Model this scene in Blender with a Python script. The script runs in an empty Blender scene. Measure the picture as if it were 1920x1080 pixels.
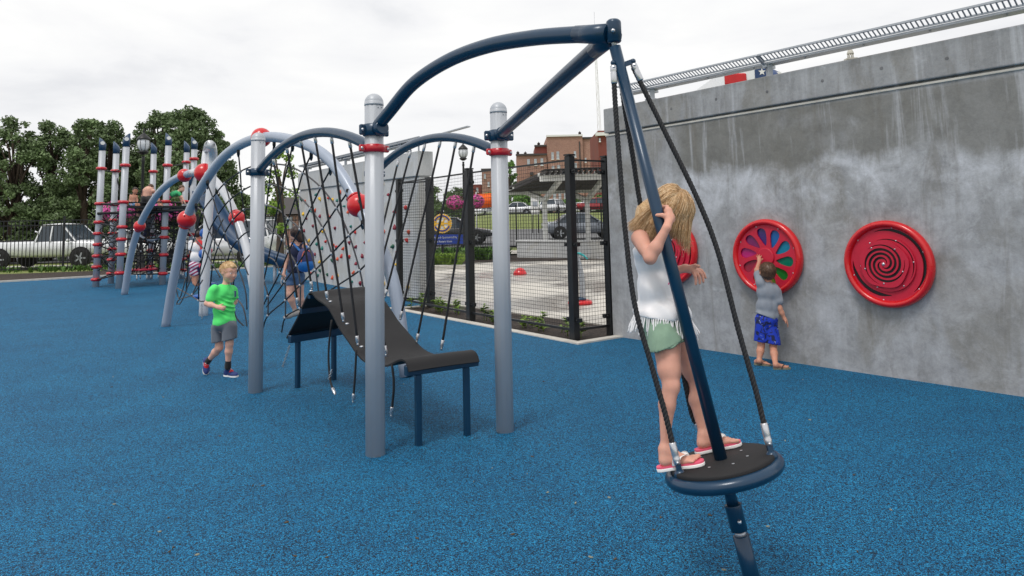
import bpy, bmesh, math, random
import numpy as np
from mathutils import Vector, Matrix
random.seed(7); np.random.seed(7)
rad = math.radians
SC = bpy.context.scene
COL = SC.collection
# ---------------------------------------------------------------- camera
F, PX, PY, TH, RO, EYE = 1330., 960., 290., math.atan(126/1330.), rad(1.3), 1.5
_f = Vector((0, math.cos(TH), math.sin(TH))); _u0 = Vector((0, -math.sin(TH), math.cos(TH))); _r0 = Vector((1, 0, 0))
_r = math.cos(RO)*_r0 - math.sin(RO)*_u0; _u = math.sin(RO)*_r0 + math.cos(RO)*_u0
CAM = Vector((0, 0, EYE))
cd = bpy.data.cameras.new('camera'); cam = bpy.data.objects.new('camera', cd); COL.objects.link(cam)
m = Matrix((( _r.x, _u.x, -_f.x), (_r.y, _u.y, -_f.y), (_r.z, _u.z, -_f.z))).to_4x4(); m.translation = CAM
cam.matrix_world = m
cd.sensor_width = 36; cd.lens = F/1920*36; cd.shift_y = -(540-PY)/1920.; cd.clip_start = .05; cd.clip_end = 3000
SC.camera = cam
# ---------------------------------------------------------------- world, sun, exposure
SUN_EL, SUN_AZ = 60, 212            # azimuth of the sun as seen from above, degrees clockwise from +Y
w = bpy.data.worlds.new('World'); SC.world = w; w.use_nodes = True
nt = w.node_tree; N = nt.nodes; L = nt.links
bg = N['Background']; bg.inputs['Strength'].default_value = .1
sky = N.new('ShaderNodeTexSky'); sky.sky_type = 'NISHITA'; sky.sun_disc = False
sky.sun_elevation = rad(SUN_EL); sky.sun_rotation = rad(SUN_AZ)
tc = N.new('ShaderNodeTexCoord'); mp = N.new('ShaderNodeMapping'); mp.inputs['Scale'].default_value = (1.0, 1.0, 3.4)
L.new(tc.outputs['Generated'], mp.inputs['Vector'])
n1 = N.new('ShaderNodeTexNoise'); n1.inputs['Scale'].default_value = 2.4; n1.inputs['Detail'].default_value = 9; n1.inputs['Roughness'].default_value = .55; n1.inputs['Distortion'].default_value = .35
L.new(mp.outputs[0], n1.inputs['Vector'])
cr = N.new('ShaderNodeValToRGB'); e = cr.color_ramp.elements
e[0].position = .30; e[0].color = (7.7, 7.85, 8.2, 1); e[1].position = .60; e[1].color = (10.1, 10.1, 10.05, 1)
e2 = e.new(.45); e2.color = (9.3, 9.35, 9.5, 1)
L.new(n1.outputs['Fac'], cr.inputs[0])
cov = N.new('ShaderNodeValToRGB'); cov.color_ramp.elements[0].position = .20; cov.color_ramp.elements[0].color = (.55,)*3+(1,); cov.color_ramp.elements[1].position = .34; cov.color_ramp.elements[1].color = (1, 1, 1, 1)
n2 = N.new('ShaderNodeTexNoise'); n2.inputs['Scale'].default_value = 1.7; n2.inputs['Detail'].default_value = 6
L.new(mp.outputs[0], n2.inputs['Vector']); L.new(n2.outputs['Fac'], cov.inputs[0])
mx = N.new('ShaderNodeMixRGB'); L.new(cov.outputs[0], mx.inputs[0]); L.new(sky.outputs[0], mx.inputs[1]); L.new(cr.outputs[0], mx.inputs[2])
L.new(mx.outputs[0], bg.inputs['Color'])
sd = bpy.data.lights.new('sun', 'SUN'); sd.energy = 1.5; sd.angle = rad(16); sd.color = (1, .96, .9)
so = bpy.data.objects.new('sun', sd); COL.objects.link(so)
sv = Vector((math.sin(rad(SUN_AZ))*math.cos(rad(SUN_EL)), math.cos(rad(SUN_AZ))*math.cos(rad(SUN_EL)), math.sin(rad(SUN_EL))))
so.rotation_euler = sv.to_track_quat('Z', 'Y').to_euler()
SC.view_settings.view_transform = 'Standard'; SC.view_settings.look = 'None'; SC.view_settings.exposure = 0; SC.view_settings.gamma = 1
SC.render.engine = 'CYCLES'

# ---------------------------------------------------------------- survey helpers: rays of the photographed view meet known planes
def ray(x, y): return _f + _r*((x-PX)/F) + _u*((PY-y)/F)
def G(x, y, h=0.):
    d = ray(x, y); return CAM + d*((h-EYE)/d.z)
def P(x, y, Y):
    d = ray(x, y); return CAM + d*(Y/d.y)
def PL(x, y, p, n):
    d = ray(x, y); return CAM + d*((p-CAM).dot(n)/d.dot(n))
def VP(x, y, a, b):
    n = (b-a).cross(Vector((0, 0, 1))); return PL(x, y, a, n)
V = Vector
Z = V((0, 0, 1))

# ---------------------------------------------------------------- mesh builder
class MB:
    def __init__(s): s.v = []; s.f = []; s.mi = []; s.cur = 0; s.flat = set()
    def add(s, vs, fs, flat=False):
        o = len(s.v); s.v += [V(v) for v in vs]
        for f in fs:
            if flat: s.flat.add(len(s.f))
            s.f.append([i+o for i in f]); s.mi.append(s.cur)
        return s
    def box(s, c, sz, X=None, Y=None, Zx=None, bev=0):
        c = V(c); X = V(X) if X is not None else V((1, 0, 0)); 
        Y = V(Y) if Y is not None else Z.cross(X).normalized()
        Zx = V(Zx) if Zx is not None else X.cross(Y).normalized()
        X = X.normalized(); Y = Y.normalized()
        a, b, h = sz[0]/2, sz[1]/2, sz[2]/2
        if bev > 0:
            bev = min(bev, a*.9, b*.9, h*.9)
            vs = []; idx = {}
            for sx in (-1, 1):
                for sy in (-1, 1):
                    for s_z in (-1, 1):
                        for k in range(3):
                            p = [sx*(a-bev), sy*(b-bev), s_z*(h-bev)]; p[k] = (sx*a, sy*b, s_z*h)[k]
                            idx[(sx, sy, s_z, k)] = len(vs); vs.append(c+X*p[0]+Y*p[1]+Zx*p[2])
            fs = []
            S = (-1, 1)
            for k in range(3):
                for sg in S:
                    o = [(-1, -1), (1, -1), (1, 1), (-1, 1)]; q = []
                    for (p1, p2) in o:
                        t = [0, 0, 0]; t[k] = sg; t[(k+1) % 3] = p1; t[(k+2) % 3] = p2; q.append(idx[(t[0], t[1], t[2], k)])
                    fs.append(q if sg > 0 else q[::-1])
            for k in range(3):
                i, j = (k+1) % 3, (k+2) % 3
                for p1 in S:
                    for p2 in S:
                        def g(kk, face):
                            t = [0, 0, 0]; t[k] = kk; t[i] = p1; t[j] = p2; return idx[(t[0], t[1], t[2], face)]
                        q = [g(-1, i), g(1, i), g(1, j), g(-1, j)]
                        fs.append(q if p1*p2 < 0 else q[::-1])
            for sx in S:
                for sy in S:
                    for s_z in S:
                        q = [idx[(sx, sy, s_z, k)] for k in range(3)]
                        fs.append(q if sx*sy*s_z > 0 else q[::-1])
            return s.add(vs, fs, True)
        vs = [c+X*x+Y*y+Zx*z for x in (-a, a) for y in (-b, b) for z in (-h, h)]
        return s.add(vs, [(0, 1, 3, 2), (4, 6, 7, 5), (0, 4, 5, 1), (2, 3, 7, 6), (0, 2, 6, 4), (1, 5, 7, 3)], True)
    def bar(s, a, b, w, h, up=Z):
        a = V(a); b = V(b); d = b-a; X = d.normalized(); Y = up.cross(X)
        if Y.length < 1e-4: Y = V((0, 1, 0))
        Y.normalize(); return s.box((a+b)/2, (d.length, w, h), X, Y, X.cross(Y))
    def tube(s, pts, r, n=8, caps=True, round_end=False):
        pts = [V(p) for p in pts]; k = len(pts); rs = list(r) if hasattr(r, '__len__') else [r]*k
        t = [(pts[min(i+1, k-1)]-pts[max(i-1, 0)]).normalized() for i in range(k)]
        a = Z if abs(t[0].z) < .9 else V((1, 0, 0)); nrm = (a - t[0]*a.dot(t[0])).normalized(); vs = []; fs = []
        for i in range(k):
            nrm = (nrm - t[i]*nrm.dot(t[i])).normalized(); b = t[i].cross(nrm)
            for j in range(n):
                an = 2*math.pi*j/n; vs.append(pts[i]+(nrm*math.cos(an)+b*math.sin(an))*rs[i])
        for i in range(k-1):
            for j in range(n):
                j2 = (j+1) % n; fs.append((i*n+j, i*n+j2, (i+1)*n+j2, (i+1)*n+j))
        s.add(vs, fs)
        if caps:
            o = len(s.v)-len(vs); s.f.append([o+j for j in range(n)][::-1]); s.mi.append(s.cur); s.flat.add(len(s.f)-1)
            s.f.append([o+(k-1)*n+j for j in range(n)]); s.mi.append(s.cur); s.flat.add(len(s.f)-1)
        return s
    def lathe(s, c, prof, n=24, ax=Z, ref=None, capb=True, capt=True, flute=0, sx=1, sy=1):
        c = V(c); ax = V(ax).normalized(); ref = V(ref) if ref is not None else (V((1, 0, 0)) if abs(ax.x) < .9 else V((0, 1, 0)))
        X = (ref-ax*ref.dot(ax)).normalized(); Y = ax.cross(X); vs = []; fs = []
        for (r, z) in prof:
            for j in range(n):
                an = 2*math.pi*j/n; rr = r-(flute if (flute and j % 4 == 0) else 0)
                vs.append(c+ax*z+(X*math.cos(an)*sx+Y*math.sin(an)*sy)*rr)
        for i in range(len(prof)-1):
            for j in range(n):
                j2 = (j+1) % n; fs.append((i*n+j, i*n+j2, (i+1)*n+j2, (i+1)*n+j))
        s.add(vs, fs); o = len(s.v)-len(vs)
        if capb and prof[0][0] > 1e-5: s.f.append([o+j for j in range(n)][::-1]); s.mi.append(s.cur); s.flat.add(len(s.f)-1)
        if capt and prof[-1][0] > 1e-5: s.f.append([o+(len(prof)-1)*n+j for j in range(n)]); s.mi.append(s.cur); s.flat.add(len(s.f)-1)
        return s
    def cyl(s, a, b, r, n=16, r2=None):
        a = V(a); b = V(b); d = b-a; return s.lathe(a, [(r, 0), (r if r2 is None else r2, d.length)], n, d)
    def ball(s, c, r, n=12, m=8, ax=Z, sc=(1, 1, 1), ref=None):
        prof = [(max(math.sin(math.pi*i/m)*r, 1e-6), -math.cos(math.pi*i/m)*r*sc[2]) for i in range(m+1)]
        return s.lathe(c, prof, n, ax, ref, False, False, sx=sc[0], sy=sc[1])
    def torus(s, c, R, r, ax=Z, n=40, m=10, ref=None, a0=0, a1=2*math.pi, rz=None):
        c = V(c); ax = V(ax).normalized(); ref = V(ref) if ref is not None else (V((1, 0, 0)) if abs(ax.x) < .9 else V((0, 1, 0)))
        X = (ref-ax*ref.dot(ax)).normalized(); Y = ax.cross(X); vs = []; fs = []; rz = rz or r
        full = abs(a1-a0-2*math.pi) < 1e-6; nn = n if full else n+1
        for i in range(nn):
            an = a0+(a1-a0)*i/n; d = X*math.cos(an)+Y*math.sin(an)
            for j in range(m):
                bn = 2*math.pi*j/m; vs.append(c+d*(R+r*math.cos(bn))+ax*(rz*math.sin(bn)))
        for i in range(n):
            i2 = (i+1) % nn
            for j in range(m):
                j2 = (j+1) % m; fs.append((i*m+j, i2*m+j, i2*m+j2, i*m+j2))
        return s.add(vs, fs)
    def prism(s, poly, o, X, Y, h):
        """poly of (x, y) in the frame X, Y at o, thickness h along X x Y"""
        o = V(o); X = V(X); Y = V(Y); Nn = X.cross(Y).normalized(); n = len(poly)
        vs = [o+X*x+Y*y for x, y in poly]+[o+X*x+Y*y+Nn*h for x, y in poly]
        return s.add(vs, [list(range(n))[::-1], list(range(n, 2*n))]+[(i, (i+1) % n, n+(i+1) % n, n+i) for i in range(n)], True)
    def loft(s, rings, cap=True, closed=True):
        n = len(rings[0]); vs = [p for r in rings for p in r]; fs = []
        for i in range(len(rings)-1):
            for j in range(n if closed else n-1):
                j2 = (j+1) % n; fs.append((i*n+j, i*n+j2, (i+1)*n+j2, (i+1)*n+j))
        if cap: fs.append(list(range(n))[::-1]); fs.append([(len(rings)-1)*n+j for j in range(n)])
        return s.add(vs, fs)
LOC = {}
def obj(name, mb, mat, parent=None, loc=None, smooth=True, ang=None):
    """links one mesh object; its geometry is given in world space"""
    me = bpy.data.meshes.new(name)
    base = V(LOC[parent.name]) if parent is not None else V(loc if loc is not None else (0, 0, 0))
    if isinstance(mb, MB):
        me.from_pydata([tuple(v-base) for v in mb.v], [], mb.f)
        if smooth:
            me.polygons.foreach_set('use_smooth', [i not in mb.flat for i in range(len(mb.f))])
        if any(mb.mi): me.polygons.foreach_set('material_index', mb.mi)
    else:
        v, f = mb
        me.from_pydata([(a[0]-base.x, a[1]-base.y, a[2]-base.z) for a in v], [], [tuple(q) for q in f])
        if smooth: me.polygons.foreach_set('use_smooth', [True]*len(me.polygons))
    for mm in (mat if isinstance(mat, (list, tuple)) else [mat]): me.materials.append(mm)
    me.update()
    o = bpy.data.objects.new(name, me); COL.objects.link(o)
    if parent is not None: o.parent = parent
    else: o.location = base
    LOC[o.name] = tuple(base); return o
def tag(o, label=None, cat=None, group=None, kind=None):
    if label: o['label'] = label
    if cat: o['category'] = cat
    if group: o['group'] = group
    if kind: o['kind'] = kind
    return o
def thing(name, label, cat, loc=(0, 0, 0), group=None):
    o = bpy.data.objects.new(name, None); COL.objects.link(o); o.location = loc; o.empty_display_size = .1
    LOC[o.name] = tuple(loc); return tag(o, label, cat, group)
def struct(name, mb, mat, smooth=False, loc=None): return tag(obj(name, mb, mat, None, loc, smooth), kind='structure')
def copy_tree(o, parent=None):
    c = o.copy(); COL.objects.link(c); c.parent = parent
    for ch in [k for k in bpy.data.objects if k.parent == o]: copy_tree(ch, c)
    return c

# ---------------------------------------------------------------- materials
def srgb(r, g, b):
    f = lambda c: (c/255/12.92 if c/255 <= .04045 else ((c/255+.055)/1.055)**2.4)
    return (f(r), f(g), f(b))
class NT:
    def __init__(s, name):
        s.m = bpy.data.materials.new(name); s.m.use_nodes = True; s.t = s.m.node_tree; s.b = s.t.nodes['Principled BSDF']
    def n(s, typ, ins=None, **kw):
        x = s.t.nodes.new(typ)
        for k, v in kw.items(): setattr(x, k, v)
        for k, v in (ins or {}).items(): s.set(x.inputs[k], v)
        return x
    def set(s, inp, v):
        if hasattr(v, 'is_output'): s.t.links.new(v, inp)
        elif hasattr(v, 'outputs'): s.t.links.new(v.outputs[0], inp)
        else:
            if isinstance(v, (tuple, list)) and len(v) == 3 and len(inp.default_value) == 4: v = tuple(v)+(1,)
            inp.default_value = v
    def obj(s, scale=(1, 1, 1), rot=(0, 0, 0), loc=(0, 0, 0)):
        t = s.n('ShaderNodeTexCoord'); return s.n('ShaderNodeMapping', {'Vector': t.outputs['Object'], 'Scale': scale, 'Rotation': rot, 'Location': loc})
    def noise(s, vec, sc, det=5, rough=.55, dist=0):
        return s.n('ShaderNodeTexNoise', {'Vector': vec, 'Scale': sc, 'Detail': det, 'Roughness': rough, 'Distortion': dist})
    def ramp(s, fac, stops):
        r = s.n('ShaderNodeValToRGB', {'Fac': fac}); e = r.color_ramp.elements
        while len(e) < len(stops): e.new(.5)
        for k, (p, c) in enumerate(stops):
            e[k].position = p; e[k].color = (tuple(c)+(1,)) if hasattr(c, '__len__') else (c, c, c, 1)
        return r
    def mix(s, fac, a, b, mode='MIX'):
        x = s.n('ShaderNodeMixRGB', blend_type=mode); s.set(x.inputs[0], fac); s.set(x.inputs[1], a); s.set(x.inputs[2], b); return x
    def math(s, op, a, b=0.): return s.n('ShaderNodeMath', {0: a, 1: b}, operation=op)
    def bump(s, h, st=.3, d=.01):
        s.set(s.b.inputs['Normal'], s.n('ShaderNodeBump', {'Height': h, 'Strength': st, 'Distance': d}))
    def done(s, **kw):
        for k, v in kw.items(): s.set(s.b.inputs[k.replace('_', ' ')], v)
        return s.m
def mat(name, col, rough=.5, metal=0, var=.12, vs=6., bump=0, bs=60., coat=0, spec=None, sss=0):
    t = NT(name); o = t.obj(); nz = t.noise(o, vs, 5, .6)
    c0 = tuple(x*(1-var) for x in col); c1 = tuple(min(1, x*(1+var)) for x in col)
    t.set(t.b.inputs['Base Color'], t.ramp(nz, [(.3, c0), (.7, c1)]))
    t.set(t.b.inputs['Roughness'], t.ramp(nz, [(.3, max(rough-.06, 0)), (.7, min(rough+.08, 1))]))
    t.b.inputs['Metallic'].default_value = metal
    if bump: t.bump(t.noise(o, bs, 4), bump, .004)
    if coat: t.b.inputs['Coat Weight'].default_value = coat; t.b.inputs['Coat Roughness'].default_value = .12
    if spec is not None: t.b.inputs['Specular IOR Level'].default_value = spec
    if sss: t.b.inputs['Subsurface Weight'].default_value = sss; t.b.inputs['Subsurface Radius'].default_value = (.02, .008, .004); t.b.inputs['Subsurface Scale'].default_value = .5
    return t.m
M = {}
M['silver'] = mat('silver_powder_coat', srgb(180, 184, 191), .46, .15, .03, 3, .05, 300, .05)
M['arch_grey'] = mat('arch_grey_paint', srgb(158, 168, 184), .38, .1, .05, 3, .05, 200, .2)
M['arch_white'] = mat('arch_pale_paint', srgb(205, 207, 212), .34, .1, .04, 3, 0, 50, .3)
M['navy'] = mat('navy_powder_coat', srgb(11, 52, 80), .33, .1, .08, 5, .08, 300, .25)
M['slide'] = mat('slide_navy_plastic', srgb(38, 68, 100), .45, 0, .08, 3)
M['red'] = mat('red_paint', srgb(190, 20, 38), .3, 0, .08, 5, 0, 60, .3)
M['redpl'] = mat('red_plastic', srgb(206, 22, 30), .28, 0, .05, 4, 0, 60, .35)
M['crimson'] = mat('crimson_board', srgb(196, 26, 56), .45, 0, .05, 8, .1, 200)
M['rope'] = mat('black_rope', srgb(34, 34, 37), .7, 0, .25, 30, .3, 500)
M['ropeg'] = mat('worn_grey_rope', srgb(92, 90, 92), .8, 0, .2, 30, .3, 500)
M['ferr'] = mat('aluminium_ferrule', srgb(205, 206, 210), .28, .85, .08, 60)
M['steel'] = mat('galvanised_steel', srgb(176, 180, 186), .38, .6, .12, 9)
M['black'] = mat('black_fence_paint', srgb(30, 31, 33), .42, .1, .2, 6)
M['blackpl'] = mat('black_plastic', srgb(22, 22, 24), .5)
M['conn'] = mat('pale_rope_connector', srgb(172, 174, 180), .45, .3, .1, 30)
M['white'] = mat('white_paint', srgb(226, 226, 224), .45, 0, .05, 5)
M['curb'] = mat('concrete_kerb', srgb(196, 192, 184), .85, 0, .15, 7, .3, 90)
M['glass'] = mat('dark_window_glass', srgb(60, 70, 80), .08, 0, .1, 2)
M['tyre'] = mat('tyre_rubber', srgb(24, 24, 25), .8)

# play surface: blue rubber granules
t = NT('blue_rubber_granules'); o = t.obj()
nf = t.noise(o, 230, 2.0, .8); nb = t.noise(o, 1.3, 5, .6); nm = t.noise(o, 75, 3, .75)
vor = t.n('ShaderNodeTexVoronoi', {'Vector': o, 'Scale': 235.}); vor2 = t.n('ShaderNodeTexVoronoi', {'Vector': o, 'Scale': 165.})
pick = t.n('ShaderNodeSeparateColor', {0: vor.outputs['Color']}); pick2 = t.n('ShaderNodeSeparateColor', {0: vor2.outputs['Color']})
blk = srgb(12, 24, 36)
c = t.ramp(pick.outputs[0], [(0., blk), (.24, blk), (.27, srgb(3, 68, 102)), (.62, srgb(7, 96, 140)), (.80, srgb(12, 117, 168)), (.96, srgb(48, 148, 192))]); 
c = t.mix(t.ramp(pick2.outputs[0], [(.12, .85), (.15, 0.)]), c, blk)
c = t.mix(.28, c, t.ramp(nm, [(.38, (.45, .48, .52)), (.50, (1.05, 1.05, 1.05)), (.64, (1.45, 1.4, 1.35))]), 'MULTIPLY')
c = t.mix(.6, c, t.ramp(nb, [(.3, (.74, .77, .82)), (.7, (1.22, 1.20, 1.17))]), 'MULTIPLY')
# scattered pale crumbs and dark scuffs
v2 = t.n('ShaderNodeTexVoronoi', {'Vector': o, 'Scale': 3.1}); 
sc2 = t.noise(t.obj((1, 1, 1), (0, 0, .6)), 4.5, 6, .7, 1.2); c = t.mix(t.ramp(sc2, [(.60, 0.), (.72, .35)]), c, srgb(60, 96, 122)); c = t.mix(t.ramp(v2.outputs['Distance'], [(.010, 1.), (.016, 0.)]), c, srgb(110, 124, 120))
t.bump(t.mix(.5, nf, vor.outputs['Distance']), .55, .004)
M['rubber'] = t.done(Base_Color=c, Roughness=.78, Specular_IOR_Level=.3)

# formed concrete of the tall wall
def concrete(name, base, lo, hi, stain, streak=.5, sc=1., band=None):
    t = NT(name); o = t.obj()
    a = t.noise(o, .9*sc, 8, .62, .4); b = t.noise(o, 3.2*sc, 8, .68, .8)
    st = t.obj((5.5*sc, 5.5*sc, .55*sc)); s1 = t.noise(st, 1., 6, .6, .3)
    st2 = t.obj((1.4*sc, 1.4*sc, .8*sc), loc=(3, 1, 7)); s2 = t.noise(st2, 1., 5, .55, .5)
    c = t.ramp(b, [(.30, lo), (.46, base), (.58, base), (.72, hi)])
    c = t.mix(t.ramp(a, [(.36, 0.), (.62, .8)]), c, t.mix(.6, base, lo))
    c = t.mix(t.math('MULTIPLY', t.ramp(s1, [(.5, 0.), (.66, 1.)]), streak), c, hi)
    c = t.mix(t.ramp(s2, [(.52, 0.), (.57, .75), (.75, .85)]), c, t.mix(t.ramp(b, [(.4, 0.), (.7, .5)]), stain, base))
    if band:                                                    # damp stain and pale lime bloom with ragged lower edges, at fixed places on the wall
        sv_ = t.n('ShaderNodeSeparateXYZ', {0: t.n('ShaderNodeTexCoord').outputs['Object']}); along_ = t.math('ADD', t.math('MULTIPLY', sv_.outputs[0], band[0]), t.math('MULTIPLY', sv_.outputs[1], band[1])); zz_ = sv_.outputs[2]
        dn = t.mix(.30, t.noise(o, 1.25, 9, .66, .5), t.noise(t.obj((3.2, 3.2, .35)), 1.6, 5, .65, .4)); dn2 = t.noise(o, 1.1, 5, .6, .7)
        edge = t.math('ADD', 1.56, t.math('MULTIPLY', dn, .9)); m1 = t.n('ShaderNodeMapRange', {0: t.math('SUBTRACT', zz_, edge), 1: -.05, 2: .10, 3: 0., 4: 1.})
        m2 = t.n('ShaderNodeMapRange', {0: along_, 1: 1.0, 2: 1.25, 3: 0., 4: 1.}); m3 = t.ramp(dn2, [(.36, .4), (.48, 1.)]); m5 = t.n('ShaderNodeMapRange', {0: zz_, 1: 2.60, 2: 2.64, 3: 1., 4: 0.}); m6 = t.n('ShaderNodeMapRange', {0: along_, 1: 3.1, 2: 3.9, 3: 1., 4: .8}); mm_ = t.math('MULTIPLY', t.math('MULTIPLY', t.math('MULTIPLY', m1, m2), m3), t.math('MULTIPLY', m5, m6))
        c = t.mix(t.math('MULTIPLY', mm_, .95), c, t.mix(t.ramp(b, [(.35, 0.), (.7, .6)]), srgb(118, 117, 113), srgb(136, 135, 131)))
        bl = t.noise(o, 2.3, 10, .70, .5); m4 = t.n('ShaderNodeMapRange', {0: t.math('SUBTRACT', edge, zz_), 1: -.08, 2: .08, 3: 0., 4: 1.}); m7 = t.n('ShaderNodeMapRange', {0: t.math('SUBTRACT', edge, zz_), 1: .15, 2: .75, 3: 1., 4: .45}); m4 = t.math('MULTIPLY', m4, m7)
        c = t.mix(t.math('MULTIPLY', t.ramp(bl, [(.44, 0.), (.54, .4), (.66, .85)]), m4), c, hi)
        vs_ = t.noise(t.obj((8, 8, .5)), 1., 5, .65, .4); c = t.mix(t.math('MULTIPLY', t.ramp(vs_, [(.56, 0.), (.70, .45)]), m1), c, hi)
        dk = t.noise(t.obj((4, 4, .6), loc=(9, 2, 1)), 1., 6, .68, .6); c = t.mix(t.ramp(dk, [(.54, 0.), (.70, .55)]), c, srgb(112, 107, 98)); pt_ = t.noise(o, 7, 8, .75, .4); c = t.mix(.5, c, t.ramp(pt_, [(.36, (.72,)*3), (.5, (1.,)*3), (.66, (1.18,)*3)]), 'MULTIPLY')
    g = t.noise(o, 40*sc, 4, .7)
    c = t.mix(.3, c, t.ramp(g, [(.3, (.7, .7, .7)), (.7, (1.2, 1.2, 1.2))]), 'MULTIPLY')
    t.bump(t.mix(.3, g, b), .25, .01)
    return t.done(Base_Color=c, Roughness=.82, Specular_IOR_Level=.35)
M['conc'] = concrete('stained_formed_concrete', srgb(160, 161, 163), srgb(128, 128, 129), srgb(204, 206, 212), srgb(140, 138, 134), .25, 1., (.632, -.775))
M['concl'] = concrete('pale_formed_concrete', srgb(196, 197, 198), srgb(176, 178, 179), srgb(214, 216, 219), srgb(182, 180, 174), .4)
t = NT('wet_splash_pad_concrete'); o = t.obj()
a = t.noise(o, .35, 5, .6, .6); b = t.noise(o, 20, 5, .7)
wet = t.ramp(a, [(.42, 0.), (.56, 1.)])
c = t.mix(wet, srgb(206, 201, 192), srgb(150, 146, 140)); c = t.mix(.35, c, t.ramp(b, [(.3, (.75,)*3), (.7, (1.15,)*3)]), 'MULTIPLY')
M['pad'] = t.done(Base_Color=c, Roughness=t.ramp(wet, [(0, .75), (1, .22)]))
def groundmat(name, c0, c1, c2, sc, bump=.6, rough=.9):
    t = NT(name); o = t.obj(); a = t.noise(o, sc, 7, .7); b = t.noise(o, sc*.06, 4)
    c = t.ramp(a, [(.3, c0), (.5, c1), (.7, c2)]); c = t.mix(.5, c, t.ramp(b, [(.3, (.7,)*3), (.7, (1.25,)*3)]), 'MULTIPLY')
    t.bump(a, bump, .03); return t.done(Base_Color=c, Roughness=rough)
M['grass'] = groundmat('lawn_grass', srgb(80, 90, 46), srgb(118, 130, 70), srgb(154, 158, 98), 9)
M['mulch'] = groundmat('dark_mulch', srgb(22, 18, 16), srgb(52, 42, 36), srgb(92, 78, 66), 30, 1.)
M['asph'] = groundmat('asphalt', srgb(92, 92, 94), srgb(112, 112, 114), srgb(134, 134, 134), 25, .3)
M['walk'] = groundmat('pavement_concrete', srgb(176, 172, 164), srgb(192, 188, 180), srgb(206, 203, 196), 8, .2)
# ================================================================ terrain and ground sheets
def sst(u): u = min(max(u, 0), 1); return u*u*(3-2*u)
def hgt(x, y):
    return sst((x+9)/6.)*(min(max((y-27)*.033, 0), .5)+1.7*sst((y-46)/11.))
def axis_vals(lo, hi, dense_lo, dense_hi, step):
    a = list(np.arange(dense_lo, dense_hi+.01, step)); v = dense_lo; s = step
    while v > lo: s *= 1.5; v -= s; a.insert(0, v)
    v = dense_hi; s = step
    while v < hi: s *= 1.5; v += s; a.append(v)
    return a
def sheet(xs, ys, z):
    mb = MB(); nx = len(xs)
    vs = [(x, y, hgt(x, y)+z) for y in ys for x in xs]
    mb.add(vs, [(j*nx+i, j*nx+i+1, (j+1)*nx+i+1, (j+1)*nx+i) for j in range(len(ys)-1) for i in range(nx-1)]); return mb
struct('ground', sheet(axis_vals(-900, 900, -40, 40, 2), axis_vals(-60, 1500, -10, 60, 1.5), -.10), M['grass'], True)
def flat(pts, z, dz=.09):
    mb = MB(); mb.prism([(p[0], p[1]) for p in pts], (0, 0, z-dz), (1, 0, 0), (0, 1, 0), dz); return mb
kL, kR = G(150, 521), G(540, 499); kd = (kR-kL).normalized()
K0 = kL-kd*14; K1 = G(560, 498)
cwL, cwR = G(560, 522), G(788, 566.3); cwd = (cwR-cwL).normalized()
q0 = G(737, 578); q0w = cwL+cwd*((q0-cwL).dot(cwd)); q1 = G(1085, 644); q2 = G(1160, 632)
W0, W1 = G(1150, 630), G(1770, 722); wd = (W1-W0).normalized(); wn = V((wd.y, -wd.x, 0)).normalized()   # wn points at the camera side
if wn.dot(CAM-W0) < 0: wn = -wn
Wend = W0+wd*7.5
struct('rubber_play_surface', flat([(-26, -3), (9, -3), Wend, W1, W0, q2, q1, q0, q0w, cwL, K1, kL, K0], 0, .09), M['rubber'])
# splash pad slab, beds and pavement behind
pa, pb = G(800, 565), G(1146, 611); pdv = (pb-pa).normalized()
struct('splash_pad', flat([pa-pdv*2.5, pb+pdv*5, (16, 22, 0), (16, 27, 0), (-1.5, 27, 0), (-3.6, 24.5, 0)], .004, .05), M['pad'])
struct('mulch_bed', flat([q0+V((0, .1, 0)), q1+V((0, .1, 0)), q2+V((0, .1, 0)), W0+wn*-.4, pb+pdv*.3, pa-pdv*1.2], -.012, .05), M['mulch'])
struct('rear_mulch_bed', flat([K0, kL, K1, (-5, 26.6, 0), (-5, 28.6, 0), (-12, 28.6, 0), (-30, 24, 0)], -.012, .05), M['mulch'])
struct('side_mulch_bed', sheet(list(np.linspace(-5, 14, 12)), [27, 28.5, 30], .01), M['mulch'])
struct('pavement', sheet(list(np.linspace(-40, 40, 60)), [31.2, 32.2, 33.2], -.02), M['walk'])
struct('road', sheet(list(np.linspace(-60, 60, 70)), [36.5, 39.5, 42.5, 46, 50], -.03), M['asph'])
struct('car_park', sheet(axis_vals(-120, 120, -40, 40, 3), [58, 66, 74, 82], -.03), M['asph'])
def kerb(name, pts, w, h, mt, lab):
    mb = MB()
    for a, b in zip(pts[:-1], pts[1:]):
        d = (b-a).normalized(); mb.bar(a+V((0, 0, h/2-.03))-d*w*.5, b+V((0, 0, h/2-.03))+d*w*.5, w, h+.06)
    return tag(obj(name, mb, mt), kind='structure')
kerb('kerb', [q0w+V((0, -.1, 0)), q0], .12, .006, M['curb'], ''); kerb('kerb', [q0, q1], .13, .012, M['curb'], ''); kerb('kerb', [q1, q2], .13, .018, M['curb'], '')
kerb('kerb', [K0, K1], .16, .05, M['curb'], ''); kerb('kerb', [V((-4.6, 24.2, 0)), V((-1.6, 23.6, 0))], .3, .12, M['walk'], '')
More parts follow.
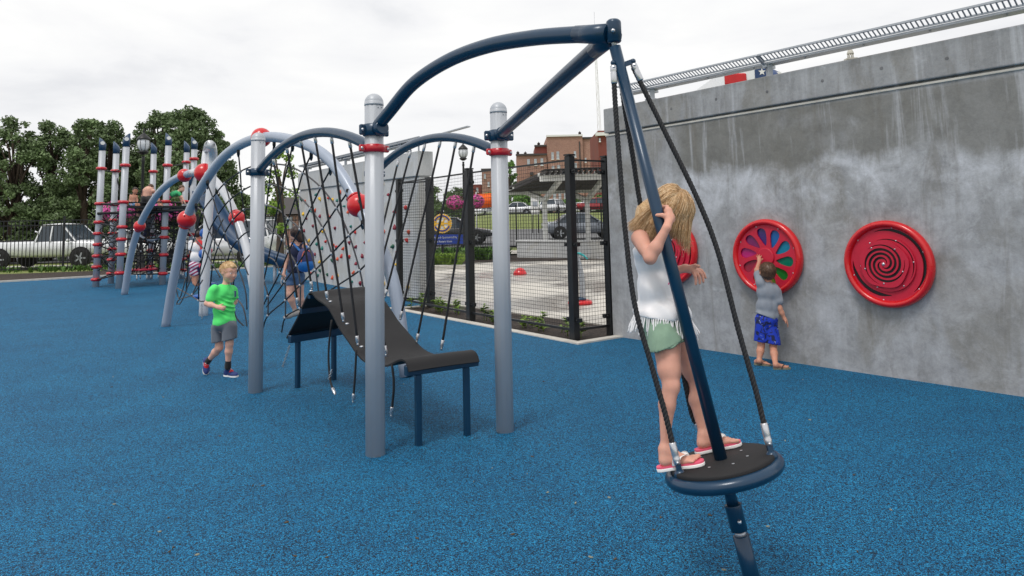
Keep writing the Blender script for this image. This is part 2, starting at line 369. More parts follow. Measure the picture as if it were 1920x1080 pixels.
# low planting between the pad and the fence, nobody could count it
def tufts(name, area, n, hh, col, lab=None):
    mb = MB()
    for k in range(n):
        x, y = area(); b = V((x, y, hgt(x, y)-.02)); h = hh*random.uniform(.4, 1.2)
        for q in range(4):
            a = random.uniform(0, 6.28); d = V((math.cos(a), math.sin(a), 0)); s = V((-d.y, d.x, 0))*.012*h/.15
            t = b+d*h*random.uniform(.3, .9)+Z*h; mm = b+d*h*.25+Z*h*.6
            mb.add([b-s, b+s, mm+s*1.5, t, mm-s*1.5], [(0, 1, 2, 3, 4)])
    return tag(obj(name, mb, col, None), lab, 'plants' if lab else None, kind='stuff')
M['leaf_l'] = mat('bright_leaf', srgb(120, 150, 52), .6, 0, .45, 4)
M['leaf_d'] = mat('dark_tree_leaf', srgb(98, 118, 76), .6, 0, .45, 1.2)
M['leaf_m'] = mat('mid_tree_leaf', srgb(92, 128, 56), .6, 0, .45, 1.2)
M['bark'] = mat('tree_bark', srgb(78, 66, 56), .9, 0, .3, 12, .6, 40)
tufts('ornamental_grass', lambda: (random.uniform(-4.4, -1.9), random.uniform(24.4, 26.3)), 900, .42, M['leaf_l'], 'bright green ornamental grass clump in the bed beside the emblem sign')
tufts('ground_cover', lambda: (random.uniform(-3.2, -.3), random.uniform(28, 30)), 400, .4, M['leaf_m'], 'low green planting along the foot of the far black railings')
tufts('border_grass', lambda: (random.uniform(-22, -7), random.uniform(27.4, 28.5)+0), 420, .22, M['leaf_m'], 'yellow green border planting behind the climbing tower')

# ================================================================ tall concrete wall on the right
def hz(s): return 2.967+(3.012-2.967)*s/(W1-W0).length
def wall_piece(name, mt, parent, s0, s1, off0, off1, zfun0, zfun1, a=W0, d=wd, nrm=wn, nseg=1):
    mb = MB()
    p = [a+d*s0+nrm*off1, a+d*s1+nrm*off1, a+d*s1+nrm*off0, a+d*s0+nrm*off0]; ss = [s0, s1, s1, s0]
    vs = [q+Z*zfun0(s) for q, s in zip(p, ss)]+[q+Z*zfun1(s) for q, s in zip(p, ss)]
    mb.add(vs, [(0, 1, 2, 3)[::-1], (4, 5, 6, 7), (0, 1, 5, 4), (1, 2, 6, 5), (2, 3, 7, 6), (3, 0, 4, 7)], True)
    return obj(name, mb, mt, parent)
def bbev(o, w=.012):
    md = o.modifiers.new('edge', 'BEVEL'); md.width = w; md.segments = 2; md.limit_method = 'ANGLE'; return o
SE = 7.4
wallR = thing('concrete_wall', 'tall grey stained concrete wall along the right side, carrying the red play panels', 'wall', W0)
wall_piece('wall_face', M['conc'], wallR, 0, SE, 0, -.35, lambda s: -.05, lambda s: hz(s)-.37)
bbev(wall_piece('ledge', M['curb'], wallR, -.01, SE, .012, -.36, lambda s: hz(s)-.37, lambda s: hz(s)-.345), .006)
wall_piece('shadow_groove', M['conc'], wallR, 0.02, SE, -.025, -.33, lambda s: hz(s)-.345, lambda s: hz(s)-.325)
bbev(wall_piece('coping', M['conc'], wallR, -.012, SE, .03, -.38, lambda s: hz(s)-.325, lambda s: hz(s)))
for s_ in (.55, 1.15, 1.75, 2.35, 2.95, 3.55, 4.15, 5.1, 6.):
    mb = MB(); q_ = W0+wd*(s_+.05*math.sin(s_*9))+wn*.0305+Z*(hz(s_)-.16+.012*math.cos(s_*7)); mb.lathe(q_, [(.017, 0), (.015, .0015), (.009, -.001)], 12, wn); obj('tie_hole', mb, M['asph'], wallR)
# steel channel carried above the coping
def channel(a, b, nrm, za, zb, posts, lab, name='steel_channel', solid=False, pitch=.042, wid=.3, top=2.98):
    t = thing(name, lab, 'steel channel', a+Z*za)
    d = (b-a).normalized(); Lg = (b-a).length
    D = -.05
    def pt(s, o, dz=0): return a+d*s+nrm*o+Z*(za+(zb-za)*s/Lg+dz)
    mb = MB(); mb.bar(pt(0, .13, .0), pt(Lg, .13, .0), .03, .018); obj('front_rail', mb, M['steel'], t)
    mb = MB(); mb.bar(pt(.1, .02, D), pt(Lg, .02, D), .02, .014); mb.bar(pt(.0, -.085, D-.02), pt(Lg, -.085, D-.015), .15, .022); mb.bar(pt(0, -.16, D), pt(Lg, -.16, D), .012, .03); obj('back_plate', mb, M['steel'], t)
    mb = MB(); s = .1
    while s < Lg: mb.bar(pt(s, .024, D+.002), pt(s+.006, .122, -.004), .013, .005); s += pitch
    if solid: mb = MB(); mb.bar(pt(.05, .07, D*.5), pt(Lg, .07, D*.5), .13, .03)
    obj('top_plate' if solid else 'grating', mb, M['steel'], t)
    mb = MB(); s = .12
    while s < Lg: c = pt(s, -.085, D-.035); mb.cyl(c, c-Z*.008, .012, 8); s += .6
    obj('bolts', mb, M['ferr'], t)
    for s in posts:
        mb = MB(); q = pt(s, -.06); q0_ = V((q.x, q.y, top)); mb.bar(q0_, q+Z*(D-.03), .055, .055); mb.box(q0_+Z*.008, (.13, .13, .02), d); obj('support_post', mb, M['steel'], t)
        mb = MB(); mb.bar(pt(s-.02, -.18, D-.045), pt(s-.02, .0, D-.045), .05, .03); mb.bar(pt(s-.02, .0, D-.03), pt(s-.02, .15, .0), .03, .02); obj('cross_bracket', mb, M['steel'], t)
    return t
pw = lambda x, y, o: PL(x, y, W0+wn*o, wn)
ca = pw(1150, 165, .13); cb = pw(1770, 25, .13)
d_ = V((cb.x-ca.x, cb.y-ca.y, 0)); slope = (cb.z-ca.z)/d_.length; d_.normalize()
s0 = (V((ca.x, ca.y, 0))-W0).dot(wd)-.02
a_ = W0+wd*s0; b_ = W0+wd*7.4
z_at = lambda s: ca.z+slope*(s-s0)
channel(a_, b_, wn, z_at(s0), z_at(7.4), [(pw(1217, 180, 0)-W0).dot(wd)-s0, (pw(1437, 135, 0)-W0).dot(wd)-s0, 6.5], 'long galvanised steel channel with a slotted edge running above the tall concrete wall')

# ================================================================ pale climbing wall on the left
cwn = V((cwd.y, -cwd.x, 0)).normalized()
if cwn.dot(CAM-cwL) < 0: cwn = -cwn
CL = (cwR-cwL).length
zc = lambda s: 3.06+(2.93-3.06)*s/CL
wallC = thing('climbing_wall', 'pale grey concrete climbing wall dotted with coloured holds, left of the mesh fence', 'climbing wall', cwL)
kw = dict(a=cwL, d=cwd, nrm=cwn)
wall_piece('wall_face', M['concl'], wallC, 0, CL, 0, -.27, lambda s: -.05, lambda s: zc(s)-.52, **kw)
wall_piece('shadow_groove', M['concl'], wallC, 0.02, CL-.02, -.03, -.24, lambda s: zc(s)-.52, lambda s: zc(s)-.49, **kw)
bbev(wall_piece('coping', M['concl'], wallC, -.02, CL+.02, .035, -.30, lambda s: zc(s)-.49, zc, **kw))
hc = [srgb(196, 52, 50), srgb(24, 112, 104), srgb(222, 178, 44), srgb(206, 84, 52), srgb(128, 28, 52), srgb(20, 84, 64)]
hm = [mat('hold_resin', c, .55) for c in hc]; hn = ['red climbing hold', 'teal climbing hold', 'yellow climbing hold', 'orange climbing hold', 'maroon climbing hold', 'dark green climbing hold']
hold_me = []
rs = random.Random(5)
k = 0
for i in range(18):
    for j in range(6):
        if k >= 96: break
        s = .35+i*(CL-.8)/17+rs.uniform(-.22, .22); z = .25+j*.40+rs.uniform(-.14, .14)
        if rs.random() < .14: continue
        c = cwL+cwd*s+cwn*.0+Z*z; mb = MB(); r = rs.uniform(.032, .055); a = rs.uniform(0, 6.28)
        X = cwd*math.cos(a)+Z*math.sin(a); Y = cwn.cross(X)
        n = 7; rings = []
        for (q, hh, o) in ((1, -.005, 0), (1.05, .015, 0), (.75, .04, .25), (.3, .06, .45)):
            rings.append([c+cwn*hh+(X*(math.cos(6.283*u/n)*(1 if math.cos(6.283*u/n) > 0 else 1.4)*q+o)+Y*math.sin(6.283*u/n)*q*.85)*r*rs.uniform(.85, 1.12) for u in range(n)])
        mb.loft(rings); ci = rs.randrange(6)
        h = obj('climbing_hold', mb, hm[ci], wallC); h['label'] = hn[ci]; k += 1
# channel above the climbing wall
pc = lambda x, y, o: PL(x, y, cwL+cwn*o, cwn)
c0 = pc(560, 311, .13); c1 = pc(770, 260, .13); dd = V((c1.x-c0.x, c1.y-c0.y, 0)); sl = (c1.z-c0.z)/dd.length; sA = (V((c0.x, c0.y, 0))-cwL).dot(cwd)
sB = (pc(786, 258, .13)-cwL).dot(cwd)
channel(cwL+cwd*sA, cwL+cwd*sB, cwn, c0.z, c0.z+sl*(sB-sA), [.25, 3.5, 7.2], 'steel channel on posts running above the pale climbing wall', solid=True, top=2.98)
t = thing('steel_fin', 'thin steel blade rising beyond the end of the channel above the climbing wall', 'steel fin', cwR)
a = cwL+cwd*(sB-.3); pA = pc(785, 263, -.05); pB = P(879, 237, pA.y-.9); mb = MB(); mb.bar(pA, pB, .09, .02); obj('blade', mb, M['steel'], t)
mb = MB(); mb.bar(V((pA.x, pA.y, zc(CL)+.0)), pA, .03, .03); obj('bracket', mb, M['steel'], t)
# ================================================================ black mesh fence
f0, f1, f2, f3, f4 = G(750, 573), G(808, 575), G(883, 601), G(1078, 637), G(1147, 627)
def mesh_panel(a, b, z0a, z1a, z1b, st=.05, r=.0023):
    d = (b-a); Lg = d.length; d.normalize(); mb = MB()
    k = 0; s = st
    while s < Lg:
        zt = z1a+(z1b-z1a)*s/Lg; p = a+d*s
        mb.add([p+Z*z0a-d*r, p+Z*z0a+d*r, p+Z*zt+d*r, p+Z*zt-d*r], [(0, 1, 2, 3)]); s += st
    n2_ = V((-d.y, d.x, 0))*.004
    z = z0a
    while z < min(z1a, z1b):
        mb.add([a+Z*(z-r)+n2_, b+Z*(z-r)+n2_, b+Z*(z+r)+n2_, a+Z*(z+r)+n2_], [(0, 1, 2, 3)]); z += st
    return mb
fence = thing('mesh_fence', 'black woven wire mesh fence on square posts beside the splash pad', 'fence', f2)
def htop(p, x, y): return P(x, y, p.y).z
hts = [htop(f0, 748, 335), htop(f1, 807, 331), htop(f2, 878, 308), htop(f3, 1064, 280), htop(f4, 1129, 283)]
print('FENCE tops', hts)
for (p, h, dr, wdt) in ((f0, hts[0]-.0, f2-f0, .10), (f1, hts[1], f2-f0, .12), (f2, hts[2], f2-f0, .11), (f3, hts[3], f3-f2, .10), (f4, hts[4], f4-f3, .10)):
    mb = MB(); d = dr.normalized(); h2 = 2.30
    mb.box(p+Z*((h2+.03)/2-.05), (wdt, wdt, h2+.13), d, bev=.006); mb.box(p+Z*(h2+.045), (wdt+.01, wdt+.01, .02), d); po = obj('fence_post', mb, M['black'], fence)
    for zz in (h2-.17, h2*.52, .25):
        mb = MB(); mb.box(p+Z*zz, (wdt+.16, .05, .05), d); mb.ball(p+Z*zz+V((d.y, -d.x, 0))*.035+d*.09, .012, 8, 5); mb.ball(p+Z*zz+V((d.y, -d.x, 0))*.035-d*.09, .012, 8, 5); obj('clamp_bracket', mb, M['black'], po)
for (a, b) in ((f0, f2), (f2, f3), (f3, f4), (f0+V((.03, .12, 0)), f1)):
    obj('wire_mesh', mesh_panel(a, b, .12, 2.27, 2.27), M['black'], fence, smooth=False)
    mb = MB(); d = (b-a).normalized(); 
    mb.bar(a+Z*2.28, b+Z*2.28, .035, .022); obj('mesh_rail', mb, M['black'], fence)
    mb = MB(); mb.bar(a+Z*.12, b+Z*.12, .03, .03); obj('mesh_rail', mb, M['black'], fence)
mb = MB()
for q in range(34):                                                   # weeds in the mulch along the kerb
    u = rs.random(); b = q0.lerp(q1, u)+V((.12+rs.uniform(0, .15), .18+rs.uniform(0, .4), 0)); h = rs.uniform(.05, .26)
    for j in range(int(60*h)+5):
        a = rs.uniform(0, 6.28); d = V((math.cos(a), math.sin(a), 0)); o = b+Z*h*rs.uniform(.1, .9); s = V((-d.y, d.x, 0))*.022
        mb.add([o, o+d*.04+s+Z*.03, o+d*rs.uniform(.07, .13)+Z*.02, o+d*.04-s+Z*.03], [(0, 1, 2, 3)])
    mb.tube([b-Z*.02, b+Z*h], [.006, .003], 5)
tag(obj('weeds', mb, M['leaf_l'], None, q0), 'small leafy weeds growing in the mulch strip along the mesh fence', 'weeds', kind='stuff')
# ================================================================ red wall panels
from mathutils.geometry import tessellate_polygon
def holed(outer, holes, o, X, Y, h):
    """board with real openings: outer and holes are lists of (x, y)"""
    loops = [outer]+holes; fl = [p for lp in loops for p in lp]; tris = tessellate_polygon([[V((x, y, 0)) for x, y in lp] for lp in loops])
    Nn = X.cross(Y).normalized(); mb = MB(); n = len(fl)
    vs = [o+X*x+Y*y+Nn*h for x, y in fl]+[o+X*x+Y*y for x, y in fl]
    def area(t): (a, b), (c, d), (e, f) = [fl[i] for i in t]; return (c-a)*(f-b)-(e-a)*(d-b)
    fs = [(t if area(t) > 0 else t[::-1]) for t in [tuple(t) for t in tris]]
    fs += [tuple(i+n for i in t[::-1]) for t in fs]
    k = 0
    for lp in loops:
        m_ = len(lp)
        for i in range(m_):
            j = (i+1) % m_; fs.append((k+i, k+j, n+k+j, n+k+i))
        k += m_
    return mb.add(vs, fs, True)
RP = .40
PX_ = -wd if (-wd).cross(Z).dot(wn) > 0 else wd     # panel x axis so that x cross z faces the player
def circ(r, n=72, a0=0, fr=lambda a: 1.): return [(r*fr(6.28318*i/n)*math.cos(6.28318*i/n+a0), r*fr(6.28318*i/n)*math.sin(6.28318*i/n+a0)) for i in range(n)]
def panel_base(c, lab, name):
    t = thing(name, lab, 'play panel', c)
    mb = MB(); mb.torus(c+wn*.04, RP-.032, .033, wn, 96, 16, rz=.05); obj('rim', mb, M['redpl'], t)
    mb = MB(); mb.lathe(c, [(RP-.042, 0), (RP-.042, .031)], 72, wn); obj('backing_board', mb, M['blackpl'], t)
    return t
def screws(t, c, r, off, n, a0):
    for i in range(n):
        a = a0+6.28318*i/n; p = c+(PX_*math.cos(a)+Z*math.sin(a))*r+wn*off
        mb = MB(); mb.ball(p, .0075, 10, 6, wn, (1, 1, .6)); obj('screw', mb, M['ferr'], t)
def arcslot(r0, r1, a0, a1, w, n=34, taper=.25):
    o, i = [], []
    for k in range(n+1):
        u = k/n; r = r0+(r1-r0)*u; a = a0+(a1-a0)*u; ww = w*min(1, .12+min(u, 1-u)/taper)/2
        o.append(((r+ww)*math.cos(a), (r+ww)*math.sin(a))); i.append(((r-ww)*math.cos(a), (r-ww)*math.sin(a)))
    return o+i[::-1]
C1 = PL(1664, 495, W0+wn*.05, wn); C2 = PL(1437, 482, W0+wn*.05, wn); C1 -= wn*.05; C2 -= wn*.05
stp = (C2-C1); print('panel step', stp.length)
C3 = C2+stp*1.05
def spiral_panel(c, lab):
    t = panel_base(c, lab, 'spiral_play_panel')
    holes = [arcslot(.318, .285, math.pi*.98, math.pi*.42+2*math.pi*.55, .036, 40), arcslot(.322, .312, -.85, 1.9, .028, 40)]
    obj('outer_board', holed(circ(RP-.052), holes, c+wn*.034, PX_, Z, .014), M['crimson'], t)
    screws(t, c, .335, .05, 6, .35)
    mb = MB(); mb.lathe(c+wn*.05+PX_*0, [(.240, 0), (.240, .004)], 64, wn); obj('slot_backing', mb, M['blackpl'], t)
    obj('middle_board', holed(circ(.250, 80), [arcslot(.236, .226, -.6, 1.9, .012, 20), arcslot(.236, .228, 2.9, 4.6, .010, 20)], c+wn*.056, PX_, Z, .012), M['crimson'], t)
    c2 = c+PX_*-.018+Z*.0
    wav = lambda a: 1+.035*math.sin(5*a+.6)
    mb = MB(); mb.prism(circ(.204, 80, 0, wav), c2+wn*.070, PX_, Z, .008); obj('inner_backing', mb, M['blackpl'], t)
    sl = [arcslot(.024, .188, a, a+8.6, .0245, 80, .25) for a in (0, 2.094, 4.189)]
    obj('swirl_board', holed(circ(.216, 80, 0, wav), sl, c2+wn*.080, PX_, Z, .012), M['crimson'], t)
    screws(t, c2, .176, .094, 5, .9); screws(t, c, .235, .07, 6, .1)
    mb = MB(); mb.ball(c2+wn*.092, .016, 14, 8, wn, (1, 1, .7)); obj('centre_bolt', mb, M['ferr'], t)
    return t
spiral_panel(C1, 'large red round wall panel with black spiral swirl, rightmost on the concrete wall')
spiral_panel(C3, 'red round wall panel half hidden behind the girl on the spinner')
t = panel_base(C2, 'red round wall panel with coloured petal windows, touched by the boy in grey', 'colour_wheel_panel')
cols = [srgb(70, 40, 128), srgb(20, 110, 190), srgb(10, 140, 178), srgb(8, 134, 106), srgb(24, 140, 56), srgb(120, 150, 40), srgb(222, 140, 74), srgb(178, 48, 74), srgb(206, 34, 130), srgb(142, 44, 112)]
petal = []
for i in range(10):
    a = math.pi/2+.12-i*6.28318/10; pts = []
    for u, (rr, aa) in enumerate([(.112, -.10), (.130, -.20), (.17, -.22), (.225, -.20), (.285, -.14), (.306, -.02), (.308, .10), (.292, .21), (.25, .26), (.20, .21), (.145, .08)]):
        pts.append((rr*math.cos(a+aa), rr*math.sin(a+aa)))
    # smooth the outline once
    q = []
    for k_ in range(len(pts)):
        p0, p1 = pts[k_], pts[(k_+1) % len(pts)]; q += [(p0[0]*.75+p1[0]*.25, p0[1]*.75+p1[1]*.25), (p0[0]*.25+p1[0]*.75, p0[1]*.25+p1[1]*.75)]
    petal.append(q)
    mb = MB(); w_ = 6.28318/10/2-.004; a2 = a+.03
    mb.prism([(.1*math.cos(a2-w_), .1*math.sin(a2-w_)), (.32*math.cos(a2-w_), .32*math.sin(a2-w_)), (.325*math.cos(a2), .325*math.sin(a2)), (.32*math.cos(a2+w_), .32*math.sin(a2+w_)), (.1*math.cos(a2+w_), .1*math.sin(a2+w_))], C2+wn*.031, PX_, Z, .004)
    obj('coloured_window', mb, mat('coloured_acrylic', tuple(q_*.72 for q_ in cols[i]), .12, 0, .05, 3, 0, 60, .5), t)
obj('wheel_board', holed(circ(RP-.052), petal, C2+wn*.040, PX_, Z, .016), M['crimson'], t)
mb = MB(); mb.lathe(C2+wn*.056, [(.095, 0), (.095, .014), (.088, .018)], 48, wn); obj('hub', mb, M['crimson'], t)
screws(t, C2, .333, .057, 8, .3)
# ================================================================ spline helper
def spline(pts, n=10):
    pts = [V(p) for p in pts]; out = []
    for i in range(len(pts)-1):
        p0 = pts[max(i-1, 0)]; p1 = pts[i]; p2 = pts[i+1]; p3 = pts[min(i+2, len(pts)-1)]
        if i == 0: p0 = p1*2-p2
        if i == len(pts)-2: p3 = p2*2-p1
        for k in range(n):
            t = k/n; out.append(.5*((2*p1)+(p2-p0)*t+(2*p0-5*p1+4*p2-p3)*t*t+(3*p1-p0-3*p2+p3)*t**3))
    out.append(pts[-1]); return out
# ================================================================ post frame with blue arches and the arm of the spinner
pA, pB, pC, pD = G(704, 852), G(947, 808), G(479, 735), G(704, 706)
PR = .064
frame = thing('arch_climber', 'silver post frame with curved navy arches and black hand ropes around the rubber belt ramp', 'climbing frame', pA)
def post(parent, p, h=2.4, r=PR, ref=None):
    prof = [(r, -.05), (r, h-.085)]
    mb = MB(); mb.lathe(p, prof, 48, Z, ref, flute=.0018); o = obj('post', mb, M['silver'], parent)
    mb = MB(); mb.lathe(p, [(r+.0015, h-.085), (r+.0015, h-.066)]+[(r*math.cos(a)+.001, h-.066+.066*math.sin(a)) for a in [i*math.pi/2/8 for i in range(9)]], 40); obj('cap', mb, M['silver'], o)
    mb = MB()
    for k_ in range(2):
        a = 2.2+k_*.5; mb.ball(p+V((math.cos(a)*-r, -math.sin(a)*r, h-.10)), .005, 8, 5)
    obj('rivet', mb, M['steel'], o)
    return o
POSTS = {k_: post(frame, p) for k_, p in (('A', pA), ('B', pB), ('C', pC), ('D', pD))}
def clamp(po, p, z, mt, hh, facing, ear=.1):
    """two half clamp with bolt ears; facing = direction the tube leaves"""
    f = V((facing.x, facing.y, 0)).normalized(); s = V((-f.y, f.x, 0)); mb = MB()
    mb.lathe(p+Z*(z-hh/2), [(PR+.001, 0), (PR+.012, .004), (PR+.012, hh-.004), (PR+.001, hh)], 40)
    for k_ in (-1, 1): mb.box(p+Z*z+s*k_*(PR+.026), (.045, .028, hh*.86), s, bev=.008)
    o = obj('clamp', mb, mt, po); 
    for k_ in (-1, 1):
        mb = MB(); 
        for q in (-1, 1): mb.ball(p+Z*z+s*k_*(PR+.032)+f*q*.015, .0115, 12, 6, f, (1, 1, .7))
        obj('bolt', mb, M['ferr'], o)
    return o
AR = .038
def arch_pts(a, b, z0=2.03, zt=2.247, n=28):
    d = (b-a); L_ = d.length; u = d/L_; out = []
    # circular arc of the given sagitta
    s = zt-z0; R = (L_*L_/4+s*s)/(2*s)
    for k_ in range(n+1):
        x = -L_/2+L_*k_/n; out.append(a+u*(x+L_/2)+Z*(z0+math.sqrt(R*R-x*x)-(R-s)))
    return out
def short(a, b, e): d = (b-a).normalized(); return a+d*e, b-d*e
for (a, b, ka, kb, side) in ((pC, pA, 'C', 'A', 1), (pB, pD, 'B', 'D', 1)):
    a2, b2 = short(a, b, PR*.6)
    pts = arch_pts(a2, b2); mb = MB(); mb.tube(pts, AR, 20); obj('arch', mb, M['navy'], frame)
    for (k_, p, q, z) in ((ka, a, b, 2.02), (kb, b, a, 2.02)):
        mt = M['red'] if k_ in 'AB' else M['navy']
        clamp(POSTS[k_], p, z, mt, .055 if k_ in 'AB' else .07, (q-p), .1)
# arm of the spinner: two navy tubes from A and B meeting at the pivot hub
piv = P(1151, 62, 3.21); zarm = 2.145
def arm(start, post_, key, bulge, pxs):
    n = (piv-start); n.z = 0
    pts = [start+Z*zarm]
    for (x, y) in pxs: pts.append(VP(x, y, start, V((piv.x, piv.y, 0))))
    pts.append(V((piv.x, piv.y, piv.z))-(V((piv.x, piv.y, 0))-start).normalized()*.02)
    sp_ = spline(pts, 8); n_ = len(sp_)
    rs_ = [AR+.004]*n_
    mb = MB(); mb.tube(sp_, rs_, 20); o = obj('spinner_arm', mb, M['navy'], frame)
    clamp(POSTS[key], start, zarm, M['navy'], .085, n)
    mb = MB(); d = n.normalized(); mb.tube([start+Z*zarm+d*(PR*.7), start+Z*(zarm+.012)+d*(PR+.05)], [.052, .046], 20); obj('socket', mb, M['navy'], o)
    # flattened end plate toward the hub
    e = sp_[-1]; dr = (sp_[-1]-sp_[-6]).normalized(); mb = MB()
    mb.tube([e-dr*.22, e-dr*.12, e], [AR+.005, .046, .05], 16); obj('end_plate', mb, M['navy'], o)
    return o
arm(pA, None, 'A', 0, [(730, 210), (775, 157), (840, 114), (915, 86), (1000, 71), (1080, 65)])
arm(pB, None, 'B', 0, [(1000, 196), (1060, 142), (1110, 98)])
mb = MB(); mb.lathe(piv-Z*.045, [(.001, -.0), (.028, 0), (.033, .006), (.033, .018), (.035, .02), (.035, .092), (.033, .10), (.024, .108), (.001, .108)], 32); hub = obj('pivot_hub', mb, M['navy'], frame)
mb = MB(); mb.ball(piv+V((-.01, -.045, 0)), .010, 12, 6, V((0, 1, 0))); obj('bolt', mb, M['ferr'], hub)

# ropes: black sheath, aluminium ferrule at each end
def ferrule(parent, a, b, r=.0135, Lf=.075):
    """sleeve that starts at a and runs toward b"""
    d = (V(b)-V(a)).normalized(); mb = MB()
    mb.lathe(V(a), [(.006, -.012), (r*.7, -.006), (r*.8, .01), (r, .02), (r, Lf), (r*.8, Lf+.004)], 14, d)
    mb.ball(V(a)+V((0, -r*.8, 0)), .006, 8, 5)
    return obj('ferrule', mb, M['ferr'], parent)
def rope(parent, pts, r=.009, mt=None, ends=(1, 1), name='rope', fl=.06, n=8, smooth_n=6):
    sp_ = spline(pts, smooth_n) if len(pts) > 2 else [V(p) for p in pts]
    mb = MB(); mb.tube(sp_, r, n); o = obj(name, mb, mt or M['rope'], parent)
    if ends[0]: ferrule(o, sp_[0], sp_[min(2, len(sp_)-1)], r*1.45, fl)
    if ends[1]: ferrule(o, sp_[-1], sp_[max(-3, -len(sp_))], r*1.45, fl)
    return o
# ================================================================ rubber belt ramp
l1, l2, l3, l4 = G(785, 835), G(876, 816), G(558, 727), G(626, 712)
ramp = thing('belt_ramp', 'black rubber belt ramp sagging between two navy rails on four legs', 'play ramp', l1)
near = (l1+l2)/2; far = (l3+l4)/2; ax_n = (l2-l1).normalized(); ax_f = (l4-l3).normalized()
edgeL = [(536.5, 633), (556, 597), (579, 549), (594.6, 560), (613, 573), (625, 592), (637, 615), (656, 643), (674, 668), (690, 680), (706, 685), (726, 684), (741, 677), (754, 673.5), (762, 680), (767, 697)]
# the left edge runs in the vertical plane over the left ends of both rails
eA = l3-(l4-l3).normalized()*.09; eB = l1-(l2-l1).normalized()*.10
L3 = [VP(x, y, V((eA.x, eA.y, 0)), V((eB.x, eB.y, 0))) for x, y in edgeL]
fr0 = (V((eA.x, eA.y, 0)), V((eB.x, eB.y, 0)))
eC = l4+(l4-l3).normalized()*.07; eD = l2+(l2-l1).normalized()*.07
tot = (fr0[1]-fr0[0]).length
R3 = []
for p in L3:
    u = (V((p.x, p.y, 0))-fr0[0]).dot((fr0[1]-fr0[0]).normalized())/tot
    q = V((eC.x, eC.y, 0)).lerp(V((eD.x, eD.y, 0)), u); R3.append(V((q.x, q.y, p.z)))
A1 = spline(L3, 5); B1 = spline(R3, 5)
sheet_ = []
nw = 12
top = []; bot = []
for a, b in zip(A1, B1):
    top.append([a.lerp(b, k_/nw)+Z*(.004*math.sin(k_/nw*3.14159)) for k_ in range(nw+1)])
mb = MB(); n_ = len(top); nrm = []
for i in range(n_):
    d = (top[min(i+1, n_-1)][0]-top[max(i-1, 0)][0]).normalized(); s = (top[i][-1]-top[i][0]).normalized(); nn = d.cross(s).normalized()
    if nn.z < 0 and i < n_-6: nn = -nn
    nrm.append(nn if True else nn)
for i in range(1, n_):
    if nrm[i].dot(nrm[i-1]) < 0: nrm[i] = -nrm[i]
rings = [top[i]+[p-nrm[i]*.013 for p in top[i][::-1]] for i in range(n_)]
mb.loft(rings)
M['belt'] = mat('worn_conveyor_rubber', srgb(26, 25, 27), .7, 0, .3, 4, .35, 260)
bo = obj('rubber_belt', mb, M['belt'], ramp); md = bo.modifiers.new('edge', 'EDGE_SPLIT'); md.split_angle = rad(50)
# rails and legs
for (a, b, zr, nmr) in ((l1, l2, L3[-1].z, 0), (l3, l4, L3[0].z, 1)):
    d = (b-a).normalized(); o_ = V((d.y, -d.x, 0))*(1 if nmr == 0 else -1)*.0
    mb = MB(); mb.box((a+b)/2+Z*(zr-.005), ((b-a).length+.19, .05, .07), d, bev=.006); r_ = obj('rail', mb, M['navy'], ramp)
    out = V((d.y, -d.x, 0)); out = out if (out.dot(near-far) > 0) == (nmr == 0) else -out
    for s in (-.15, .0, .15):
        mb = MB(); mb.ball((a+b)/2+d*(s*((b-a).length+.14)/.30)+out*.04+Z*(zr+.005), .012, 12, 6, out, (1, 1, .6)); obj('bolt', mb, M['ferr'], r_)
    for q in (a, b):
        mb = MB(); mb.box(q+Z*((zr-.04)/2-.02), (.042, .042, zr-.04+.04), d, bev=.005); obj('leg', mb, M['navy'], ramp)
# crest cross tube under the belt
ci = 2; mb = MB(); ca_, cb_ = L3[ci]-Z*.035, R3[ci]-Z*.035; mb.bar(ca_, cb_, .04, .03); obj('crest_bar', mb, M['navy'], ramp)
mb = MB(); mm_ = (L3[1]*.62+L3[2]*.38)-Z*.02; mn_ = (R3[1]*.62+R3[2]*.38)-Z*.02; mb.bar(mm_, mn_, .02, .05); obj('stiffener', mb, M['navy'], ramp)
# belt edge buttons
for (x, y) in ((579, 548), (615, 568), (646, 610), (673, 653)):
    p = VP(x, y, *fr0); mb = MB(); mb.ball(p+Z*.012+V((.02, 0, 0)), .016, 12, 6, Z, (1, 1, .5)); obj('edge_button', mb, M['ferr'], ramp)
# hand ropes from the arches down to both edges of the belt
def onarch(px, py, a, b): return VP(px, py, a, b)
e1 = fr0; rr0 = (V((eC.x, eC.y, 0)), V((eD.x, eD.y, 0)))
for (tx, ty, bx, by) in ((512, 296, 559, 571), (537, 273, 585, 541), (563.5, 259, 614, 560), (590, 253, 644, 601), (621, 254, 671, 645), (654.5, 261, 724, 665)):
    a = VP(tx, ty, pC, pA); b = VP(bx, by, *e1); rope(frame, [a, a.lerp(b, .5)+V((.006, 0, -.01)), b], .0095)
for (tx, ty, bx, by) in ((889.5, 271, 828, 653), (855, 264, 781.5, 640), (826, 263, 751, 597), (797, 270, 722, 556), (770, 283, 700, 550), (747, 300, 690, 546)):
    a = VP(tx, ty, pB, pD); b = VP(bx, by, *rr0); rope(frame, [a, a.lerp(b, .5)+V((-.004, 0, -.012)), b], .0095)
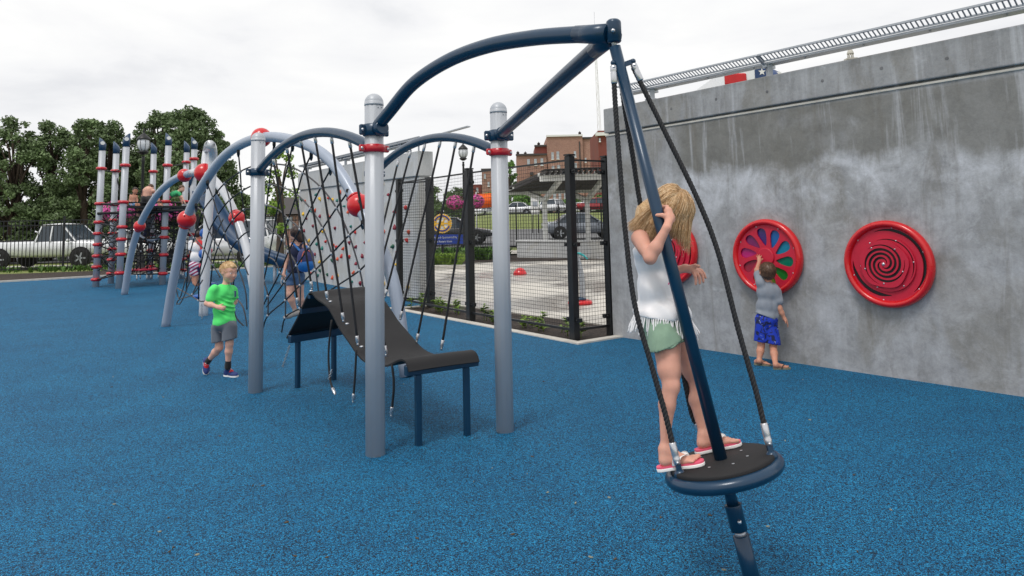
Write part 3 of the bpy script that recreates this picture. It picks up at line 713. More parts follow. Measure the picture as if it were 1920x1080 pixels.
# loose rope ends below the belt
for pts in (((668, 655), (666, 700), (662, 753)), ((735, 683), (738.5, 724), (733.5, 779)), ((622, 600), (616, 660), (619, 712), (628, 739))):
    q = [VP(x, y, *e1) for x, y in pts]; rope(ramp, q, .0085, ends=(0, 1), name='hanging_rope')
def chain(parent, a, b, nl, r=.008, sag=.02, mt=None):
    mb = MB(); 
    for i in range(nl):
        u = (i+.5)/nl; c = V(a).lerp(V(b), u)+V((0, 0, -sag*math.sin(u*3.14))); d = (V(b)-V(a)).normalized()
        s = V((1, 0, 0)) if i % 2 else V((0, 1, 0)); s = (s-d*s.dot(d)).normalized()
        mb.torus(c, r, r*.3, s.cross(d), 10, 5)
    return obj('chain', mb, mt or M['steel'], parent)
chain(ramp, VP(543, 648, *e1), VP(530, 688, *e1), 12, .010, 0); chain(ramp, VP(622, 693, *e1), VP(617, 712, *e1), 6, .010, 0)

# ================================================================ standing spinner
dc = P(1352, 861, 3.05)            # centre of the standing disc
hubb = piv-Z*.055
axis = (hubb-dc).normalized()
spin = thing('standing_spinner', 'navy spinner pole with round rubber standing disc and three black ropes', 'spinner', dc)
sX = (V((1, 0, 0))-axis*axis.x).normalized(); sY = axis.cross(sX)
RD = .238
mb = MB(); mb.torus(dc-axis*.042, RD-.02, .027, axis, 72, 16); obj('disc_rim', mb, M['navy'], spin)
mb = MB(); mb.lathe(dc-axis*.03, [(.001, 0), (RD-.022, 0), (RD-.022, .026), (RD-.026, .032), (.001, .032)], 72, axis); dk = obj('standing_disc', mb, M['belt'], spin)
for i in range(7):
    a = i*6.283/7+.4; mb = MB(); p = dc+(sX*math.cos(a)+sY*math.sin(a))*.11+axis*.0035; mb.lathe(p, [(.006, 0), (.006, .001)], 10, axis); obj('disc_rivet', mb, M['steel'], dk)
mb = MB(); mb.tube([hubb+axis*-.01, dc-axis*.0], .0265, 28); obj('pole', mb, M['navy'], spin)
mb = MB(); mb.cyl(hubb+axis*.035, hubb-axis*.02, .012, 16); obj('pivot_pin', mb, M['steel'], spin)
# underside: stem, knuckle, lower tube into the ground
und = lambda x, y: dc-axis*((V((0, 0, 0))).length) 
def along(x, y):
    """point of the spinner's axis whose image row is y"""
    lo, hi = -.2, .8
    for _ in range(40):
        m_ = (lo+hi)/2; q = dc-axis*m_-CAM; yy = PY-F*q.dot(_u)/q.dot(_f)
        if yy < y: lo = m_
        else: hi = m_
    return dc-axis*lo
gnd_len = dc.z/axis.z+.02
mb = MB(); mb.tube([dc-axis*.03, along(0, 955)], .024, 24); obj('lower_stem', mb, M['navy'], spin)
s1_, s2_ = along(0, 945), along(0, 995)
mb = MB(); mb.lathe(s1_, [(.024, -.0), (.0335, .001), (.034, .004), (.034, (s2_-s1_).length-.002), (.028, (s2_-s1_).length)], 32, -axis); kn = obj('knuckle', mb, M['navy'], spin)
mb = MB(); md_ = s1_.lerp(s2_, .55); mb.ball(md_+V((.002, -.034, 0)), .009, 12, 6, V((0, 1, 0))); obj('bolt', mb, M['ferr'], kn)
mb = MB(); mb.tube([s2_, along(0, 1006)], .023, 20); obj('bearing_gap', mb, M['steel'], spin)
s3_ = along(0, 1003); s4_ = dc-axis*gnd_len
mb = MB(); mb.lathe(s3_, [(.028, 0), (.033, .002), (.033, (s4_-s3_).length)], 32, -axis); obj('ground_tube', mb, M['navy'], spin)
# twisted ropes
def twisted(parent, pts, r=.0115):
    sp_ = spline(pts, 40); n_ = 3; mb = MB(); k = len(sp_)
    acc = 0
    cs = [[] for _ in range(n_)]
    for i in range(k):
        t_ = (sp_[min(i+1, k-1)]-sp_[max(i-1, 0)]).normalized(); 
        if i: acc += (sp_[i]-sp_[i-1]).length
        a0 = (V((0, 1, 0))-t_*t_.y).normalized(); b0 = t_.cross(a0)
        for j in range(n_):
            an = acc/.052*6.283+j*6.283/n_; cs[j].append(sp_[i]+(a0*math.cos(an)+b0*math.sin(an))*r*.42)
    for j in range(n_): mb.tube(cs[j], r*.66, 7)
    return obj('rope', mb, M['rope'], parent)
tb = hubb-axis*.105
def onrim(x, y): return PL(x, y, dc, axis)
rimpts = []
for (bx, by) in ((1274, 886), (1446, 851)):
    rimpts.append(onrim(bx, by))
# third point opposite
r3 = dc*3-rimpts[0]-rimpts[1]; r3 = dc+(r3-dc).normalized()*(RD-.02)
rimpts.append(r3)
brk = [P(1150, 118, piv.y-.02), P(1187, 115, piv.y-.0), P(1163, 128, piv.y+.06)]
mids = [[(1154, 200), (1162, 310), (1172, 430), (1190, 570), (1223, 690), (1247, 775)], [(1216, 185), (1258, 270), (1310, 378), (1347, 475), (1385, 620), (1418, 735)], [(1171, 200), (1186, 290), (1203, 395), (1240, 560), (1278, 690), (1297, 775)]]
for bk, rp, md2 in zip(brk, rimpts, mids):
    mb = MB(); mb.bar(tb+(bk-tb)*.2, bk, .012, .022, up=axis); mb.ball(bk, .013, 12, 8); obj('rope_bracket', mb, M['navy'], spin)
    pts = [bk-Z*.03]
    ylo, yhi = bk.z, rp.z
    for (x, y) in md2:
        u = (y-120)/(870-120.); pts.append(P(x, y, bk.y+(rp.y-bk.y)*u))
    upv = (pts[-1]-rp).normalized(); pts.append(rp+upv*.10)
    ro = twisted(spin, pts)
    for (e, f_) in ((pts[0]+Z*.02, pts[1]), (rp+upv*.03, pts[-1])):
        d = (f_-e).normalized(); mb = MB(); Lf = .085
        mb.lathe(e, [(.010, 0), (.0155, .006), (.0155, .028), (.0135, .032), (.015, .04), (.015, Lf), (.0125, Lf+.004)], 18, d)
        mb.ball(e+V((0, -.012, 0))+d*.012, .007, 10, 6, V((0, 1, 0))); obj('ferrule', mb, M['ferr'], ro)
    mb = MB(); mb.bar(rp-axis*.015, rp+upv*.04, .022, .022, up=sX); mb.ball(rp-axis*.01, .024, 14, 8); obj('rim_lug', mb, M['navy'], spin)

# ================================================================ dome net
F1, F2 = G(310, 612), G(762, 706)
dome = thing('net_dome', 'grey pipe dome climber with red ball joints and a black rope net', 'net climber', F1)
AP = [(310, 612), (328, 510), (350, 411), (385, 340), (430, 285), (490, 258), (560, 266), (620, 302), (673, 385), (735, 520), (762, 706)]
a1 = [VP(x, y, F1, F2) for x, y in AP]; a1[0] = F1-Z*.03
# make it symmetric in height about its middle for a true bent pipe
sp1 = spline(a1, 8)
mb = MB(); mb.tube(sp1, .066, 24); obj('dome_arch', mb, M['arch_grey'], dome)
def balljoint(p, r, d, par=dome):
    mb = MB(); mb.ball(p, r, 32, 18, d); mb.lathe(p-d*(r+.006), [(.07, 0), (.085, .012), (.085, .03)], 28, d)
    o = obj('ball_joint', mb, M['redpl'], par); return o
for (x, y, r) in ((350, 411, .135), (490, 258, .13), (673, 385, .13)):
    p = VP(x, y, F1, F2); i = min(range(len(sp1)), key=lambda k_: (sp1[k_]-p).length); d = (sp1[min(i+1, len(sp1)-1)]-sp1[i-1]).normalized(); balljoint(p, r, d)
    mb = MB(); c_ = p+V((.02, -r*.93, r*.30)); mb.box(c_, (.05, .01, .012), d, bev=.003); obj('slot', mb, M['blackpl'], dome)
# second arch crossing behind
F3 = G(233, 552); F4 = G(484, 592)
arch2 = [(233, 552), (245, 480), (262, 423), (290, 372), (318, 343), (347, 328), (384, 324), (418, 358), (444, 410), (463, 470), (474, 530), (484, 592)]
a2 = []
for i, (x, y) in enumerate(arch2): a2.append(VP(x, y, F3, F4))
a2[0] -= Z*.03; a2[-1] = F4-Z*.03
sp2 = spline(a2, 8)
# keep pipe radius real
mb = MB(); cut = 5*8+4; mb.tube(sp2[:cut], .075, 22); obj('dome_arch', mb, M['arch_grey'], dome)
mb = MB(); mb.tube(sp2[cut-1:], .075, 22); obj('dome_arch', mb, M['arch_white'], dome)
for (x, y, r) in ((262, 424, .13), (346, 329, .14), (383, 324, .19), (444, 409, .145)):
    p = VP(x, y, F3, F4); i = min(range(len(sp2)), key=lambda k_: (sp2[k_]-p).length); d = (sp2[min(i+1, len(sp2)-1)]-sp2[i-1]).normalized(); balljoint(p, r, d)
# third arch seen end on
F5 = G(381, 592); Y5 = F5.y
p_top = P(395, 266, Y5+.2)
yb_ = VP(383, 324, F3, F4).y
a3 = [F5-Z*.03, P(386, 500, Y5), P(391, 400, Y5+.05), P(397, 335, Y5+.1), P(399, 296, Y5+.1), P(398, 278, Y5-.1), P(393, 271, Y5-.5), P(388, 280, yb_+.5), P(385, 300, yb_+.2), P(383, 324, yb_)]
mb = MB(); mb.tube(spline(a3, 8), .075, 20); obj('dome_arch', mb, M['arch_white'], dome)
# net: knots are found on a sheet that hangs from the first arch and leans back
nF = (F2-F1).cross(Z).normalized(); nF = nF if nF.y > 0 else -nF      # points away from the camera
tn = (nF+Z*.30).normalized(); tp = (F1+F2)/2+Z*2.55
def K(x, y):
    a = PL(x, y, tp, tn); b = VP(x, y, F1, F2)
    return a
D_ = [
 [(583.5, 290), (568, 324), (556.4, 364.5), (541, 410), (529, 449), (517, 490)],
 [(619.5, 317.7), (601.6, 351.3), (582, 391), (562.5, 429.7), (541, 471.5), (525, 511), (502.4, 555), (480, 600)],
 [(652, 360.5), (631, 390), (605, 427.7), (580, 463.3), (556, 498), (534, 528), (500, 575)],
 [(680, 419.5), (654.6, 441), (622, 475.5), (591.4, 506), (563, 534.5), (535.4, 563), (502.4, 591.6), (492, 619)],
 [(699, 480), (674.5, 507), (634, 534.5), (600, 556), (562.5, 578), (535, 595.6), (527, 629)],
 [(514, 267), (504.5, 346), (500, 384), (495, 428), (488, 470)],
 [(548.6, 273.5), (529.7, 352), (520, 393), (513, 434), (504, 481), (494, 526), (480, 560)],
 [(447, 300-14), (450.4, 322), (452.8, 359), (457.4, 392.6), (464, 426)],
 [(517, 313), (490, 306), (469.5, 313), (450.4, 322), (421.3, 343.5), (399, 370.4), (379.6, 398), (364, 446), (353.7, 490.7), (349, 546)],
 [(504.5, 346), (486, 345), (468.5, 350), (452.8, 359), (430.6, 375), (409, 402), (392.6, 433), (383, 468), (374, 515.7), (372, 563)],
 [(499.8, 384), (467.6, 391.7), (457.4, 392.6), (437, 412), (421.3, 437), (409, 463), (399, 496), (394.5, 535)],
 [(496, 427), (464, 435), (446, 450), (433, 468.5), (424, 500)],
 [(494, 455), (465.7, 480.5), (446, 507), (438, 530), (439, 578), (444.5, 598), (464, 616.7), (480, 628), (492, 640), (527, 629), (547, 626)]]
Gy = [
 [(505, 305), (517.7, 307.5), (538, 310.6), (568, 324), (601.6, 351.3), (631, 390), (654.6, 441), (674.5, 507), (681, 540)],
 [(503.4, 344), (529.5, 351), (556.4, 364.5), (582, 391), (605, 427.7), (622, 475.5), (634, 534.5), (640, 556)],
 [(499.8, 384.3), (521, 392), (541, 410), (562.5, 429.7), (580, 463.3), (591.4, 506), (597, 545)],
 [(496, 427), (512.6, 435), (529, 449), (541, 471.5), (556, 498), (563, 534.5), (562.5, 578)],
 [(504, 481.6), (516.6, 490.7), (525, 511), (534, 528), (535.4, 563), (535, 595.6)],
 [(490, 520), (494, 526), (502.4, 555), (502.4, 591.6)],
 [(389, 344.5), (399, 370.4), (409, 402), (421.3, 437), (433, 468.5), (443.5, 492.6), (459.6, 542.6), (463, 580)],
 [(421.3, 343.5), (430.6, 375), (437, 412), (446, 450), (452, 480), (465.7, 516)],
 [(368.5, 387), (379.6, 398), (392.6, 433), (409, 463), (422, 485), (440, 550), (456.5, 578), (464, 617)],
 [(350, 429.6), (364, 446), (383, 468), (399, 496), (413, 520)],
 [(324, 536), (350, 550), (372, 563), (379.6, 565), (400, 560), (424, 545)],
 [(331.5, 568.5), (337, 561), (361, 552), (380, 525)], [(328, 526), (336, 560), (349, 520)], [(359, 520), (340, 566), (331, 570)],
 [(401, 439), (392, 470), (383, 500), (361, 552)], [(418.5, 411), (405, 440), (401, 470)]]
knots = {}
for Ls, mt, r in ((D_, M['rope'], .0105), (Gy, M['ropeg'], .0105)):
    for pl in Ls:
        q = [K(*p) for p in pl]; rope(dome, q, r, mt, ends=(0, 0), name='net_rope', smooth_n=4)
        for p in pl: knots.setdefault((round(p[0]), round(p[1])), []).append(p)
nk = 0
for key, ps in knots.items():
    if len(ps) > 1 and nk < 96:
        p = K(*ps[0]); mb = MB(); mb.ball(p, .023, 10, 6, Z, (1, 1, .9)); obj('rope_connector', mb, M['conn'], dome); nk += 1
# rope sockets under the arch
for (x, y) in ((583.5, 290), (619.5, 317.7), (652, 360.5), (514, 267), (548.6, 273.5), (447, 284), (389, 344), (368, 387), (680, 419)):
    a = VP(x, y, F1, F2); b = K(x, y+10); mb = MB(); mb.tube([a+(a-b)*.3, a.lerp(b, .5), b], [.022, .022, .012], 10); obj('rope_socket', mb, M['blackpl'], dome)
chain(dome, K(378, 570), K(379, 612), 16, .014, 0)
chain(dome, K(378, 612), K(388, 617), 5, .014, .01)
# ================================================================ ball climber that hangs inside the dome
bc = VP(383, 500, F3, F4); by_ = bc.y
ball = thing('ball_climber', 'hanging rope strung with blue, red and white balls and blue foot pods', 'ball climber', P(383, 592, by_))
mb = MB(); mb.tube([P(391, 345, by_), P(387, 420, by_), P(385, 500, by_), P(383, 545, by_)], .022, 12); obj('centre_rope', mb, M['rope'], ball)
mb = MB(); mb.tube([P(381, 592, by_+.4)-Z*.0, P(383, 545, by_+.4)], .085, 20); obj('stub_post', mb, M['silver'], ball)
M['bluepl'] = mat('blue_plastic', srgb(22, 88, 170), .35, 0, .06, 4, 0, 60, .3); M['pinkpl'] = mat('rose_plastic', srgb(206, 34, 72), .35, 0, .06, 4, 0, 60, .3); M['greypl'] = mat('pale_grey_plastic', srgb(186, 190, 196), .4)
for (x, y, rp, mt, dy) in ((384, 437, 9.5, 'bluepl', .3), (388, 441, 8, 'greypl', 0), (382, 476, 9.3, 'bluepl', -.1), (387, 491, 9, 'pinkpl', .1), (379, 499, 6, 'pinkpl', .2), (387, 502, 6, 'pinkpl', .15), (393, 470, 5.5, 'pinkpl', .4), (383, 512, 9, 'greypl', -.1)):
    c = P(x, y, by_+dy); mb = MB(); mb.ball(c, rp*by_/F, 24, 14); obj('ball', mb, M[mt], ball)
for (x, y, wpx) in ((387, 536, 13), (375, 556, 13), (394, 534, 12)):
    c = P(x, y, by_+(.1 if y < 550 else -.2)); mb = MB(); mb.lathe(c, [(.001, -.05), (wpx*by_/F*.6, -.045), (wpx*by_/F, 0), (wpx*by_/F*.9, .03), (.03, .05), (.001, .05)], 24); obj('foot_pod', mb, M['bluepl'], ball)
# ================================================================ climbing tower on the left
tb0 = G(179.5, 538)
tower = thing('climbing_tower', 'tall silver posts with slanted navy caps, red collars and black rope nets carrying a platform', 'climbing tower', tb0)
TP = [((179.5, 538), (193, 258), [316, 382, 416.7, 438, 458.6, 480, 500.6, 524]), ((207.6, 531.6), (219, 265), [320.6, 383.6, 413, 437.6, 467, 487, 512.6]),
      ((223, 541), (238, 250), [310, 379, 425.6, 448.7, 477, 512]), ((281, 524), (289, 267), [321.6, 380, 440, 470, 500]),
      ((304, 533.6), (317, 249), [310, 378, 428, 445, 478, 513]), ((341, 523), (351, 264), [304, 378, 430, 486, 507]), ((357, 528), (365, 257), [298, 320.6, 380, 440, 480])]
tpos = []
for (b, t_, cs) in TP:
    g = G(*b); tp_ = P(t_[0], t_[1], g.y); ax = (tp_-g); Lh = ax.length; ax.normalize(); r = .083
    mb = MB(); mb.lathe(g-Z*.04, [(r, 0), (r, Lh-.30)], 20, ax); po = obj('tower_post', mb, M['silver'], tower)
    # slanted navy cap, cut at an angle
    n = 20; ra, rb_ = [], []; X = (V((1, 0, 0))-ax*ax.x).normalized(); Y = ax.cross(X); up = 1 if t_[0] < 300 and t_[0] != 219 else -1
    for j in range(n):
        a = 6.28318*j/n; d = (X*math.cos(a)+Y*math.sin(a))*(r+.006); ra.append(g+ax*(Lh-.36)+d); rb_.append(g+ax*(Lh-.10+.10*math.cos(a)*up*(1 if t_[0] not in (193, 289) else -1))+d)
    mb = MB(); mb.loft([ra, rb_]); cp = obj('slanted_cap', mb, M['slide'], po)
    if t_[0] in (193, 238, 317, 365):
        c = g+ax*(Lh-.16); to = (CAM-c); to.z = 0; to.normalize(); s = V((-to.y, to.x, 0)); mb = MB()
        mb.add([c+to*(r+.009)+(s*math.cos(a)*.055+Z*math.sin(a)*.05) for a in [6.283*i/14 for i in range(14)]], [tuple(range(14))]); obj('cap_window', mb, M['white'], cp)
    zs = []
    for y in cs:
        # height on this leaning post from the image row
        lo, hi = 0, Lh
        for _ in range(30):
            m_ = (lo+hi)/2; q = g+ax*m_-CAM; yy = PY-F*q.dot(_u)/q.dot(_f)
            if yy > y: lo = m_
            else: hi = m_
        zs.append(lo); c = g+ax*lo; mb = MB(); mb.lathe(c, [(r, -.045), (r+.025, -.04), (r+.05, -.014), (r+.05, .016), (r+.025, .04), (r, .045)], 22, ax); obj('collar', mb, M['red'], po)
    tpos.append((g, ax, zs, Lh))
def tp(i, z): return tpos[i][0]+tpos[i][1]*z
rr = random.Random(11)
def trope(a, b, sag=.02, r=.018, nm='net_rope'):
    mb = MB(); mb.tube([a, a.lerp(b, .33)-Z*sag, a.lerp(b, .66)-Z*sag, b], r, 6); return obj(nm, mb, M['rope'], tower)
for (i, j) in ((0, 1), (1, 2), (0, 2), (2, 4), (2, 3), (3, 5), (4, 6), (4, 5)):
    for z in tpos[i][2][1:]:
        z2 = min(tpos[j][2], key=lambda q: abs(q-z)); trope(tp(i, z)+V((0, -.02, 0)), tp(j, z2)+V((0, -.02, 0)))
trope(tp(1, tpos[1][2][0]), tp(1, tpos[1][2][1])+V((.3, -.1, 0)), 0); trope(tp(1, tpos[1][2][0]), tp(2, tpos[2][2][0]), .04); trope(tp(4, tpos[4][2][0]), tp(5, tpos[5][2][0]), .04); trope(tp(0, tpos[0][2][0]), tp(1, tpos[1][2][0]), .04)
zp = P(300, 386, tpos[4][0].y).z                                         # platform level
cA, cB, cC, cD = tp(2, zp), tp(4, zp), tp(5, zp), tp(3, zp)
mb = MB(); z_ = Z
mb.prism([(p.x, p.y) for p in (cA+V((.05, 0, 0)), cB+V((.9, .3, 0)), cC+V((.2, .5, 0)), cD+V((-.3, .4, 0)))], (0, 0, zp-.06), (1, 0, 0), (0, 1, 0), .05); obj('platform', mb, M['blackpl'], tower)
b0 = P(183, 400.5, tpos[0][0].y-.1); b1 = P(350, 394, tpos[4][0].y-.2); mb = MB(); mb.tube([b0, b0.lerp(b1, .5), b1], .035, 12); obj('side_beam', mb, M['blackpl'], tower)
# hanging rope cage under the platform
gx = [0, .17, .34, .5, .66, .83, 1.]
bx0 = P(237, 500, 19.6); bx1 = P(338, 500, 20.6)
top_z = zp-.05
for u in gx:
    a = bx0.lerp(bx1, u); a.z = 0
    for dy in (0, .7):
        q = [a+V((rr.uniform(-.1, .1), dy, top_z)), a+V((rr.uniform(-.12, .12), dy, 1.3)), a+V((rr.uniform(-.12, .12), dy, .25))]
        mb = MB(); mb.tube(q, .014, 6); o = obj('net_rope', mb, M['rope'], tower); mb = MB(); mb.lathe(q[-1]-Z*.12, [(.012, 0), (.02, .02), (.02, .16)], 8); obj('ferrule', mb, M['ferr'], o)
for k_ in range(7):
    z = .35+k_*.27
    for dy in (0, .7):
        q = [bx0.lerp(bx1, u)*1 for u in (0, .25, .5, .75, 1)]
        for p in q: p.z = z+rr.uniform(-.06, .06); p.y += dy
        mb = MB(); mb.tube(spline(q, 3), .013, 6); o = obj('net_rope', mb, M['rope'], tower)
        if k_ % 2 == 0:
            for p in q[1:4]: mb = MB(); mb.ball(p, .03, 8, 5); obj('rope_connector', mb, M['conn'], o)
for (i, j) in ((0, 1), (1, 2), (0, 2), (2, 4), (3, 5), (4, 6)):
    for z in (.4, 1.0, 1.5):
        trope(tp(i, z), tp(j, z+.55), .01, .012); trope(tp(i, z+.55), tp(j, z), .01, .012)
for k_ in range(22):
    u = rr.random()*.8; a = bx0.lerp(bx1, u); b = bx0.lerp(bx1, min(1, u+rr.uniform(.1, .35))); a.z = rr.uniform(.3, 1.1); b.z = a.z+rr.uniform(.5, 1.1); mb = MB(); mb.tube([a, b], .013, 6); obj('net_rope', mb, M['rope'], tower)
mb = MB(); mb.torus(P(270, 505, 20.1), .33, .028, Z, 32, 8); obj('hanging_ring', mb, M['pinkpl'], tower)
c = P(283, 398, 19.8); mb = MB(); mb.torus(c-Z*.35, .42, .04, V((0, 1, .1)), 24, 10, ref=V((1, 0, 0)), a0=0 if False else 0, a1=math.pi); obj('entry_hoop', mb, M['arch_grey'], tower)
# slide
sl_pts = [P(x, y, Y) for x, y, Y in ((372, 352, 21), (388, 366, 20.5), (405, 392, 20), (428, 425, 19.6), (458, 452, 19.3), (495, 468, 19.1), (535, 481, 19.), (562, 489, 18.9))]
ss_ = spline(sl_pts, 6); rings = []; n_ = len(ss_)
for i, p in enumerate(ss_):
    t_ = (ss_[min(i+1, n_-1)]-ss_[max(i-1, 0)]).normalized(); s = t_.cross(Z).normalized(); u_ = s.cross(t_); ro_, ri_ = .30, .265
    rings.append([p+s*math.cos(a)*ro_+u_*math.sin(a)*ro_ for a in [math.pi*(1+k_/12)+0 for k_ in range(13)]][::1]+[p+s*math.cos(a)*ri_+u_*(math.sin(a)*ri_+.0) for a in [math.pi*(1+k_/12) for k_ in range(13)]][::-1])
mb = MB(); mb.loft(rings); sl = obj('slide', mb, M['slide'], tower)
for i in range(6, n_-2, 7):
    mb = MB(); mb.loft([rings[i], [p+(ss_[i+1]-ss_[i]).normalized()*.04+(p-ss_[i]).normalized()*.012 for p in rings[i]]]); obj('joint_flange', mb, M['slide'], sl)
q = ss_[-10]; mb = MB(); mb.cyl(V((q.x, q.y, -.02)), q-Z*.28, .045, 14); obj('slide_leg', mb, M['silver'], sl)
q = ss_[4]; mb = MB(); mb.torus(q+V((-.1, .1, .35)), .33, .05, (ss_[5]-ss_[3]).normalized(), 24, 10); obj('entry_hood', mb, M['slide'], sl)

# ================================================================ iron railings
def railing(name, lab, a, b, h, pitch, post_every, base=None, r=.011):
    t = thing(name, lab, 'railing', a); d = (b-a); Lg = d.length; d.normalize(); g = lambda p: hgt(p.x, p.y) if base is None else base
    mb = MB(); s = pitch
    while s < Lg:
        p = a+d*s; z0 = g(p); mb.box(V((p.x, p.y, z0+h/2+.03)), (r*2, r*2, h-.1), d); s += pitch
    obj('pickets', mb, M['black'], t)
    for zz in (.12, h-.22, h-.04):
        mb = MB(); mb.bar(V((a.x, a.y, g(a)+zz)), V((b.x, b.y, g(b)+zz)), .035, .035); obj('rail', mb, M['black'], t)
    s = 0
    while s <= Lg:
        p = a+d*s; z0 = g(p); mb = MB(); mb.box(V((p.x, p.y, z0+h/2+.04)), (.07, .07, h+.1), d); mb.box(V((p.x, p.y, z0+h+.1)), (.09, .09, .03), d); obj('railing_post', mb, M['black'], t); s += post_every
    return t
fl0, fl1 = G(150, 507), G(548, 493); fd = (fl1-fl0).normalized()
railing('iron_railing', 'black iron picket railing behind the climbing tower, in front of the white vehicles', fl0-fd*15, fl1+fd*.6, 2.0, .13, 2.4, 0)
railing('iron_railing', 'black iron picket railing beyond the splash pad, in front of the grey sedan', V((-6, 35, 0)), V((13, 33.5, 0)), 1.95, .125, 2.05)

# ================================================================ vehicles
def paint(name, c): return mat(name, c, .22, .2, .04, 2, 0, 50, .8)
P_white, P_grey, P_dark, P_red = paint('white_car_paint', srgb(226, 228, 230)), paint('grey_car_paint', srgb(120, 126, 136)), paint('dark_car_paint', srgb(34, 36, 42)), paint('red_car_paint', srgb(140, 20, 26))
M['lampred'] = mat('red_lamp_lens', srgb(190, 16, 20), .15); M['lampw'] = mat('clear_lamp_lens', srgb(214, 218, 224), .12)
def car(name, lab, c, ang, L_, W, H, pt, kind='sedan', group=None):
    """c = ground point under the middle, ang = heading"""
    t = thing(name, lab, 'car' if kind != 'pickup' else 'pickup truck', c, group)
    X = V((math.cos(ang), math.sin(ang), 0)); Y = V((-X.y, X.x, 0)); T = lambda x, y, z: V(c)+X*x+Y*y+Z*z
    def ring(x, w, z0, z1, n=20, e=.38):
        out = []
        for k_ in range(n):
            a = 6.28318*k_/n; cx = math.copysign(abs(math.cos(a))**e, math.cos(a)); sy = math.copysign(abs(math.sin(a))**e, math.sin(a)); out.append(T(x, cx*w/2, (z0+z1)/2+sy*(z1-z0)/2))
        return out
    h = L_/2; belt = H*.62
    if kind == 'sedan': body = [(-h, .78, .35, .60), (-h+.06, .9, .27, .66), (-h*.82, .98, .22, .69), (-h*.3, 1, .2, .665), (h*.25, 1, .2, .65), (h*.62, .98, .22, .60), (h*.9, .9, .26, .52), (h, .72, .32, .46)]; cab = [(-h*.72, .80, .66), (-h*.42, .76, .95), (-h*.1, .75, 1.0), (h*.12, .76, .985), (h*.46, .82, .64)]
    elif kind == 'suv': body = [(-h, .88, .3, .62), (-h+.05, .96, .24, .66), (-h*.6, 1, .2, .64), (h*.3, 1, .2, .63), (h*.66, .98, .22, .60), (h*.93, .92, .26, .54), (h, .78, .3, .48)]; cab = [(-h*.97, .84, .64), (-h*.88, .80, .97), (-h*.3, .80, 1.0), (h*.12, .80, .985), (h*.46, .86, .62)]
    else: body = [(-h, .92, .32, .62), (-h+.04, .98, .28, .63), (-h*.2, 1, .24, .63), (h*.3, 1, .24, .64), (h*.7, .98, .26, .62), (h*.95, .93, .28, .58), (h, .82, .32, .5)]; cab = [(-h*.08, .86, .62), (-h*.02, .80, .98), (h*.2, .80, 1.0), (h*.3, .80, .98), (h*.52, .88, .62)]
    mb = MB(); mb.loft([ring(x, W*w, H*z0, H*z1) for x, w, z0, z1 in body]); bd = obj('body', mb, pt, t)
    mb = MB(); rg = []
    for x, w, z1 in cab:
        z1 = H*z1; z0 = H*.56; ww = W*w; sh = W*.93
        rg.append([T(x, -sh/2, z0), T(x, -ww/2, max(z1-.05, z0+.01)), T(x, -ww/2+.08, z1), T(x, ww/2-.08, z1), T(x, ww/2, max(z1-.05, z0+.01)), T(x, sh/2, z0)])
    mb.loft(rg); obj('cabin_glass', mb, M['glass'], t, smooth=False)
    mb = MB(); rf = []
    for x, w, z1 in cab[1:-1]:
        z1 = H*z1; ww = W*w*1.02
        rf.append([T(x, -ww/2, z1-.05), T(x, -ww/2+.07, z1+.022), T(x, 0, z1+.04), T(x, ww/2-.07, z1+.022), T(x, ww/2, z1-.05), T(x, 0, z1-.03)])
    mb.loft(rf); obj('roof', mb, pt, t)
    pill = [(cab[1][0], cab[0][0]), (cab[-2][0], cab[-1][0]), ((cab[1][0]+cab[-2][0])/2, (cab[1][0]+cab[-2][0])/2)]
    for sd_ in (-1, 1):
        for (xt, xb) in pill:
            mb = MB(); mb.bar(T(xt, sd_*W*.395, H*.95), T(xb, sd_*W*.475, H*.60), .07, .05, up=X); obj('pillar', mb, pt, t)
    wr = .34 if kind != 'pickup' else .40
    for wx in (-h*.60, h*.60):
        for sd_ in (-1, 1):
            cc = T(wx, sd_*(W/2-.08), wr); mb = MB(); mb.lathe(cc-Y*.11, [(wr*.62, 0), (wr*.9, 0), (wr, .03), (wr, .19), (wr*.9, .22), (wr*.62, .22)], 28, Y, X); wl = obj('wheel', mb, M['tyre'], t)
            mb = MB(); mb.lathe(cc+Y*sd_*.085, [(wr*.64, 0), (wr*.6, .02*sd_)], 28, Y, X)
            for q in range(5):
                a = q*1.2566; mb.bar(cc+Y*sd_*.10, cc+Y*sd_*.10+(X*math.cos(a)+Z*math.sin(a))*wr*.6, .06, .03, up=Y)
            obj('rim', mb, M['steel'], wl)
            mb = MB(); mb.lathe(T(wx, sd_*(W/2-.005), wr+.03), [(wr*1.12, -.012), (wr*1.12, .012)], 24, Y, X); obj('wheel_arch', mb, M['blackpl'], t)
    for sd_ in (-1, 1):
        mb = MB(); mb.box(T(-h+.07, sd_*W*.36, H*.54), (.12, .34, .14), X, bev=.03); obj('tail_lamp', mb, M['lampred'], t)
        mb = MB(); mb.box(T(h-.10, sd_*W*.34, H*.45), (.16, .36, .12), X, bev=.03); obj('headlight', mb, M['lampw'], t)
        mb = MB(); mb.box(T(cab[-1][0]-.25, sd_*(W/2+.08), H*.62), (.12, .16, .13), X, bev=.03); obj('wing_mirror', mb, pt, t)
    mb = MB(); mb.box(T(-h+.0, 0, H*.40), (.02, .4, .12), X); obj('number_plate', mb, M['white'], t)
    if kind == 'pickup':
        mb = MB(); mb.box(T(-h*.55, 0, H*.635), (h*.82, W*.8, .02), X); obj('load_bed', mb, M['blackpl'], t)
    return t
def onh(x, y, Y): p = P(x, y, Y); p.z = hgt(p.x, p.y); return p
c = onh(1092, 447, 41); car('parked_car', 'grey sedan parked across the street beyond the black railings', c, .06, 4.6, 1.8, 1.45, P_grey)
c = onh(850, 447, 38.5); car('parked_car', 'dark sedan parked behind the round emblem sign', c, -.04, 4.5, 1.8, 1.42, P_dark)
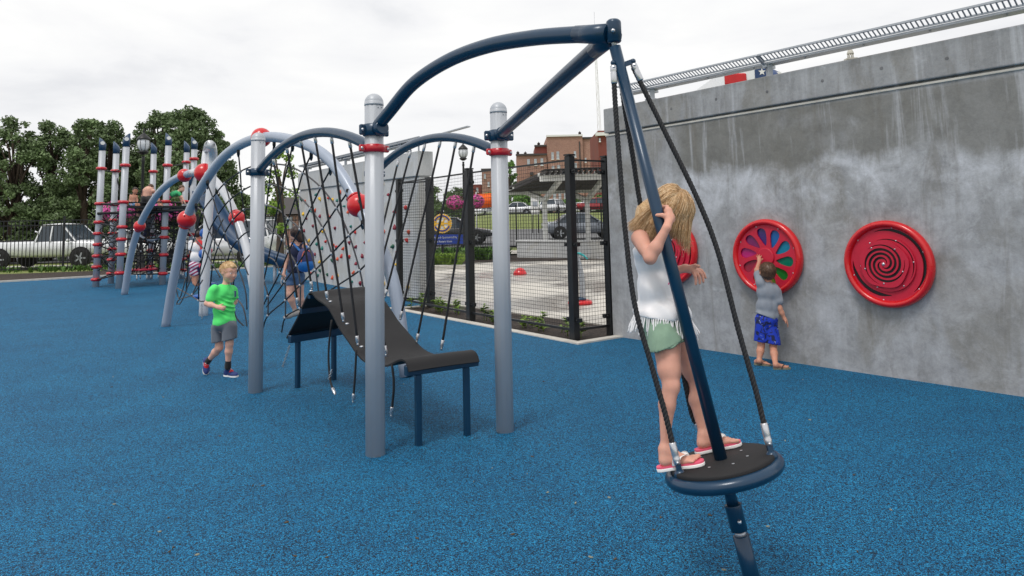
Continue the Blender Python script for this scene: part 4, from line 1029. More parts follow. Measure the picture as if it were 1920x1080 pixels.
c = G(95, 492); c = V((c.x, 31., 0)); car('pickup_truck', 'white pickup truck parked at the far left behind the railing', P(100, 495, 31.)*1-Z*P(100, 495, 31.).z, .03, 5.6, 1.95, 1.85, P_white, 'pickup')
q = P(268, 495, 32.); car('parked_car', 'white car mostly hidden behind the rope nets of the climbing tower', V((q.x, q.y, 0)), .03, 4.3, 1.8, 1.55, P_white, 'sedan')
q = P(440, 480, 31.5); car('parked_car', 'white estate car with grey windows parked behind the railing and the blue slide', V((q.x, q.y-1.5, 0)), 3.10, 4.9, 1.9, 1.85, P_white, 'suv')
for (x, Y, pt, lab, kd_) in ((1040, 60, P_white, 'white van-like car on the bank behind the left pergola post', 'suv'), (1122, 58, P_red, 'small red car on the bank near the end of the tall wall', 'sedan'), (967, 66, P_white, 'small white car on the bank just right of the silver post', 'sedan'), (700+145, 64, P_grey, 'distant grey car on the bank under the pink flowers', 'sedan'), (905, 70, P_white, 'distant white car on the bank under the orange banner', 'suv'), (1083, 72, P_white, 'distant white car farthest back between the pergola posts', 'suv')):
    Y *= 1.22; c = onh(x, 400, Y); car('distant_car', lab, c, rr.choice((.1, 3.0, 1.2)), 4.5, 1.8, 1.5, pt, kd_, 'cars parked on the far bank')

# ================================================================ street lamps, flower baskets
def lamp(x, ytop, Y, lab, base=0, hgt_=None):
    top_ = P(x, ytop, Y); b = V((top_.x, top_.y, base)); t = thing('street_lamp', lab, 'street lamp', b); H_ = top_.z-base
    mb = MB(); mb.lathe(b-Z*.05, [(.20, 0), (.20, .15), (.14, .3), (.10, .8), (.075, .95), (.06, 1.1), (.052, H_-1.25), (.07, H_-1.2), (.05, H_-1.12), (.06, H_-1.02)], 20); obj('pole', mb, M['black'], t)
    mb = MB(); mb.lathe(b+Z*(H_-1.02), [(.06, 0), (.16, .06), (.20, .12), (.12, .16)], 20); obj('fitter', mb, M['black'], t)
    mb = MB(); mb.lathe(b+Z*(H_-.88), [(.12, 0), (.20, .12), (.235, .28), (.21, .42), (.18, .46)], 24); gl = obj('globe', mb, M['lampw'], t)
    mb = MB(); 
    for q in range(8):
        a = q*.785; mb.tube([b+Z*(H_-.88+zz)+V((math.cos(a), math.sin(a), 0))*(r_+.006) for r_, zz in ((.12, 0), (.20, .12), (.235, .28), (.21, .42))], .008, 5)
    obj('cage', mb, M['black'], gl)
    mb = MB(); mb.lathe(b+Z*(H_-.44), [(.25, 0), (.25, .03), (.20, .10), (.10, .20), (.04, .26), (.03, .30), (.05, .34), (.02, .40), (.008, .46)], 20); obj('lamp_cap', mb, M['black'], t)
    return t, b, H_
M['petal'] = mat('pink_petunia_petals', srgb(210, 84, 156), .6, 0, .6, 14); M['petalg'] = mat('basket_foliage', srgb(70, 96, 48), .6, 0, .4, 8)
def basket(c, rx, rz_, lab, bracket_to):
    t = thing('flower_basket', lab, 'flower basket', c, 'pink flower baskets on the street lamps')
    for (nm, mt, n, s0, k0) in (('flowers', M['petal'], 1100, .05, 1.0), ('foliage', M['petalg'], 420, .06, .95)):
        mb = MB()
        for _ in range(n):
            d = V((rr.gauss(0, 1), rr.gauss(0, 1), rr.gauss(0, 1))).normalized(); p = c+V((d.x*rx, d.y*rx, d.z*rz_))*k0*rr.uniform(.72, 1.18); s = V((rr.gauss(0, 1), rr.gauss(0, 1), rr.gauss(0, 1))).normalized(); a_ = d.cross(s).normalized()*s0*rr.uniform(.6, 1.2); b_2 = a_.cross(d).normalized()*a_.length
            mb.add([p-a_, p-b_2, p+a_, p+b_2], [(0, 1, 2, 3)])
        obj(nm, mb, mt, t)
    mb = MB(); mb.ball(c-Z*rz_*.3, rx*.6, 14, 8, Z, (1, 1, .8)); obj('moss_basket', mb, M['petalg'], t)
    mb = MB(); mb.tube(spline([c+Z*rz_*.6, c+Z*(rz_+.25), bracket_to+Z*(rz_+.3)], 5), .015, 6); obj('hanger', mb, M['black'], t)
t, b, H_ = lamp(270, 241, 27.2, 'tall black street lamp with a caged globe rising behind the climbing tower')
for s, (x, y) in enumerate(((222, 397), (303, 397))):
    c = P(x, y, 27.0); basket(c, .55, .38, ('pink flower basket left of the lamp behind the climbing tower', 'pink flower basket right of the lamp behind the climbing tower')[s], V((b.x, b.y, c.z)))
t, b, H_ = lamp(868, 264, 36, 'slim black street lamp standing behind the mesh fence', base=.3)
for s, (x, y, r) in enumerate(((854, 380, .42), (893, 378, .36))):
    c = P(x, y, 36); basket(c, r, .34, ('pink flower basket left of the lamp behind the mesh fence', 'pink flower basket right of the lamp behind the mesh fence')[s], V((b.x, b.y, c.z)))

# ================================================================ trees
def leaves(mb, rng, centers, n, leaf):
    for c, r in centers:
        k_ = int(n*(r**2)/(sum(q[1]**2 for q in centers)))
        d = rng.normal(size=(k_, 3)); d /= np.linalg.norm(d, axis=1)[:, None]; d *= (rng.random(k_)**.45)[:, None]*r; d[:, 2] *= .85
        p = d+np.array(c); a = rng.normal(size=(k_, 3)); a /= np.linalg.norm(a, axis=1)[:, None]; b = np.cross(a, rng.normal(size=(k_, 3))); b /= np.linalg.norm(b, axis=1)[:, None]
        s = leaf*rng.uniform(.6, 1.3, k_)[:, None]
        o = len(mb.v); vs = np.stack([p-a*s, p-b*s*.55, p+a*s, p+b*s*.55], 1).reshape(-1, 3); mb.v += [V(v) for v in vs.tolist()]
        mb.f += [[o+4*i, o+4*i+1, o+4*i+2, o+4*i+3] for i in range(k_)]; mb.mi += [0]*k_
def tree(lab, base, H_, crown_r, crown_z0, n, leaf, mt, seed, nclump=60, cat_='tree', name='tree', group=None, conic=.35, clump=.3):
    rng = np.random.default_rng(seed); t = thing(name, lab, cat_, base, group)
    base = V(base); mb = MB(); tr = H_*.022+.04
    trunk = [base-Z*.1, base+V((rng.normal()*.05, 0, H_*.3)), base+V((rng.normal()*.15, rng.normal()*.15, H_*.6)), base+V((rng.normal()*.2, rng.normal()*.2, H_*.9))]
    mb.tube(spline(trunk, 4), [tr*(1.25-.09*i) for i in range(13)], 9)
    centers = []
    hh = H_-crown_z0
    for i in range(nclump):
        u = rng.random()**.85; z = crown_z0+hh*u
        prof = math.sin(math.pi*min(1, (u*.80+.18)))**.5*(1-conic*u)
        a = rng.uniform(0, 6.283); r = crown_r*prof*math.sqrt(rng.uniform(.15, 1.)); cr_ = crown_r*clump*rng.uniform(.6, 1.15)*(1-.35*u)
        c = (base.x+math.cos(a)*max(r-cr_*.4, 0), base.y+math.sin(a)*max(r-cr_*.4, 0), base.z+z-cr_*.3); centers.append((c, cr_))
        if i % 4 == 0: mb.tube([base+V((0, 0, z*.55)), (base+V((0, 0, z*.7))).lerp(V(c), .5), V(c)], [tr*.4, tr*.25, tr*.08], 6)
    obj('trunk', mb, M['bark'], t)
    mc = MB(); leaves(mc, rng, centers, n, leaf); obj('crown', mc, mt, t, smooth=False)
    return t
GT = 'row of dark trees behind the climbing tower'
for i, (x, yt, Y, w_, _q, n, lab) in enumerate((
    (352, 205, 40, 3.1, 1.5, 24000, 'tallest broad dark tree behind the climbing tower, right of the caged lamp'), (302, 214, 41.5, 2.6, 1.2, 17000, 'broad dark tree directly behind the caged lamp, left of the tallest one'),
    (205, 228, 41, 2.1, 1., 11000, 'narrow dark tree directly behind the leftmost silver tower posts'), (162, 224, 38, 1.9, 1., 11000, 'narrow dark tree at the left edge of the photo behind the railing'),
    (100, 230, 39, 2.3, 1., 11000, 'dark rounded tree beyond the left edge above the pickup cab'), (32, 220, 38, 2.5, 1., 11000, 'dark tree second from the far left above the pickup truck'), (-35, 236, 38, 2.0, 1., 9000, 'farthest left dark tree above the pickup truck'), (252, 285, 43, 2.1, 1., 10000, 'lower dark tree filling the gap left of the caged lamp'), (398, 255, 43, 1.8, 1., 9000, 'small dark tree at the right end of the tree row, behind the white pipe loop'))):
    top_ = P(x, yt, Y); tree(lab, (top_.x, top_.y, 0), top_.z, w_, .3, int(n*1.6), .095, M['leaf_d'], 100+i, 150 if w_ > 2.4 else 105, group=GT, conic=.12, clump=.22 if w_ > 2.4 else .27)
top_ = P(527, 275, 26.5); tree('young light green tree with sparse leaves left of the pale climbing wall', (top_.x, top_.y, 0), top_.z, .95, 1.5, 1500, .07, M['leaf_l'], 7, 22, clump=.34)
for i, (x, yt, Y, w_, lab) in enumerate(((455, 362, 95, 2.6, 'distant green tree seen between the dome pipes and the silver post'), (425, 350, 90, 2.0, 'distant green tree left of its neighbour behind the white dome pipe'), (822, 347, 110, 4.5, 'distant dark tree behind the mesh fence beside the climbing wall'), (795, 352, 120, 5, 'distant tree just behind the end of the climbing wall'), (858, 352, 125, 5.5, 'distant round tree under the slim street lamp'))):
    top_ = P(x, yt, Y); z0 = hgt(top_.x, top_.y); tree(lab, (top_.x, top_.y, z0), top_.z-z0, w_, 1, 3500, .28, M['leaf_m' if i % 2 else 'leaf_d'], 200+i, 30)
for i, (x, yt, Y, w_, lab) in enumerate(((955, 300, 120, 3.2, 'bright green tree in front of the brick building, right of the silver post'), (985, 352, 100, 4.2, 'low spreading green tree under the pergola roof'), (1075, 372, 95, 3.0, 'low green tree between the pergola posts'), (1122, 368, 90, 2.4, 'green tree near the end of the tall wall'), (930, 352, 115, 3.5, 'green tree beside the orange banner'))):
    top_ = P(x, yt, Y); z0 = hgt(top_.x, top_.y); tree(lab, (top_.x, top_.y, z0), top_.z-z0, w_, .8, 3800, .24, M['leaf_m'], 300+i, 30)
# far wooded skyline
mb = MB(); rng = np.random.default_rng(3); cs = []
for i in range(110):
    x = -330+i*7; y = 330+rng.uniform(-20, 20); cs.append(((x, y, 7+rng.uniform(-3, 3)), rng.uniform(6, 9)))
leaves(mb, rng, cs, 30000, 1.0); tag(obj('far_wood', mb, M['leaf_d'], None, (0, 330, 2)), 'low wooded skyline far behind the playground', 'woodland', kind='stuff')
top_ = P(775, 281, 17); tree('tiny tuft of a treetop showing just above the climbing wall coping', (top_.x, 17.5, 0), 3.35, .35, 2.4, 300, .05, M['leaf_l'], 55, 8, cat_='small tree', name='sapling')

# ================================================================ brick buildings far right
t = NT('red_brick'); o = t.obj(); br = t.n('ShaderNodeTexBrick', {'Vector': t.n('ShaderNodeMapping', {'Vector': o, 'Rotation': (math.pi/2, 0, 0)}), 'Scale': 1.4, 'Color1': srgb(164, 124, 110), 'Color2': srgb(146, 106, 92), 'Mortar': srgb(168, 150, 140), 'Mortar Size': .02})
nz = t.noise(o, .12, 5, .6); c = t.mix(.6, br.outputs['Color'], t.ramp(nz, [(.3, (.72, .72, .74)), (.7, (1.3, 1.25, 1.2))]), 'MULTIPLY'); M['brick'] = t.done(Base_Color=c, Roughness=.9)
M['brick2'] = mat('dark_red_brick', srgb(122, 66, 58), .9, 0, .15, .3); M['roofd'] = mat('dark_roofing', srgb(70, 66, 66), .8); M['winf'] = mat('pale_window', srgb(168, 176, 184), .2, 0, .2, .8)
def block(parent, x0, x1, yt, Y, dep, mt, zb=0, nm='wall'):
    a = P(x0, yt, Y); b = P(x1, yt, Y); zt = a.z; mb = MB(); mb.box(((a.x+b.x)/2, Y+dep/2, (zt+zb)/2), (b.x-a.x, dep, zt-zb)); return obj(nm, mb, mt, parent), a, b
def fwin(parent, x, y, wpx, hpx, Y):
    p = P(x, y, Y); s = Y/F; mb = MB(); mb.box((p.x, Y-.03, p.z), (wpx*s, .2, hpx*s)); o = obj('window', mb, M['winf'], parent)
    mb = MB(); mb.box((p.x, Y-.1, p.z-hpx*s/2-.1), (wpx*s*1.25, .35, .18)); obj('sill', mb, M['white'], o); mb = MB(); mb.box((p.x, Y-.14, p.z), (wpx*s, .06, .08)); obj('sash_bar', mb, M['white'], o)
YB = 200
bb = P(1072, 416, YB); bld = thing('brick_building', 'large red brick building with stepped flat roofs behind the pergola', 'building', (bb.x, YB, 0))
block(bld, 1025, 1092, 256, YB, 18, M['brick']); block(bld, 1092.3, 1124, 259, YB+1, 18, M['brick']); block(bld, 1003, 1025, 274, YB+1, 16, M['brick2']); block(bld, 968, 1024.7, 292, YB-.6, 14, M['brick'])
for (x0, x1, y, dy) in ((1024, 1092.5, 255.2, -.2), (1092.5, 1124, 258.2, .8), (1002, 1025, 273, .8), (967, 1025, 291, -.9)):
    a = P(x0, y, YB); b = P(x1, y, YB); mb = MB(); mb.box(((a.x+b.x)/2, YB+dy+.2, a.z), (b.x-a.x, .9, .5)); obj('parapet', mb, M['white'] if x0 > 1020 and x1 < 1100 else M['roofd'], bld)
for (x, y) in ((1087, 250), (985, 288), (971, 287), (1010, 270)): p = P(x, y, YB+3); mb = MB(); mb.lathe(p-Z*1.0, [(.4, 0), (.4, 1.2), (.5, 1.25), (.15, 1.4), (.1, 1.6)], 10); obj('roof_vent', mb, M['roofd'], bld)
for (x, y, w_, h_) in [(1036, 292, 4.5, 13), (1046, 291, 5, 14), (1078, 289, 4.5, 11), (1037, 316, 5, 10), (1047.5, 315, 6, 11), (1079, 312, 5, 13), (1122, 316, 4, 12), (991, 304, 5, 11), (1004, 304, 5, 12), (1016, 303.5, 5, 13), (1040, 372, 6, 20), (1050, 371, 5, 19), (1060, 372, 5, 20), (1112, 372, 5, 18), (1098, 300, 3, 8)]: fwin(bld, x, y, w_, h_, YB-.65 if x < 1025 else YB)
p = P(1087, 285, YB-.1); mb = MB(); mb.bar(V((p.x, YB-.15, 14)), V((p.x, YB-.15, p.z+3)), .3, .3); obj('drainpipe', mb, M['roofd'], bld)
p = P(997, 326, YB); mb = MB(); mb.box((p.x, YB-1, p.z), (.9, 1, .8)); obj('wall_vent', mb, M['roofd'], bld)
bld = thing('brick_building', 'lower red brick building half hidden behind the silver post, left of the large one', 'building', (P(905, 400, 190).x, 190, 0))
block(bld, 903, 950, 319, 190, 14, M['brick']); a, *_ = block(bld, 884, 902.6, 346, 191, 12, M['brick2']); 
mb = MB(); a = P(902, 318, 190); b = P(951, 318, 190); mb.box(((a.x+b.x)/2, 190.2, a.z), (b.x-a.x, 1, .5)); obj('parapet', mb, M['roofd'], bld)
for (x, y) in ((909, 330), (895, 356), (916, 345)): fwin(bld, x, y, 3.5, 8, 189.95)
bld = thing('brick_building', 'dark red brick building with white cornice beside the end of the tall wall', 'building', (P(1135, 400, 150).x, 150, 0))
block(bld, 1121, 1190, 245, 150, 16, M['brick2']); a = P(1117, 252, 150); b = P(1192, 252, 150)
mb = MB(); mb.box(((a.x+b.x)/2, 150.0, a.z), (b.x-a.x, 1.4, .7)); obj('cornice', mb, M['white'], bld)
fwin(bld, 1124.5, 262, 3, 6, 149.9)
# radio mast
mb0 = P(1124, 244, 215); mast = thing('radio_mast', 'thin lattice radio mast rising into the clouds beside the spinner arm', 'radio mast', (mb0.x, 215, 2))
mb = MB(); topm = P(1114, 22, 215); bs = V((mb0.x, 215, 2)); cx = [V((math.cos(a), math.sin(a), 0))*.55 for a in (.5, 2.6, 4.7)]
for c_ in cx: mb.tube([bs+c_*1.2, mb0+c_, V((topm.x, topm.y, topm.z-10))+c_*.5, V((topm.x, topm.y, topm.z-9))], .075, 5)
k_ = 0; z = 4
while z < topm.z-10:
    u = z/topm.z; p = bs.lerp(topm, u); q = bs.lerp(topm, (z+1.6)/topm.z); w_ = 1-.5*u; mb.tube([V((p.x, p.y, z))+cx[k_ % 3]*w_, V((q.x, q.y, z+1.6))+cx[(k_+1) % 3]*w_], .045, 4); k_ += 1; z += 1.6
obj('lattice', mb, M['white'], mast); mb = MB(); mb.tube([topm-Z*10, topm], .06, 5); obj('aerial', mb, M['steel'], mast)
# white cupola seen over the wall
cp = P(1598, 122, 90); t = thing('cupola', 'small white domed cupola peeping over the tall concrete wall', 'cupola', (cp.x, 90, 0))
mb = MB(); mb.box((cp.x, 94, cp.z/2-1), (9, 9, cp.z-2)); obj('tower_body', mb, M['walk'], t)
s = 90/F; mb = MB(); mb.box((cp.x, 90.3, cp.z+.1), (14*s, 14*s, 1.4)); mb.box((cp.x, 90.3, cp.z+.85), (18*s, 18*s, .18)); obj('plinth', mb, M['walk'], t)
for q in range(8):
    a = q*.785; mb = MB(); mb.cyl((cp.x+math.cos(a)*5*s, 90.3+math.sin(a)*5*s, cp.z+.9), (cp.x+math.cos(a)*5*s, 90.3+math.sin(a)*5*s, cp.z+1.55), .07, 8); obj('column', mb, M['walk'], t)
mb = MB(); mb.lathe((cp.x, 90.3, cp.z+1.5), [(6.2*s, 0), (6.2*s, .12), (5.4*s, .3), (3.5*s, .62), (1.4*s, .82), (.06, .9), (.04, 1.25)], 20); obj('dome', mb, M['walk'], t)
# tall parade vehicle behind the wall
YV = 12.5; vz = lambda x, y: P(x, y, YV); v0 = vz(1354, 160); v1 = vz(1478, 130)
t = thing('parade_vehicle', 'white vehicle top with red lamp and blue star panels behind the tall wall', 'vehicle', (v0.x, YV, 0)); zt = vz(1400, 127).z
bx = lambda nm, xa, xb, z0_, z1_, y0, y1, mt, bev=0: (lambda mb: obj(nm, mb, mt, t))(MB().box(((xa+xb)/2, (y0+y1)/2, (z0_+z1_)/2), (xb-xa, y1-y0, z1_-z0_), bev=bev))
xa, xb = v0.x, vz(1444, 130).x
bx('body', xa+.05, xb, .6, zt, YV, YV+1.9, P_white, .03); bx('chassis', xa, xb+.4, .35, .58, YV+.1, YV+1.8, M['blackpl'])
rl0, rl1 = vz(1358, 158), vz(1398, 138); bx('red_lamp', rl0.x, rl1.x, rl0.z-.02, rl1.z, YV-.06, YV-.003, M['lampred'], .02)
M['starblue'] = mat('star_field_blue', srgb(28, 58, 104), .35)
b0_, b1_ = vz(1416, 152), vz(1436, 128); bx('star_panel', b0_.x, b1_.x, b0_.z-.3, b1_.z, YV-.012, YV-.003, M['starblue'])
def star(c, R, n3_=-1): return [(R*(1 if i % 2 == 0 else .42)*math.sin(i*math.pi/5), R*(1 if i % 2 == 0 else .42)*math.cos(i*math.pi/5)) for i in range(10)]
for (x, y, r) in ((1428, 135, .07), (1457, 139, .05)):
    c_ = vz(x, y); mb = MB(); mb.prism(star(0, r), (c_.x, YV-(.014 if x < 1440 else .10), c_.z), (1, 0, 0), (0, 0, 1), .004); obj('star', mb, M['white'], t)
cb_ = vz(1452, 126); mb = MB(); ce = vz(1476, 140)
rg = [[V((x_, YV+.0+dy, z0_)) for (dy, z0_) in ((0-.09*k2, .7), (-.09*k2, zz-.18), (.15, zz), (1.7, zz), (1.9, zz-.18), (1.9, .7))] for (x_, zz, k2) in ((xb+.01, zt+.0, 1), (cb_.x+.05, zt-.01, 1), (cb_.x+.14, zt-.06, .8), (ce.x-.03, zt-.16, .5), (ce.x+.02, zt-.4, 0))]
mb.loft(rg); obj('cab', mb, M['starblue'], t)
for wx in (xa+.4, xb-.1):
    mb = MB(); mb.lathe((wx, YV, .36), [(.2, 0), (.33, 0), (.36, .04), (.36, .2), (.33, .24)], 24, V((0, 1, 0))); obj('wheel', mb, M['tyre'], t)
# ================================================================ pergola
YP = 30.
pg = thing('pergola', 'white steel pergola with Y shaped posts and a dark slatted roof beyond the splash pad', 'pergola', onh(1020, 444, YP))
dirx = V((1, -.10, 0)).normalized()
zr_n, zr_f = P(1060, 335, 26.6).z, P(1030, 360, 32.6).z
posts_x = (1020, 1100)
for x in posts_x:
    b = onh(x+3, 444, YP); mb = MB(); tz = P(x, 373, YP).z; mb.box(V((b.x, b.y, (tz+b.z)/2-.1)), (.2, .2, tz-b.z+.2), dirx, bev=.01); po = obj('pergola_post', mb, M['white'], pg)
    top_ = V((b.x, b.y, tz)); n_ = P(x+30, 337, 26.8); f_ = P(x-33, 361, 32.4)
    n_.x = min(n_.x, n_.x); mb = MB(); mb.bar(top_-Z*.05, n_, .14, .2); obj('post_arm', mb, M['white'], po); mb = MB(); mb.bar(top_-Z*.05, f_, .14, .2); obj('post_arm', mb, M['white'], po)
nA, nB = P(1012, 335, 26.8), P(1160, 335, 26.3); fA, fB = P(950, 360, 32.6), P(1150, 360, 32.0)
nB.z = nA.z; fB.z = fA.z
mb = MB(); mb.bar(nA-V((0, .05, 0)), nB-V((0, .05, 0)), .12, .22); obj('roof_beam', mb, M['white'], pg); mb = MB(); mb.bar(fA-V((0, .0, .02)), fB-V((0, .0, .02)), .12, .24); obj('roof_beam', mb, M['white'], pg)
nr = 14
o0, o1 = P(1012, 322, 25.6), P(1150, 322, 25.2); o1.z = o0.z
for i in range(nr+1):
    u = i/nr; a = nA.lerp(nB, u); b = fA.lerp(fB, u); d = (b-a).normalized(); mb = MB(); mb.bar(a-d*.9+Z*.16, b+d*.3+Z*.16, .05, .10); rf_ = obj('rafter', mb, M['roofd'], pg)
    for e_ in (a, b): mb = MB(); mb.bar(e_-d*.12+Z*.15, e_+d*.12+Z*.15, .09, .13); obj('rafter_end', mb, M['white'], rf_)
mb = MB()
for i in range(60):
    u = i/59.*1.12-.12; zz = .27 if u < .0 else .0; a = nA.lerp(fA, u)+Z*zz; b = nB.lerp(fB, u)+Z*zz; mb.bar(a, b, .095, .02)
obj('roof_slats', mb, M['roofd'], pg)
# low concrete seat wall
a = onh(975, 476, 28.8); b = onh(1150, 476, 27.2); d = (b-a); mb = MB(); zt = P(975, 452, 28.8).z
mb.box(V(((a.x+b.x)/2, (a.y+b.y)/2+.3, (zt-.2)/2)), (d.length, .6, zt+.1), d.normalized(), bev=.02); mb.box(V(((a.x+b.x)/2, (a.y+b.y)/2+.3, zt-.03)), (d.length+.08, .68, .09), d.normalized(), bev=.02)
tag(obj('seat_wall', mb, M['concl'], None, a), 'low pale concrete seat wall at the back of the splash pad', 'seat wall')
# splash features
M['redw'] = M['redpl']
rd = G(975, 515); mb = MB(); mb.lathe(rd+Z*.004, [(.20, 0), (.20, .02), (.17, .09), (.11, .16), (.04, .19), (.001, .195)], 28); tag(obj('splash_dome', mb, M['redw'], None, rd), 'small red dome on the wet splash pad', 'splash dome')
rg_ = G(1088, 571); sp_t = thing('water_jet_post', 'curved grey water jet post with turquoise tip and red base ring on the splash pad', 'splash post', rg_)
mb = MB(); mb.lathe(rg_+Z*.004, [(.14, 0), (.21, .0), (.225, .03), (.20, .07), (.14, .08)], 32); obj('base_ring', mb, M['redw'], sp_t)
mb = MB(); mb.lathe(rg_+Z*.08, [(.11, 0), (.11, .03), (.06, .05)], 24); obj('collar', mb, M['navy'], sp_t)
q = [P(x, y, rg_.y) for x, y in ((1092, 566), (1092, 540), (1090, 515), (1085, 492), (1079, 477))]; mb = MB(); mb.tube(spline(q, 6), [.055-.0006*i for i in range(25)], 16); obj('stem', mb, M['steel'], sp_t)
M['turq'] = mat('turquoise_plastic', srgb(60, 178, 180), .35)
q = [P(x, y, rg_.y-.02) for x, y in ((1076, 476), (1085, 475), (1094, 479), (1102, 486))]; mb = MB(); mb.tube(spline(q, 5), [.012+.0015*min(i, 15-i) for i in range(16)], 12); obj('tip', mb, M['turq'], sp_t)
# ================================================================ round emblem sign
YS = 28.; sc_ = P(829, 419, YS); t = thing('emblem_sign', 'round yellow and blue gear wheel emblem sign above a blue plaque', 'sign', (sc_.x, YS, 0)); R_ = 18.5*YS/F
M['gold'] = mat('sign_gold', srgb(232, 178, 48), .45); M['royal'] = mat('sign_blue', srgb(34, 62, 150), .45)
mb = MB(); mb.lathe(sc_+V((0, .03, 0)), [(R_*.97, -.0), (R_*.97, .03)], 48, V((0, -1, 0))); obj('sign_back', mb, M['white'], t)
def gear(R, n, dp): 
    out = []
    for i in range(n):
        a = 6.28318*i/n
        for (da, r_) in ((-.30, R-dp), (-.2, R), (.2, R), (.30, R-dp)): out.append((r_*math.cos(a+da*6.283/n), r_*math.sin(a+da*6.283/n)))
    return out
XR = V((1, 0, 0)); cyc = lambda r, n=40: [(r*math.cos(6.28318*i/n), r*math.sin(6.28318*i/n)) for i in range(n)]
mb = holed(gear(R_, 24, R_*.1), [cyc(R_*.60)], sc_+V((0, -.004, 0)), XR, Z, .012); obj('gear_rim', mb, M['gold'], t)
for (a0, a1_) in ((.35, 2.8), (3.5, 5.93)):
    ar = [(R_*.83*math.cos(a0+(a1_-a0)*i/20), R_*.83*math.sin(a0+(a1_-a0)*i/20)) for i in range(21)]+[(R_*.68*math.cos(a1_+(a0-a1_)*i/20), R_*.68*math.sin(a1_+(a0-a1_)*i/20)) for i in range(21)]
    mb = MB(); mb.prism(ar, sc_+V((0, -.018, 0)), XR, Z, .003); obj('blue_band', mb, M['royal'], t)
for i in range(6):
    a = i*math.pi/3; mb = MB(); mb.bar(sc_+V((math.cos(a)*R_*.12, -.012, math.sin(a)*R_*.12)), sc_+V((math.cos(a)*R_*.62, -.012, math.sin(a)*R_*.62)), .05, .012, up=V((0, 1, 0))); obj('spoke', mb, M['gold'], t)
mb = MB(); mb.prism(cyc(R_*.2, 24), sc_+V((0, -.012, 0)), XR, Z, .01); obj('hub_disc', mb, M['gold'], t)
pq = P(831, 449, YS); mb = MB(); mb.box(pq, (74*YS/F, .04, 18*YS/F)); pl_ = obj('plaque', mb, M['royal'], t)
def text(parent, s, size, c, mt, ext=.002, name='lettering', X=V((1, 0, 0)), U=Z):
    cu = bpy.data.curves.new('t', 'FONT'); cu.body = s; cu.size = size; cu.extrude = ext; cu.align_x = 'CENTER'; cu.align_y = 'CENTER'
    o = bpy.data.objects.new('t', cu); COL.objects.link(o); bpy.context.view_layer.update()
    me = bpy.data.meshes.new_from_object(o.evaluated_get(bpy.context.evaluated_depsgraph_get())); bpy.data.objects.remove(o)
    n = X.cross(U); vs = [c+X*v.co.x+U*v.co.y+n*v.co.z for v in me.vertices]; fs = [tuple(p.vertices) for p in me.polygons]
    return obj(name, ([tuple(v) for v in vs], fs), mt, parent, smooth=False)
text(pl_, 'Splash Park Sponsored by', .105, pq+V((0, -.026, .08)), M['white']); text(pl_, 'the Rotary Club', .105, pq+V((0, -.026, -.08)), M['white'])
for dx in (-.0,):
    mb = MB(); mb.bar(V((sc_.x+dx, YS+.06, -.05)), V((sc_.x+dx, YS+.06, sc_.z+R_*.6)), .08, .08); obj('sign_post', mb, M['black'], t)
# orange banner
bq0, bq1 = P(893, 392, 45), P(921, 362, 45); mb = MB(); xs = np.linspace(bq0.x, bq1.x, 8)
rows = [[V((x, 45+.03*math.sin(x*9), bq0.z+(.03 if k_ else 0)+.02*i)) for i, x in enumerate(xs)] for k_ in (0, 1)]
vs = [V((x, 45+.05*math.sin(x*7), bq0.z+.015*i)) for i, x in enumerate(xs)]+[V((x, 45+.05*math.sin(x*7+.6), bq1.z-.01*(7-i))) for i, x in enumerate(xs)]
mb.add(vs, [(i, i+1, 9+i, 8+i) for i in range(7)]); ban = thing('banner', 'bright orange banner stretched behind the flower baskets', 'banner', (bq0.x, 45, .5))
bo = obj('banner_cloth', mb, mat('orange_cloth', srgb(246, 104, 24), .7), ban); mdd = bo.modifiers.new('thick', 'SOLIDIFY'); mdd.thickness = .01
for x in (bq0.x, bq1.x+.05): mb = MB(); mb.cyl((x, 45, .3), (x, 45, bq1.z+.1), .03, 8); obj('banner_pole', mb, M['white'], ban)
# inflatable-like white sign board under the pergola
wq = P(1003, 385, 48); mb = MB(); mb.box(wq, (16*48/F, .1, 34*48/F), bev=.03); tt = thing('notice_board', 'white notice board on legs seen under the left end of the pergola', 'notice board', (wq.x, 48, hgt(wq.x, 48))); obj('board', mb, M['white'], tt)
mb = MB(); mb.box(wq+V((0, -.06, .1)), (9*48/F, .03, 9*48/F)); obj('notice', mb, M['winf'], tt)
for s in (-.2, .2): mb = MB(); mb.cyl((wq.x+s, 48, hgt(wq.x, 48)-.05), (wq.x+s, 48, wq.z-.5), .03, 8); obj('leg', mb, M['black'], tt)
# brick house far left-centre
h0, h1 = P(493, 400, 60), P(560, 400, 60); t = thing('brick_house', 'low brick house with pale roof edge beyond the lawn behind the railing', 'house', (h0.x, 60, 0)); mb = MB(); mb.box(((h0.x+h1.x)/2, 64, 1.25), (h1.x-h0.x, 8, 2.5)); obj('wall', mb, M['brick'], t)
zt = P(520, 402, 60).z; mb = MB(); xm = (h1.x-h0.x)/2+.3; mb.prism([(0, 0), (8.8, 0), (4.4, 1.6)], V((h0.x-.3, 59.6, zt)), V((0, 1, 0)), Z, xm*2); obj('roof', mb, M['roofd'], t)
for x in (505, 520, 540): p = P(x, 418, 60); mb = MB(); mb.box((p.x, 59.97, p.z), (.8, .1, 1.)); obj('window', mb, M['winf'], t)
